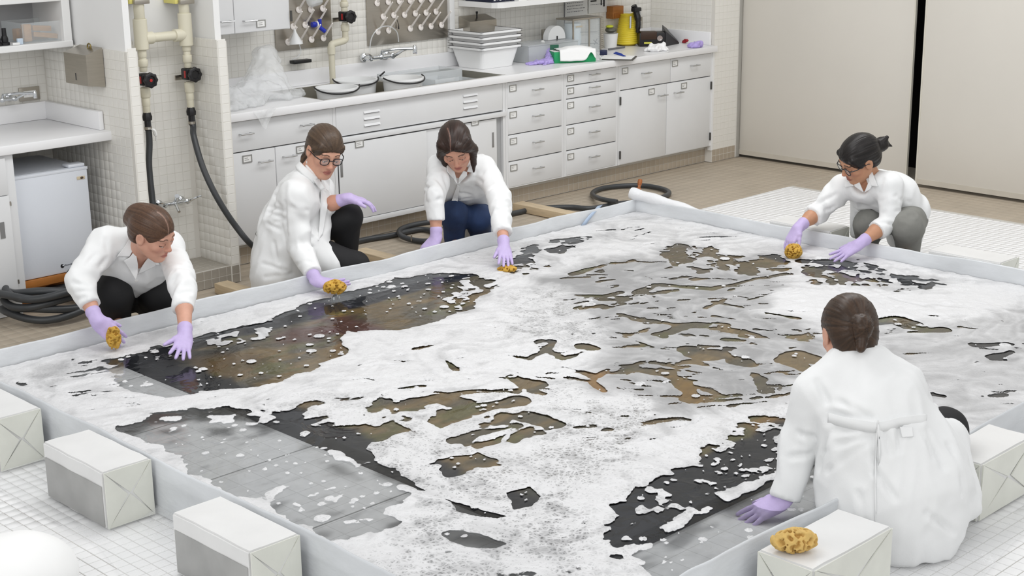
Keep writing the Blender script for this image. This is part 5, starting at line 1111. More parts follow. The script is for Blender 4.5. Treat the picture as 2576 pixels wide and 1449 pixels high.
n2_ = nd('ShaderNodeTexNoise'); n2_.inputs['Scale'].default_value = 7; n2_.inputs['Detail'].default_value = 5; n2_.inputs['Distortion'].default_value = 1.2; L.new(tc.outputs['Object'], n2_.inputs[0])
fld = mth('ADD', A_, mth('MULTIPLY', mth('SUBTRACT', n1_.outputs[0], .5), .16))
mr = nd('ShaderNodeMapRange', interpolation_type='SMOOTHSTEP'); L.new(fld, mr.inputs[0]); mr.inputs[1].default_value = -.015; mr.inputs[2].default_value = .03
vo = nd('ShaderNodeTexVoronoi', feature='DISTANCE_TO_EDGE'); vo.inputs['Scale'].default_value = 44; L.new(tc.outputs['Object'], vo.inputs[0])
vo2 = nd('ShaderNodeTexVoronoi', feature='DISTANCE_TO_EDGE'); vo2.inputs['Scale'].default_value = 95; L.new(tc.outputs['Object'], vo2.inputs[0])
def walls(v, w):
    q = nd('ShaderNodeMapRange', interpolation_type='SMOOTHSTEP'); L.new(v.outputs['Distance'], q.inputs[0]); q.inputs[1].default_value = w; q.inputs[2].default_value = w * .25; return q.outputs[0]
cells = mth('MAXIMUM', walls(vo, .26), mth('MULTIPLY', walls(vo2, .3), .7))
cellop = mth('ADD', .34, mth('MULTIPLY', cells, .6)); bigopen = nd('ShaderNodeMapRange'); L.new(n2_.outputs[0], bigopen.inputs[0]); bigopen.inputs[1].default_value = .35; bigopen.inputs[2].default_value = .62; bigopen.inputs[3].default_value = -.18; bigopen.inputs[4].default_value = .34
cellop = mth('ADD', cellop, bigopen.outputs[0], clamp=True)
lop = mth('ADD', mth('SUBTRACT', 1, LC), mth('MULTIPLY', LC, cellop), clamp=True)
rimb = nd('ShaderNodeMapRange'); L.new(fld, rimb.inputs[0]); rimb.inputs[1].default_value = .06; rimb.inputs[2].default_value = .0; lop = mth('MAXIMUM', lop, mth('MULTIPLY', rimb.outputs[0], .8))
alpha = mth('MULTIPLY', mr.outputs[0], mth('MULTIPLY', lop, mth('ADD', .86, mth('MULTIPLY', T_, .12)))); L.new(alpha, B.inputs['Alpha'])
tt = mth('ADD', T_, mth('MULTIPLY', mth('SUBTRACT', n2_.outputs[0], .5), .7), clamp=True)
cr = nd('ShaderNodeValToRGB'); L.new(tt, cr.inputs[0]); cr.color_ramp.elements[0].position = .0; cr.color_ramp.elements[0].color = srgb('a4a4a5'); cr.color_ramp.elements[1].position = .9; cr.color_ramp.elements[1].color = srgb('dededf')
L.new(cr.outputs[0], B.inputs['Base Color']); B.inputs['Roughness'].default_value = .45; B.inputs['Specular IOR Level'].default_value = .35
bp = nd('ShaderNodeBump'); bp.inputs['Strength'].default_value = .35; bp.inputs['Distance'].default_value = .006; L.new(mth('ADD', n1_.outputs[0], mth('MULTIPLY', cells, .5)), bp.inputs['Height']); L.new(bp.outputs[0], B.inputs['Normal'])
foam = mesh('soap_foam', V, F, m_f, None, label='white and grey soap foam swirling over the water of the pool', cat='foam', kind='stuff')
for nm, ar in (('foam_field', fieldv), ('foam_thick', np.clip(thk, 0, 1)), ('foam_lace', np.clip(lace, 0, 1))):
    at_ = foam.data.attributes.new(nm, 'FLOAT', 'POINT'); at_.data.foreach_set('value', ar.astype(np.float32).ravel())
# ------------------------------------------------------------------ wrapped blocks that hold the walls
m_wrap = pm('white_wrapping_plastic', 'e3e3e2', .3, var=.04, vs=5, bump=.3, bs=10, spec=.5)
m_wrap2 = pm('folded_wrap_plastic', 'dedfd6', .3, var=.06, vs=7, bump=.3, bs=12)
def wrapped(lab, x0, x1, y0, y1, longy):
    h = .205; t = thing('wrapped_block', lab, 'block', ((x0 + x1) / 2, (y0 + y1) / 2, .0), 'plastic-wrapped blocks around the pool')
    bm = bmesh.new(); bmesh.ops.create_cube(bm, size=1)
    for v in bm.verts: v.co = Vector((x0 + (v.co.x + .5) * (x1 - x0), y0 + (v.co.y + .5) * (y1 - y0), .004 + (v.co.z + .5) * h))
    bmesh.ops.bevel(bm, geom=bm.edges[:], offset=.006, segments=2, affect='EDGES'); bmesh.ops.subdivide_edges(bm, edges=[e for e in bm.edges if e.calc_length() > .1], cuts=6, use_grid_fill=True); bm.verts.index_update()
    Vn = np.array([tuple(v.co) for v in bm.verts]); Vn += .006 * (fbm(Vn, 9, 13., 2) - .5)[:, None] * np.array([1, 1, .6]); o = mesh('wrapped_body', Vn, [[v.index for v in f.verts] for f in bm.faces], m_wrap, t); sharp(o, 50); bm.free()
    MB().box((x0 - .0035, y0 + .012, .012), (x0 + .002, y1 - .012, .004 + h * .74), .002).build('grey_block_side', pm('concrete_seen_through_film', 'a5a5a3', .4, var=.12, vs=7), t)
    # envelope folds on the end faces
    if longy: ends = [(Vector((x0, y0, .004)), Vector((x1 - x0, 0, 0)), Vector((0, -1, 0)))]
    else: ends = [(Vector((x0, y1, .004)), Vector((0, y0 - y1, 0)), Vector((-1, 0, 0))), (Vector((x0, y0, .004)), Vector((x1 - x0, 0, 0)), Vector((0, -1, 0)))]
    for o_, u, n_ in ends:
        z_ = Vector((0, 0, h)); cpt = o_ + u * .52 + z_ * .52
        for k, (pa, pb) in enumerate(((o_ + z_, o_ + u + z_), (o_ + u + z_, o_ + u), (o_ + u, o_), (o_, o_ + z_))):
            ins = .004; ap_ = (pa + pb) / 2 * (.12 if k % 2 else .02) + cpt * (.88 if k % 2 else .98); d_ = n_ * (.003 + .002 * (k % 2))
            a1, b1 = pa + (cpt - pa) * .03, pb + (cpt - pb) * .03
            MB().prism([a1 + n_ * .0005, b1 + n_ * .0005, ap_ + n_ * .001], d_).build('folded_flap', m_wrap2, t, smooth=False)
    return t
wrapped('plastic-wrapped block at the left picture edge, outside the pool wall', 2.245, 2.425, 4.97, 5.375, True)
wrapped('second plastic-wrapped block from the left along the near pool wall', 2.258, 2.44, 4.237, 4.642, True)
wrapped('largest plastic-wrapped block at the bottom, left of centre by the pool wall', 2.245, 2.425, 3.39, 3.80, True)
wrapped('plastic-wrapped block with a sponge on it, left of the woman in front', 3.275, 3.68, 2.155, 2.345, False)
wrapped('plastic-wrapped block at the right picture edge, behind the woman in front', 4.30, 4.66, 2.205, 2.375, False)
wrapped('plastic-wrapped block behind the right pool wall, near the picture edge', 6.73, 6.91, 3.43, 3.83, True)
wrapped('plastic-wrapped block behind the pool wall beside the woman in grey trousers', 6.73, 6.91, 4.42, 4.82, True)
# roll of spare sheeting on the far right wall
rp = [YP(1588, 486, 5.80), XP(1640, 500, 6.72), XP(1720, 524, 6.73), XP(1800, 552, 6.73), XP(1850, 575, 6.72), XP(1930, 600, 6.71)]
rp = smoothpath(rp, 8); rr_ = [.036 - .03 * (i / (len(rp) - 1)) ** 1.5 + .003 * math.sin(i * .9) for i in range(len(rp))]
MB().tube(rp, rr_, 14).build('sheeting_roll', pm('white_sheeting', 'e6e7e9', .3, var=.02, bump=.4, bs=25), None, label='roll of spare white plastic sheeting lying along the far pool corner', cat='sheeting')
# blue strip, thermometer
bpts = [(1508, 517), (1500, 526), (1488, 538), (1478, 550), (1466, 566)]
V = []
for i, p in enumerate(bpts):
    q = YP(p[0], p[1], [5.79, 5.775, 5.757, 5.752, 5.748][i]); V += [q + Vector((-.022, -.004, 0)), q + Vector((.022, -.004, 0))]
o = mesh('blue_strip', V, [(2 * i, 2 * i + 1, 2 * i + 3, 2 * i + 2) for i in range(4)], pm('pale_blue_film', 'b9cbe2', .3, alpha=.8), None, label='twisted pale blue plastic strip hanging over the far pool wall', cat='strip'); md = o.modifiers.new('thick', 'SOLIDIFY'); md.thickness = .003
tb_, tt_ = ZP(1600, 528, .125), None
ub = ray(1612, 455); tt_ = DP(1611, 455, depth(tb_) + .05); ax = tt_ - tb_; ln = ax.length; ax.normalize(); sd_ = Vector((.71, -.70, 0)); sd_ = (sd_ - ax * sd_.dot(ax)).normalized(); fn = ax.cross(sd_).normalized(); fn = fn if fn.y < 0 else -fn
tm = thing('bath_thermometer', 'wooden bath thermometer standing in the far pool corner', 'thermometer', tb_)
def slat(w, a0, a1, off, th, d0=0.): return [tb_ + ax * (ln * a0) + sd_ * (off - w / 2) + fn * d0, ax * (ln * (a1 - a0)), sd_ * w, fn * th]
mwd = pm('reddish_bath_wood', '9a5a2c', .5, var=.15, vs=12, stretch=(6, 6, 1)); m = MB(); m.obox(*slat(.016, 0, .72, -.012, .012), .002).obox(*slat(.03, .62, .74, -.004, .012), .003).obox(*slat(.017, .72, .84, -.002, .012), .004)
m.lathe(tb_ + ax * (ln * .80) - sd_ * .002, ax, [(.007, 0), (.012, .01), (.015, .03), (.013, .045), (.004, .05)], 12).build('wooden_back', mwd, tm); MB().obox(*slat(.017, -.02, .64, .006, .006, .001), .001).build('white_scale', M['paper'], tm)
m = MB()
for k in range(14): m.obox(*slat(.006, .05 + k * .04, .058 + k * .04, .010, .001, .0072))
m.build('scale_marks', pm('scale_ink', '5a5a60', .6), tm, smooth=False)
MB().obox(*slat(.004, .02, .6, .003, .0015, .007), .0).build('glass_tube', pm('thermometer_glass', 'b8ccd6', .1), tm)
# timbers sticking out under the far wall
def timber(lab, pa, w, pb_y, h=.055, px2=None):
    a = ZP(*pa, 0); t = MB().box((a.x, pb_y, .0), (a.x + w, a.y, h), .004).build('timber', M['wood'], None, label=lab, cat='timber', group='pine timbers under the pool edge'); return t
timber('pine timber end on the floor right of the tiled step', (540, 738), .085, 5.81)
timber('pine timber on the floor behind the knee of the woman with glasses', (890, 655), .09, 5.81, .06)
timber('pine timber under the black hose near the drawer stack', (1290, 530), .09, 5.81, .05)
# ================================================================== people
def V3(v): return np.array(v, dtype=np.float64)
def frame(f, u):
    f = V3(f) / np.linalg.norm(f); x = np.cross(V3(u), f); x /= np.linalg.norm(x); return np.stack([x, f, np.cross(x, f)], 1) @ np.diag([1, 1, 1])
def hframe(f, u):
    f = V3(f) / np.linalg.norm(f); x = np.cross(V3(u), f) * -1; x = np.cross(f, V3(u)) * -1; x /= np.linalg.norm(x); z = np.cross(x, f); return np.stack([x, f, z if z @ V3(u) > 0 else -z], 1)
def shit(S, px, py, start=3.0):
    """first point of a distance field along a sight line"""
    d = ray(px, py)
    for t in np.arange(start, 12, S.h * .7):
        q = CAMP + d * t; i = np.round((q - S.lo) / S.h).astype(int)
        if (i < 0).any() or (i >= S.n).any(): continue
        if S.f[tuple(i)] < 0: return Vector(q)
    return None
m_skin = {}
def skinmat(key, col):
    return pm('skin_' + key, col, .5, var=.04, vs=40, attr='tone', bump=.05, bs=200, sss=.0)
def head_sdf(c, A, s, neck):
    """head with face; canonical x left, y forward, z up"""
    c = V3(c); T = lambda p: c + s * (A @ V3(p)); S = SDF(c - .19 * s, c + .19 * s, .0030)
    E = lambda p, r, k, op='add', B=None: S.ell(T(p), V3(r) * s, A if B is None else A @ B, k * s, op)
    Cn = lambda a, b, r1, r2, k, op='add': S.cone(T(a), T(b), r1 * s, r2 * s, k * s, op=op)
    S.cone(T((0, -.02, -.055)), neck, .050 * s, .054 * s, .03)
    E((0, -.014, .032), (.074, .094, .082), .03); E((0, .026, -.035), (.058, .062, .080), .03)
    for q in (-1, 1):
        Cn((q * .054, .0, -.045), (q * .02, .055, -.097), .018, .014, .025); E((q * .041, .058, -.022), (.021, .019, .017), .022)
    E((0, .064, -.100), (.021, .018, .016), .02); Cn((-.034, .074, .021), (.034, .074, .021), .011, .011, .016)
    for q in (-1, 1):
        E((q * .031, .096, .0), (.019, .014, .0125), .012, 'sub'); E((q * .031, .0735, -.001), (.0145, .0135, .0115), .004)
        E((q * .009, .090, -.036), (.0075, .009, .0065), .006)
        E((q * .0765, -.008, -.004), (.008, .021, .032), .008); E((q * .083, -.004, -.002), (.004, .011, .018), .004, 'sub')
    Cn((0, .082, .014), (0, .098, -.028), .006, .0085, .010); E((0, .0995, -.032), (.0095, .0095, .0085), .006)
    Cn((-.018, .078, -.0605), (.018, .078, -.0605), .0065, .0065, .006); E((0, .085, -.060), (.012, .007, .0055), .006)
    E((0, .083, -.0725), (.0165, .009, .0065), .006); E((0, .097, -.0663), (.022, .0075, .0016), .003, 'sub')
    V, F = S.mesh(); return S.smooth(V, F, 1, .4), F
def face_colors(V, c, A, s, base, brow, lip):
    p = (V - V3(c)) @ A / s; x, y, z = np.abs(p[:, 0]), p[:, 1], p[:, 2]; B = np.tile(lin(base), (len(V), 1))
    def mixc(w, col):
        nonlocal B
        w = np.clip(w, 0, 1)[:, None]; B = B * (1 - w) + lin(col) * w
    fr_ = y > .03
    mixc(.30 * np.exp(-((x - .042) ** 2 / .00035 + (z + .03) ** 2 / .0004)) * fr_, 'c46a5a')
    mixc(.35 * np.exp(-((x) ** 2 / .0003 + (z + .034) ** 2 / .0002)) * (y > .085), 'c4705f')
    zb = .0225 + .005 * np.sin(np.clip((x - .012) / .036, 0, 1) * PI); mixc(((x > .013) & (x < .049) & (np.abs(z - zb) < .0031) & (y > .045)) * .85, brow)
    zl = -.0035 - .003 * (1 - ((x - .031) / .016) ** 2); mixc(((np.abs(x - .031) < .0165) & (np.abs(z - zl) < .0026) & (y > .06)) * .9, '2c1c18')
    mixc(.35 * np.exp(-((x - .031) ** 2 / .0003 + (z - .004) ** 2 / .00009)) * (y > .06), '8d5b4c')
    mixc(((x < .024 * (1 - np.abs((z + .0665) / .016) ** 1.5)) & (np.abs(z + .0665) < .014) & (y > .07)) * .8, lip)
    mixc((np.exp(-(x ** 2 / .0004 + (z + .0663) ** 2 / .0000035))) * (y > .07) * .75, '5d2a2a')
    mixc(((np.abs(x - .006) < .0032) & (np.abs(z + .0415) < .003) & (y > .085)) * .7, '6a3a32')
    return B
def hairmesh(c, A, s, parts, cut, tail, parent, mat, cols, seed, nape=-.05, label=None):
    c = V3(c); T = lambda p: c + s * (A @ V3(p)); S = SDF(c - .26 * s, c + .26 * s, .0042)
    S.ell(T((0, -.016, .034)), V3((.083, .104, .090)) * s, A, .01)
    S.ell(T((0, -.045, -.02)), V3((.072, .066, .072)) * s, A, .03)
    for p, r, k in cut: S.ell(T(p), V3(r) * s, A, k * s, 'sub')
    S.plane(T((0, -.02, nape)), A @ V3((0, .25, -1)), .01)
    for a, b, r1, r2, k in parts: S.cone(T(a), T(b), r1 * s, r2 * s, k * s)
    V, F = S.mesh(); V = S.smooth(V, F, 1)
    p = (V - c) @ A / s; N = normals(V, F); Bk = V3(tail)
    rel = p - V3((0, .11, .05)); ax = Bk - V3((0, .11, .05)); ax /= np.linalg.norm(ax); t = rel @ ax; q = rel - t[:, None] * ax
    e1 = np.cross(ax, V3((0, 0, 1))); e1 /= np.linalg.norm(e1); e2 = np.cross(ax, e1); ang = np.arctan2(q @ e1, q @ e2); rad = np.linalg.norm(q, axis=1)
    st = vnoise(np.stack([ang * 11, t * 4, rad * 14], 1), seed) * .45 + vnoise(np.stack([ang * 34, t * 7, rad * 25], 1), seed + 1) * .55
    V = V + N * ((st - .5) * .0048 * s)[:, None]
    o = mesh('hair', V, F, mat, parent, label=label)
    st2 = np.clip(st * 1.2 - .1, 0, 1)[:, None]; C3 = lin(cols[0]) * (1 - st2) + lin(cols[1]) * st2
    if len(cols) > 2:  # parting line
        w = np.exp(-((p[:, 0] - cols[3] - .006 * np.sin(p[:, 1] * 40)) ** 2) / (.0022 ** 2)) * (p[:, 1] > cols[4]) * (p[:, 2] > .05); C3 = C3 * (1 - w[:, None] * .5) + lin(cols[2]) * w[:, None] * .5
    ca = o.data.color_attributes.new('strand', 'FLOAT_COLOR', 'POINT'); ca.data.foreach_set('color', np.concatenate([C3, np.ones((len(V), 1))], 1).astype(np.float32).ravel()); return o
M['coat'] = pm('white_cotton_coat', 'ebecec', .8, var=.012, vs=20, bump=.05, bs=200)
M['hair'] = pm('brushed_hair', '40302a', .38, var=.1, vs=60, attr='strand', spec=.4)
def wrinkle(V, F, seed, amp=.006, joints=(), fr=11., stretch=(1, 1, .55)):
    N = normals(V, F); P = V * V3(stretch); w = fbm(P, seed + 5, 3., 2)[:, None] * .35
    r = 1 - np.abs(2 * fbm(P + w, seed, fr, 2) - 1); r2 = fbm(P + w, seed + 9, 4.5, 2) - .5
    a = np.full(len(V), amp)
    for j, rad, k in joints: a += amp * k * np.exp(-((V - V3(j)) ** 2).sum(1) / rad ** 2)
    return V + N * (a * (r - .72) * 1.6 + amp * 1.4 * r2)[:, None]
def surf_patch(name, poly, bvh, parent, mat, off=.014, n=7, thick=.004, dflt=None):
    """cloth piece lying on the coat: picture outline dropped onto the coat surface"""
    ctr = np.mean(np.array(poly, float), 0); tri = []; V = []; F = []; key = {}
    def add(p):
        k = (round(p[0], 3), round(p[1], 3))
        if k in key: return key[k]
        d = Vector(ray(*p)); dn = d.normalized(); h = bvh.ray_cast(Vector(CAMP) + dn * 2, dn); key[k] = len(V); V.append((p, h[0], h[1])); return key[k]
    m = len(poly)
    for i in range(m):
        a, b = np.array(poly[i], float), np.array(poly[(i + 1) % m], float)
        for u in range(n):
            for v in range(n - u):
                P = lambda uu, vv: tuple(ctr + (a - ctr) * uu / n + (b - ctr) * vv / n)
                F.append((add(P(u, v)), add(P(u + 1, v)), add(P(u, v + 1))))
                if u + v < n - 1: F.append((add(P(u + 1, v)), add(P(u + 1, v + 1)), add(P(u, v + 1))))
    deps = [depth(h) for p, h, nn in V if h is not None]; md_ = np.median(deps) if deps else dflt
    out = []
    for p, h, nn in V:
        dp = depth(h) if h is not None else md_
        dp = min(max(dp, md_ - .05), md_ + .03); out.append(DP(p[0], p[1], dp - off))
    o = mesh(name, out, F, mat, parent); md = o.modifiers.new('thick', 'SOLIDIFY'); md.thickness = thick; md.offset = 1; return o
def drape_strip(name, pts, w, bvh, parent, mat, off=.006):
    P = []
    for p in smoothpath([Vector((q[0], q[1], 0)) for q in pts], 8):
        d = Vector(ray(p.x, p.y)).normalized(); h = bvh.ray_cast(Vector(CAMP) + d * 2, d)
        if h[0] is not None: P.append(h[0] - d * off)
    V = [];
    for i, p in enumerate(P): V += [p + Vector((0, 0, w / 2)), p + Vector((0, 0, -w / 2))]
    o = mesh(name, V, [(2 * i, 2 * i + 1, 2 * i + 3, 2 * i + 2) for i in range(len(P) - 1)], mat, parent); md = o.modifiers.new('thick', 'SOLIDIFY'); md.thickness = .004; return o
def person(label, base, J, cfg):
    t = thing('person', label, 'person', base, 'women in white lab coats around the wash pool')
    rs = cfg.get('r', 1.0); g = {k: V3(v) for k, v in J.items()}
    side = g['shL'] - g['shR']; side /= np.linalg.norm(side); spine = g['neck'] - g['pel']; spine /= np.linalg.norm(spine); front = np.cross(side, spine); front /= np.linalg.norm(front)
    if 'front' in cfg: front = V3(cfg['front']) / np.linalg.norm(cfg['front'])
    waist = g.get('waist', g['neck'] * .42 + g['pel'] * .58); chest = g.get('chest', g['neck'] * .72 + g['pel'] * .28 + front * .01); ms = (g['shL'] + g['shR']) / 2
    A = hframe(cfg['fwd'], cfg['up']); hc = V3(cfg['head']); hs = cfg['hs']
    fl_ = (front, .66); pts = np.array(list(g.values())); lo, hi = pts.min(0) - .3, pts.max(0) + .3; lo[2] = max(lo[2], -.02)
    # ---- coat
    S = SDF(lo, hi, .0085)
    S.chain([ms + (g['neck'] - ms) * .3, chest, waist, g['pel']], [.085 * rs, .150 * rs, .138 * rs, .155 * rs], .06, fl_)
    S.cone(g['shR'], g['shL'], .062 * rs, .062 * rs, .06); S.cone(ms, g['neck'], .075 * rs, .058 * rs, .04)
    cuff = {}; ARM = []
    for q in 'RL':
        el, wr = g['el' + q], g['wr' + q]; f = cfg.get('cuff' + q, .5); cf = el + (wr - el) * f; cuff[q] = cf; d = (wr - el) / np.linalg.norm(wr - el)
        m1 = g['sh' + q] * .6 + el * .4; S.cone(g['sh' + q], m1, .066 * rs, .062 * rs, .035); ARM.append((m1, el, .062 * rs, .056 * rs, .012)); ARM.append((el, cf + d * .03, .055 * rs, .047 * rs, .010))
    SK = cfg.get('skirt', [])
    for a, b, r1, r2, flat, k in SK: S.cone(a, b, r1, r2, k, flat)
    for a, b, r1, r2, k in ARM: S.cone(a, b, r1, r2, k)
    if cfg.get('roll'):
        for q in 'RL':
            d = (g['wr' + q] - g['el' + q]) / np.linalg.norm(g['wr' + q] - g['el' + q]); S.cone(cuff[q] - d * .035, cuff[q] + d * .004, .056, .055, .004)
    for q in 'RL':
        el, wr = g['el' + q], g['wr' + q]; d = (wr - el) / np.linalg.norm(wr - el); cf = cuff[q]
        sl, P = S.sub(cf - .10, cf + .13)
        if sl is not None:  # end the sleeve at the cuff with an open hem
            h_ = (P - cf) @ d; rad = np.linalg.norm((P - cf) - h_[..., None] * d, axis=-1); cutd = np.maximum(-h_, rad - .085); S.f[sl] = np.where(rad < .09, np.maximum(S.f[sl], np.minimum(.05, -cutd)), S.f[sl])
    Vu, Fu = S.mesh(); bvu = BVHTree.FromPolygons([Vector(v) for v in S.smooth(Vu, Fu, 1)], Fu.tolist())
    if cfg.get('vneck'):
        vb = shit(S, *cfg['vneck'])
        if vb is not None:
            vb = V3(vb); nk = g['neck'] + front * .055; S.cone(nk + front * .02 + spine * .03, vb + front * .004, cfg.get('vw', .046), .007, .012, op='sub')
    S.cone(g['neck'] + front * .03 + spine * .015, g['neck'] + front * .10 + spine * .04, .044, .044, .01, op='sub')
    S.cone(g['neck'] - spine * .01, hc + A @ V3((0, -.02, -.05)) * hs, .056 * hs, .056 * hs, .01, op='sub')
    for c_, n_ in cfg.get('cuts', []): S.plane(c_, n_, .012)
    S.plane((0, 0, .006), (0, 0, -1), .004)
    V, F = S.mesh(); V = S.smooth(V, F, 1)
    V = wrinkle(V, F, cfg['seed'], cfg.get('wa', .0115), [(g['elR'], .09, 1.5), (g['elL'], .09, 1.5), (waist, .12, cfg.get('ww', .8)), (g['shR'] - spine * .07, .07, 1.), (g['shL'] - spine * .07, .07, 1.), (cuff['R'], .06, -.85), (cuff['L'], .06, -.85)])
    bv0 = BVHTree.FromPolygons([Vector(v) for v in V], F.tolist()); N0 = normals(V, F); D0_ = np.zeros(len(V))
    for fold in cfg.get('folds', []):
        hits = []
        for px_, py_ in fold:
            dn = Vector(ray(px_, py_)).normalized(); h_ = bv0.ray_cast(Vector(CAMP) + dn * 2, dn)[0]
            if h_ is not None: hits.append(V3(h_))
        for a_, b_ in zip(hits[:-1], hits[1:]):
            e_ = b_ - a_; tt_ = ((V - a_) @ e_) / max(e_ @ e_, 1e-9); tc_ = np.clip(tt_, 0, 1); dd_ = np.linalg.norm(V - a_ - tc_[:, None] * e_, axis=1); w_ = .35 + .65 * np.sin(PI * np.clip(tc_ * .9 + .05, 0, 1))
            D0_ += cfg.get('fa', 1.2) * w_ * (.0065 * np.exp(-(dd_ / .026) ** 2) - .0135 * np.exp(-(dd_ / .0115) ** 2))
    V = V + N0 * D0_[:, None]
    coat = mesh('lab_coat', V, F, M['coat'], t); bvh = BVHTree.FromPolygons([Vector(v) for v in V], F.tolist())
    for nm, poly in cfg.get('lapels', []): surf_patch(nm, poly, bvu, coat, M['coat'])
    # standing collar round the back of the neck
    cn = g['neck'] + (hc - g['neck']) * .12; ax = (hc + A @ V3((0, -.02, -.06)) * hs) - cn; ax /= np.linalg.norm(ax); fr2 = front - ax * (front @ ax); fr2 /= np.linalg.norm(fr2); sd2 = np.cross(fr2, ax)
    SCo = SDF(cn - .13, cn + .13, .006); prv = None
    for th in np.linspace(-2.25, 2.25, 31):
        p = cn - fr2 * math.cos(th) * .066 * hs * (1.0) + sd2 * math.sin(th) * .064 * hs - ax * (.006 + .012 * abs(th) / 2.25)
        if prv is not None: SCo.cone(prv - ax * .012, p - ax * .012, .010, .010, .002); SCo.cone(prv + ax * .0, p + ax * .0, .0085, .0085, .002); SCo.cone(prv + ax * .012, p + ax * .012, .0075, .0075, .002)
        prv = p
    SCo.build('collar_stand', M['coat'], coat, sm=4)
    for nm, pts_, w in cfg.get('straps', []): drape_strip(nm, pts_, w, bvh, coat, M['coat'])
    for p in cfg.get('buttons', []):
        d = Vector(ray(*p)).normalized(); h = bvh.ray_cast(Vector(CAMP) + d * 2, d)
        if h[0] is not None: MB().lathe(h[0], h[1], [(.008, -.002), (.008, .003), (.006, .004)], 12).build('button', cfg.get('bmat', M['paper']), coat)
    # ---- body: one mesh, finer head welded in at the neck
    SB = SDF(lo, hi, .0085)
    SB.chain([g['neck'], chest, waist, g['pel']], [.055 * rs, .128 * rs, .10 * rs, .12 * rs], .05, fl_); SB.cone(g['shR'], g['shL'], .042, .042, .05); SB.cone(g['neck'] - spine * .02, hc + A @ V3((0, -.02, -.06)) * hs, .054 * hs, .05 * hs, .03)
    for q in 'RL':
        el, wr = g['el' + q], g['wr' + q]; SB.cone(g['sh' + q], el, .043, .036, .03); SB.cone(el, el + (wr - el) * .45, .0345, .0365, .02); SB.cone(el + (wr - el) * .45, wr, .0365, .0255, .02)
        SB.cone(g['pel'] + side * (.09 if q == 'L' else -.09), g['knee' + q], .075, .05, .04); SB.cone(g['knee' + q], g['ank' + q], .048, .036, .03); SB.cone(g['ank' + q], g['toe' + q], .034, .026, .02)
    SB.plane((0, 0, .012), (0, 0, -1), .004)
    Vb, Fb = SB.mesh(); Vb = SB.smooth(Vb, Fb, 1); Vh, Fh = head_sdf(hc, A, hs, g['neck'])
    Vm = np.concatenate([Vb, Vh]); Fm = np.concatenate([Fb, Fh + len(Vb)]); body = mesh('body', Vm, Fm, skinmat(cfg['skinkey'], cfg['skin']), t)
    cb_ = np.tile(lin(cfg['skin']), (len(Vb), 1)); dn = np.exp(-((Vb - V3(chest) - front * .1) ** 2).sum(1) / .02)[:, None] * .35; cb_ = cb_ * (1 - dn) + lin('b5705c') * dn
    ch = face_colors(Vh, hc, A, hs, cfg['skin'], cfg['brow'], cfg['lip'])
    ca = body.data.color_attributes.new('tone', 'FLOAT_COLOR', 'POINT'); ca.data.foreach_set('color', np.concatenate([np.concatenate([cb_, ch]), np.ones((len(Vm), 1))], 1).astype(np.float32).ravel())
    T = lambda p: Vector(hc + hs * (A @ V3(p)))
    if cfg.get('eyes', True):
        for q in (-1, 1):
            e = MB().ball((0, 0, 0), 1, 16, 12); vv = [Vector(hc + hs * (A @ (V3((q * .031, .0745, -.0042)) + .0118 * V3(p)))) for p in e.v]
            oe = mesh('eye', vv, e.f, pm('eye_white', 'd8d2cc', .25, var=.01), t); oe.data.materials.append(pm('dark_iris', '2d211b', .2))
            gz = V3((0, .82, -.57)); 
            for pl in oe.data.polygons:
                cc_ = np.mean([V3(e.v[i]) for i in pl.vertices], 0)
                if cc_ @ gz / np.linalg.norm(cc_) > .86: pl.material_index = 1
    if 'glasses' in cfg:
        gm = pm('dark_spectacle_frame', cfg['glasses'], .3); go = thing('x', '', '', (0, 0, 0)) if False else None
        m = MB()
        for q in (-1, 1):
            m.tube([T((q * (.033 + .023 * math.copysign(abs(math.cos(a)) ** .7, math.cos(a))), .093 - .004 * abs(math.cos(a)), -.004 + .017 * math.copysign(abs(math.sin(a)) ** .7, math.sin(a)))) for a in np.linspace(0, 2 * PI, 25)[:-1]], .0021 * hs, 6, closed=True)
            m.tube([T((q * .056, .09, .004)), T((q * .074, .06, .006)), T((q * .080, .0, .004)), T((q * .078, -.02, -.008))], .0024 * hs, 6)
        m.tube([T((-.011, .094, .002)), T((0, .098, .004)), T((.011, .094, .002))], .0021 * hs, 6); gl_ = m.build('glasses', gm, t)
        for q in (-1, 1): MB().lathe(T((q * .033, .0915, -.004)), A[:, 1], [(.018 * hs, 0), (.018 * hs, .0008)], 20).build('lens', pm('spectacle_lens', 'eef2f4', .05, alpha=.12), gl_)
    hairmesh(hc, A, hs, cfg['hair'], cfg['haircut'], cfg['tail'], t, M['hair'], cfg['haircol'], cfg['seed'], cfg.get('nape', -.05), cfg.get('hairlabel'))
    if 'shirt' in cfg:
        SS = SDF(chest - .22, chest + .22, .008); SS.chain([g['neck'], chest, waist], [.062 * rs, .134 * rs, .12 * rs], .05, fl_); hp = cfg.get('shirtline', .05); SS.plane(chest + spine * hp, spine * 1.0 - front * .3, .004); SS.build('shirt', pm('shirt_' + cfg['shirt'], cfg['shirt'], .8), t)
    # ---- trousers and shoes
    SP = SDF(lo, hi, .009); rt = cfg.get('rt', 1.0)
    SP.ell(g['pel'], (.15 * rs, .13 * rs, .13 * rs), None, .03)
    for q in 'RL':
        hp_ = g.get('hip' + q, g['pel'] + side * (.09 if q == 'L' else -.09)); SP.cone(hp_, g['knee' + q], .098 * rs * rt, .076 * rs * rt, .035); SP.cone(g['knee' + q], g['ank' + q], .072 * rs * rt, .055 * rs * rt, .03)
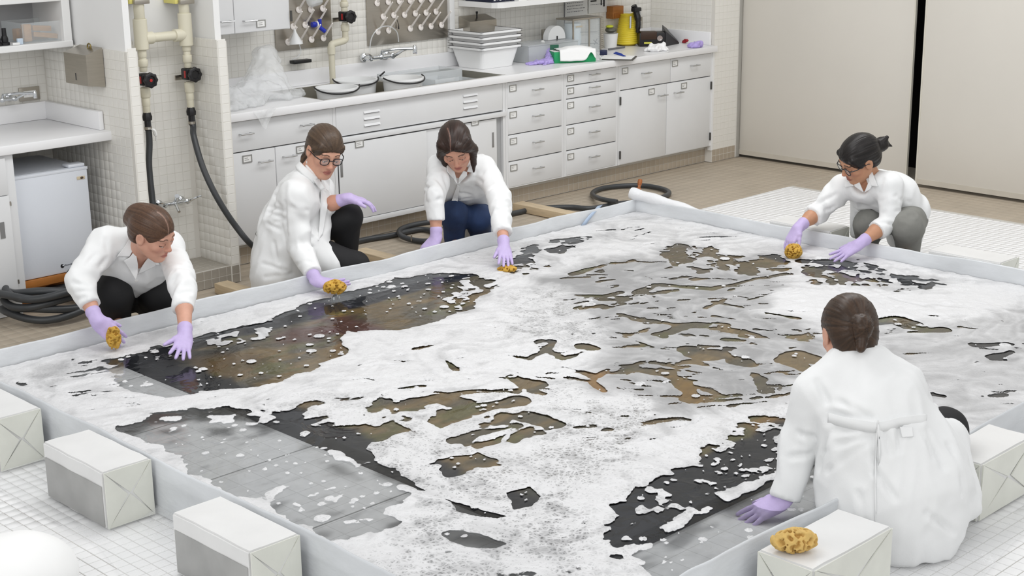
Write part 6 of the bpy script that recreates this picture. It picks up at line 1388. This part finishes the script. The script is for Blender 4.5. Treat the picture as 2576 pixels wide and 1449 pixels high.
    SP.plane((0, 0, .05), (0, 0, -1), .006); V, F = SP.mesh(); V = SP.smooth(V, F, 1); V = wrinkle(V, F, cfg['seed'] + 40, cfg.get('tw', .004), [(g['kneeR'], .1, 1.), (g['kneeL'], .1, 1.)]); mesh('trousers', V, F, cfg['trouser'], t)
    for q in 'RL':
        a_, to = g['ank' + q], g['toe' + q]; d = to - a_; d[2] = 0; d /= np.linalg.norm(d); z0 = .004 + max(0, min(a_[2], to[2]) - .09) * 0
        SH = SDF(np.minimum(a_, to) - .12, np.maximum(a_, to) + .12, .007); h_ = V3((a_[0], a_[1], .045)); SH.cone(h_ - d * .03, V3((to[0], to[1], .036)), .041, .034, .02); SH.cone(h_, V3((a_[0], a_[1], .085)), .04, .042, .02); SH.plane((0, 0, .016), (0, 0, -1), .004); sh_ = SH.build('shoe', cfg.get('shoe', M['black']), t)
        SL = SDF(np.minimum(a_, to) - .12, np.maximum(a_, to) + .12, .007); SL.cone(V3((a_[0], a_[1], .018)) - d * .035, V3((to[0], to[1], .018)) + d * .005, .045, .039, .01); SL.plane((0, 0, .024), (0, 0, 1), .002); SL.plane((0, 0, .003), (0, 0, -1), .002); SL.build('sole', cfg.get('sole', pm('white_rubber_sole', 'e4e2dc', .6)), sh_)
    # ---- gloves
    for q in 'RL':
        el, wr = g['el' + q], g['wr' + q]; h_ = cfg['hand' + q]; d = (wr - el) / np.linalg.norm(wr - el); SG = SDF(wr - .24, wr + .24, .0028)
        hand(SG, wr, h_['D'], h_['N'], h_['T'], cfg.get('hsz', .98), h_.get('curl', (.25, .25, .25, .3)), h_.get('spread', .12), h_.get('thumb', (.5, .35)))
        SG.cone(wr - d * .045, wr + V3(Vector(h_['D']).normalized()) * .01, .0315, .029, .01); SG.cone(wr - d * .046, wr - d * .044, .033, .033, .003)
        gl_ = SG.build('glove', M['glove'], t, sm=1); P = wr - d * .05
    return t
lin_ = lin
BLK = pm('black_trouser_cloth', '19191b', .75, var=.08, vs=30); JEAN = pm('dark_blue_denim', '263a60', .75, var=.3, vs=9, bump=.1, bs=250); GREY = pm('grey_cargo_cloth', '7f7f7a', .8, var=.07, vs=20, bump=.1, bs=120)
FACECUT = [((0, .100, -.040), (.066, .082, .086), .02)]
# 1 -- woman crouching at the left, hand on the tapestry
J = dict(neck=YP(345, 634, 5.84), shR=YP(266, 612, 5.90), elR=YP(201, 706, 5.84), wrR=YP(243, 806, 5.68), shL=YP(428, 622, 5.86), elL=YP(460, 712, 5.58), wrL=YP(466, 846, 5.36),
         pel=YP(325, 715, 6.16), chest=YP(340, 660, 5.93), waist=YP(332, 700, 6.05), hipR=YP(295, 735, 6.16), hipL=YP(380, 728, 6.14), kneeR=YP(282, 738, 5.93), kneeL=YP(402, 742, 5.93), ankR=YP(296, 806, 6.02), ankL=YP(385, 800, 6.06), toeR=YP(300, 815, 5.90), toeL=YP(395, 815, 5.95))
person('woman crouching at the left end of the pool with brown hair in a bun', ZP(325, 815, 0), J, dict(seed=3, folds=[[(264, 600), (270, 630)], [(268, 650), (249, 673)], [(221, 722), (184, 710)], [(225, 734), (193, 733)], [(216, 748), (190, 754)], [(412, 676), (456, 664)], [(432, 712), (445, 690)], [(240, 640), (215, 668)], [(480, 735), (452, 742)], [(300, 640), (285, 668)], [(415, 640), (440, 630)]], head=YP(384.5, 586, 5.67), fwd=(.36, -.82, -.45), up=(0, -.47, .883), hs=1.01, r=1.0, skin='cf9d87', skinkey='rosy', brow='5a4032', lip='b06a60', cuffR=.62, cuffL=.50,
    vneck=(346, 690), vw=.05, lapels=[('lapel', [(341, 628), (326, 647), (312, 655), (342, 704), (347, 688), (347, 665)]), ('lapel', [(377, 644), (393, 666), (391, 670), (345, 692), (360, 668)]), ('collar', [(333, 590), (312, 622), (294, 645), (326, 645), (341, 618)]), ('collar', [(380, 646), (392, 652), (401, 667), (394, 668)])],
    buttons=[(343, 706)], hair=[((.0, -.10, .045), (.0, -.118, .0), .04, .036, .015), ((0, -.085, .07), (0, -.11, .03), .03, .034, .02)], haircut=FACECUT + [((.083, .0, -.03), (.03, .035, .05), .01), ((-.083, .0, -.03), (.03, .035, .05), .01)], tail=(0, -.12, .02), haircol=('33241d', '6b4f3c', 'c9a392', -.012, .0), trouser=BLK, tw=.003, rt=1.12, shoe=pm('black_canvas', '202022', .8), shirt='17181c', shirtline=-.045,
    handR=dict(D=(.55, -.45, -.75), N=(-.35, -.75, .35), T=(.6, -.2, .3), curl=(.3, .3, .28, .3), spread=.1, thumb=(.45, .2)),
    handL=dict(D=V3(ZP(446, 922, .135)) - V3(YP(466, 846, 5.36)), N=(.1, -.5, .85), T=(-1, 0, 0), curl=(-.03, 0, 0, .02), spread=.2, thumb=(.75, .05))))
# 2 -- woman with glasses kneeling on one knee
J = dict(neck=YP(777, 440, 6.02), shR=YP(742, 492, 5.97), elR=YP(756, 622, 5.92), wrR=YP(795, 708, 5.72), shL=YP(806, 476, 6.17), elL=YP(812, 520, 6.02), wrL=YP(873, 498, 5.90), chest=YP(752, 500, 6.06), waist=YP(715, 560, 6.12),
         pel=YP(712, 600, 6.14), hipR=YP(720, 612, 6.08), hipL=YP(752, 590, 6.22), kneeR=YP(893, 668, 5.86), kneeL=YP(875, 545, 5.98), ankR=YP(700, 715, 6.10), ankL=YP(872, 665, 6.04), toeR=YP(670, 715, 6.15), toeL=YP(900, 680, 5.92))
person('woman with dark glasses and ponytail kneeling on one knee, sponge on her palm', ZP(760, 705, 0), J, dict(seed=11, folds=[[(677, 520), (717, 530)], [(677, 535), (717, 549)], [(690, 560), (717, 553)], [(673, 562), (705, 578)], [(727, 627), (788, 621)], [(729, 638), (782, 634)], [(724, 590), (790, 597)], [(663, 664), (719, 680)], [(667, 697), (734, 687)], [(690, 610), (700, 660)], [(735, 520), (775, 530)], [(690, 490), (712, 520)], [(745, 665), (785, 660)], [(718, 510), (722, 600)]], head=(4.53, 5.946, .763), fwd=(-.25, -.89, -.40), up=(.03, -.40, .92), hs=1.06, r=.98, skin='d3a189', skinkey='warm', brow='4b382d', lip='a8605a', cuffR=.78, cuffL=.30, front=(.75, -.62, -.1),
    vneck=(808, 462), vw=.04, lapels=[('collar', [(775, 400), (789, 424), (817, 474), (808, 479), (788, 452), (768, 416)]), ('lapel', [(806, 447), (830, 452), (828, 482), (818, 474)]), ('front_edge', [(809, 478), (830, 482), (822, 530), (812, 590), (800, 605), (806, 540)])], buttons=[(815, 521), (812, 553)], ww=1.6,
    skirt=[(YP(720, 595, 6.12), YP(700, 690, 6.10), .165, .155, ((.2, -.9, 0), .8), .05), (YP(740, 610, 6.05), YP(832, 668, 5.93), .125, .085, None, .05), (YP(690, 640, 6.15), YP(690, 715, 6.12), .10, .10, None, .05), (YP(800, 520, 6.04), YP(808, 590, 6.0), .06, .05, None, .04)],
    hair=[((0, -.10, .02), (.0, -.125, -.04), .026, .026, .015), ((0, -.125, -.04), (-.01, -.15, -.13), .026, .016, .01), ((-.01, -.15, -.13), (-.02, -.155, -.20), .016, .006, .01), ((-.055, .055, .052), (-.07, .03, .02), .016, .012, .012), ((.055, .055, .052), (.07, .03, .02), .016, .012, .012)], haircut=[((0, .104, -.038), (.064, .080, .080), .02), ((.083, .0, -.03), (.03, .035, .05), .01), ((-.083, .0, -.03), (.03, .035, .05), .01)], tail=(0, -.12, .0), haircol=('30241d', '63503f'), trouser=BLK, tw=.003, rt=.98, glasses='1c1f24', shirt='17181c', shirtline=.09,
    handR=dict(D=(.62, -.62, -.12), N=(.1, .25, -1), T=(-.3, -.3, .4), curl=(.14, .12, .12, .12), spread=.1, thumb=(.75, .25)),
    handL=dict(D=(.80, -.45, -.22), N=(.15, -.1, 1), T=(-.45, -.8, -.2), curl=(.35, .3, .28, .25), spread=.16, thumb=(.5, .12))))
# 3 -- woman with loose dark hair, in jeans
J = dict(neck=YP(1158, 408, 5.96), shR=YP(1108, 420, 5.98), elR=YP(1094, 490, 5.88), wrR=YP(1098, 600, 5.82), shL=YP(1215, 425, 5.90), elL=YP(1256, 496, 5.68), wrL=YP(1268, 622, 5.46), chest=YP(1160, 455, 6.03), waist=YP(1172, 495, 6.15),
         pel=YP(1178, 520, 6.26), hipR=YP(1155, 530, 6.25), hipL=YP(1200, 525, 6.25), kneeR=YP(1141, 538, 6.0), kneeL=YP(1203, 550, 5.97), ankR=YP(1144, 612, 6.06), ankL=YP(1213, 612, 6.06), toeR=YP(1148, 618, 5.95), toeL=YP(1218, 618, 5.95))
person('woman with loose dark hair and jeans crouching in the middle, head bowed', ZP(1175, 615, 0), J, dict(seed=23, folds=[[(1193, 446), (1214, 459)], [(1150, 482), (1186, 491)], [(1154, 503), (1186, 497)], [(1214, 437), (1248, 415)], [(1233, 476), (1258, 466)], [(1069, 470), (1100, 482)], [(1075, 510), (1108, 500)], [(1250, 530), (1285, 520)], [(1195, 430), (1203, 470)], [(1115, 440), (1124, 475)], [(1258, 552), (1288, 545)]], head=(5.322, 5.843, .692), fwd=(-.52, -.56, -.64), up=(-.50, -.33, .79), hs=1.07, r=1.02, skin='cd9a83', skinkey='peach', brow='3a2822', lip='a65c56', cuffR=.6, cuffL=.72,
    vneck=(1151, 464), vw=.042, lapels=[('lapel', [(1123, 411), (1144, 433), (1151, 464), (1144, 455), (1126, 431)]), ('lapel', [(1166, 430), (1175, 433), (1175, 442), (1152, 465), (1155, 448)]), ('collar', [(1184, 410), (1191, 414), (1191, 435), (1175, 432)]), ('front_edge', [(1151, 464), (1156, 470), (1150, 515), (1136, 505)])],
    skirt=[(YP(1218, 515, 6.12), YP(1246, 592, 6.02), .07, .045, None, .05), (YP(1190, 500, 6.15), YP(1225, 560, 6.12), .1, .06, None, .05), (YP(1178, 530, 6.28), YP(1185, 590, 6.3), .13, .12, None, .05)],
    hair=[((-.06, .03, .06), (-.076, .02, -.03), .028, .024, .02), ((-.076, .02, -.03), (-.066, .045, -.10), .022, .010, .015), ((.06, .03, .06), (.078, .005, -.03), .030, .027, .02), ((.078, .005, -.03), (.072, .03, -.11), .026, .014, .015), ((.072, .03, -.11), (.066, .05, -.15), .013, .005, .01), ((0, -.06, -.03), (0, -.06, -.09), .06, .04, .03), ((.02, .07, .075), (.066, .05, .03), .022, .018, .015)], haircut=[((.004, .108, -.030), (.060, .084, .090), .02)], tail=(0, -.1, -.1), nape=-.11, haircol=('1f1714', '3f2e27', 'b98f80', -.016, -.02), trouser=JEAN, tw=.004, rt=.95, shoe=pm('brown_boot', '4a3024', .6),
    handR=dict(D=(-.68, .10, -.52), N=(-.4, -.3, .8), T=(.3, -.9, -.1), curl=(.35, .35, .35, .3), spread=.08, thumb=(.35, .3)),
    handL=dict(D=V3(ZP(1277, 677, .145)) - V3(YP(1268, 622, 5.46)), N=(.0, -.4, .85), T=(-1, 0, 0), curl=(.1, .1, .12, .12), spread=.13, thumb=(.5, .15))))
# 4 -- woman in grey trousers on the right
J = dict(neck=XP(2180, 446, 6.83), shR=XP(2124, 468, 6.82), elR=XP(2064, 528, 6.74), wrR=XP(2008, 572, 6.56), shL=XP(2236, 466, 6.84), elL=XP(2236, 556, 6.80), wrL=XP(2162, 614, 6.60), chest=XP(2200, 480, 6.93), waist=XP(2225, 510, 7.02),
         pel=XP(2262, 530, 7.12), hipR=XP(2240, 535, 7.12), hipL=XP(2285, 548, 7.06), kneeR=XP(2188, 565, 6.88), kneeL=XP(2284, 570, 6.84), ankR=XP(2180, 612, 6.95), ankL=XP(2285, 632, 6.95), toeR=XP(2165, 620, 6.86), toeL=XP(2275, 640, 6.83))
person('woman with black hair, thin glasses and grey trousers crouching at the right wall', ZP(2230, 620, 0), J, dict(seed=31, folds=[[(2052, 515), (2103, 489)], [(2083, 494), (2134, 505)], [(2211, 484), (2221, 451)], [(2216, 506), (2256, 492)], [(2220, 535), (2262, 530)], [(2150, 524), (2196, 530)], [(2075, 530), (2100, 520)], [(2262, 500), (2290, 508)], [(2215, 560), (2250, 566)]], head=(6.743, 4.275, .623), fwd=(-.75, .43, -.50), up=(-.55, .02, .83), hs=1.08, r=.96, skin='c18f70', skinkey='tan', brow='1d1512', lip='9c5a50', cuffR=.36, cuffL=.42, roll=True,
    vneck=(2173, 486), vw=.034, lapels=[('collar', [(2123, 453), (2144, 460), (2147, 468), (2124, 471)]), ('lapel', [(2146, 458), (2160, 455), (2172.5, 485), (2150, 469)]), ('collar', [(2189, 417), (2198, 442), (2208, 470), (2192, 468), (2185, 452)]), ('lapel', [(2188, 450), (2193, 468), (2189, 476), (2174, 485), (2180, 470)])],
    buttons=[(2193, 527)], bmat=M['black'], skirt=[(XP(2160, 525, 6.95), XP(2150, 585, 6.93), .045, .03, None, .03), (XP(2255, 500, 7.0), XP(2290, 530, 7.06), .13, .10, None, .05), (XP(2265, 540, 7.2), XP(2275, 590, 7.22), .12, .10, None, .05)],
    hair=[((0, -.095, .0), (.0, -.132, -.005), .034, .036, .012), ((0, -.135, .0), (.01, -.168, .02), .032, .010, .01), ((.0, -.15, -.01), (.02, -.172, -.035), .018, .005, .01), ((-.055, .055, .052), (-.07, .03, .01), .018, .014, .012), ((.055, .055, .052), (.07, .03, .01), .018, .014, .012)], haircut=[((0, .106, -.042), (.064, .080, .082), .02), ((.083, .0, -.03), (.028, .033, .045), .01), ((-.083, .0, -.03), (.028, .033, .045), .01)], tail=(0, -.13, .0), haircol=('0e0c0c', '2a2523'), trouser=GREY, tw=.006, rt=1.12, glasses='5d2426', shirt='8e1f2c', shirtline=.14, shoe=pm('dark_grey_shoe', '3a3a3a', .7),
    handR=dict(D=(-.62, .10, -.75), N=(-.75, .2, .55), T=(0, -1, -.2), curl=(.22, .25, .25, .25), spread=.1, thumb=(.5, .25)),
    handL=dict(D=V3(ZP(2096, 653, .132)) - V3(XP(2162, 614, 6.60)), N=(-.35, -.2, .9), T=(.2, 1, 0), curl=(-.02, 0, 0, .02), spread=.18, thumb=(.6, .1))))
# 5 -- woman seen from behind at the near wall
D0 = 4.653
def Q(px, py, dd): return DP(px, py, D0 + dd)
J = dict(neck=Q(2152, 915, .17), shR=Q(2262, 968, .17), elR=Q(2322, 1060, .34), wrR=Q(2300, 1130, .55), shL=Q(2050, 992, .17), elL=Q(2008, 1122, .20), wrL=Q(1972, 1258, .19), chest=Q(2165, 985, .17), waist=Q(2205, 1070, .12),
         pel=Q(2240, 1190, .14), hipR=Q(2300, 1190, .16), hipL=Q(2180, 1190, .16), kneeR=Q(2374, 1084, .42), kneeL=Q(2160, 1130, .44), ankR=Q(2340, 1330, .24), ankL=Q(2200, 1330, .26), toeR=Q(2350, 1310, .36), toeL=Q(2190, 1310, .38))
person('woman in the right foreground seen from behind, white coat spread over her crouch', ZP(2280, 1410, 0), J, dict(seed=47, folds=[[(2091, 1039), (2185, 1055)], [(2110, 1010), (2190, 1050)], [(2101, 1084), (2197, 1086)], [(2110, 1118), (2197, 1092)], [(2074, 1138), (2190, 1099)], [(2083, 1186), (2194, 1108)], [(2197, 1100), (2203, 1190)], [(2332, 1080), (2372, 1178)], [(2322, 1085), (2345, 1150)], [(2056, 960), (2082, 1012)], [(2208, 1188), (2252, 1255)], [(2080, 1090), (2062, 1180)], [(2225, 1080), (2240, 1140)], [(2260, 1076), (2262, 1130)], [(2385, 1120), (2420, 1240)], [(2010, 1090), (2050, 1100)], [(1990, 1150), (2040, 1140)], [(2160, 1240), (2200, 1380)], [(2330, 1290), (2400, 1340)]], head=(4.03, 2.56, .643), fwd=(.52, .72, -.42), up=(.25, .30, .92), hs=1.05, r=1.02, skin='cf9d87', skinkey='fair', brow='5a4032', lip='b06a60', cuffR=.9, cuffL=.97, eyes=True, front=(.62, .70, -.3), ww=1.8, fa=1.7,
    straps=[('belt', [(2082, 1052), (2140, 1066), (2207, 1075), (2270, 1062), (2332, 1056)], .034), ('belt_end', [(2206, 1076), (2209, 1110), (2210, 1160)], .05), ('seam', [(2205, 1080), (2200, 1200), (2202, 1300), (2210, 1380)], .012)],
    lapels=[('belt_tab', [(2264, 1074), (2296, 1074), (2298, 1098), (2270, 1100)])],
    skirt=[(Q(2208, 1075, .12), Q(2245, 1200, .14), .155, .235, ((.67, .69, -.2), .72), .05), (Q(2245, 1200, .14), Q(2258, 1290, .13), .235, .22, ((.67, .69, -.2), .72), .05), (Q(2258, 1290, .13), Q(2285, 1365, .10), .215, .10, ((.67, .69, -.2), .8), .06), (Q(2300, 1120, .20), Q(2374, 1104, .34), .10, .062, None, .06), (Q(2384, 1115, .30), Q(2425, 1270, .18), .055, .05, None, .06), (Q(2160, 1120, .3), Q(2110, 1200, .3), .1, .08, None, .06)],
    hair=[((0, -.098, .02), (.0, -.125, .0), .030, .030, .015), ((0, -.12, .01), (.012, -.125, -.06), .028, .016, .012)], haircut=FACECUT + [((.083, .0, -.035), (.03, .035, .05), .01), ((-.083, .0, -.035), (.03, .035, .05), .01)], tail=(0, -.12, .0), nape=-.085, haircol=('231912', '4c3829'), trouser=BLK, rt=1.0,
    handR=dict(D=(.1, .6, -.4), N=(0, .4, .8), T=(-1, 0, 0)),
    handL=dict(D=V3(ZP(1893, 1296, .09)) - V3(Q(1972, 1258, .19)), N=(-.2, -.3, .9), T=(.5, .5, .0), curl=(.1, .1, .1, .1), spread=.14, thumb=(.5, .1))))
# ------------------------------------------------------------------ natural sponges
m_sp = pm('honey_sea_sponge', 'c99f45', .85, var=.22, vs=30, bump=.4, bs=120)
def sponge(lab, c, r, rot, seed, holes=140, mat=None):
    c = V3(c); A = np.array(Matrix.Rotation(rot, 3, 'Z')); S = SDF(c - max(r) * 1.25, c + max(r) * 1.25, .0026); S.ell(c, r, A, 0); S.noise(.005, 40, seed, 2); rr = np.random.default_rng(seed)
    for k in range(holes):
        d = rr.normal(size=3); d /= np.linalg.norm(d); p = c + A @ (d * V3(r) * .98); h = rr.uniform(.0028, .0066); S.cone(p, p - (A @ (d * V3(r))) * .3, h, h * .6, .002, op='sub')
    return S.build('sponge', mat or m_sp, None, sm=0, label=lab, cat='sponge', group='natural sea sponges')
sponge('sea sponge gripped in the hand of the leftmost woman at the pool wall', YP(287, 850, 5.62), (.028, .034, .055), .6, 1)
sponge('dripping sea sponge held on the palm of the kneeling woman with glasses', YP(842, 722, 5.60), (.060, .036, .036), -.75, 2)
sponge('flat wet sea sponge under the fingers of the woman in jeans', ZP(1276, 676, .13), (.055, .038, .018), -.6, 3, 80)
sponge('rounded sea sponge half in the water, held by the woman in grey trousers', ZP(1996, 632, .155), (.050, .046, .044), .4, 4, 160)
sponge('dry pale sea sponge lying on the wrapped block in front', ZP(1998, 1360, .243), (.068, .040, .036), -.75, 5, 190, pm('pale_dry_sponge', 'd6b36c', .9, var=.15, vs=40, bump=.3, bs=120))
# drips from the held sponge
m = MB(); c = YP(842, 742, 5.60); rr = random.Random(4)
for k in range(7): x = c + Vector((rr.uniform(-.03, .03), rr.uniform(-.02, .02), -.005)); m.tube([x, x + Vector((0, 0, -rr.uniform(.03, .06)))], [.0022, .0012], 6)
o = m.build('water_drips', pm('water_drop', 'eef4f6', .05, alpha=.4), None, label='thin water drips falling from the held sponge', cat='water', kind='stuff')
# soft white bundle in the near left corner
c = ZP(40, 1452, .06); S = SDF(V3(c) - .34, V3(c) + .34, .01); S.ell(c, (.19, .17, .13), None, .02); S.ell(V3(c) + V3((-.06, -.06, .02)), (.2, .15, .12), None, .05); S.plane((0, 0, .006), (0, 0, -1), .01); S.noise(.006, 9, 3)
S.build('white_bundle', pm('soft_white_cloth', 'f4f4f3', .9, var=.01), None, label='soft rounded white bundle at the lower left picture corner', cat='bundle')
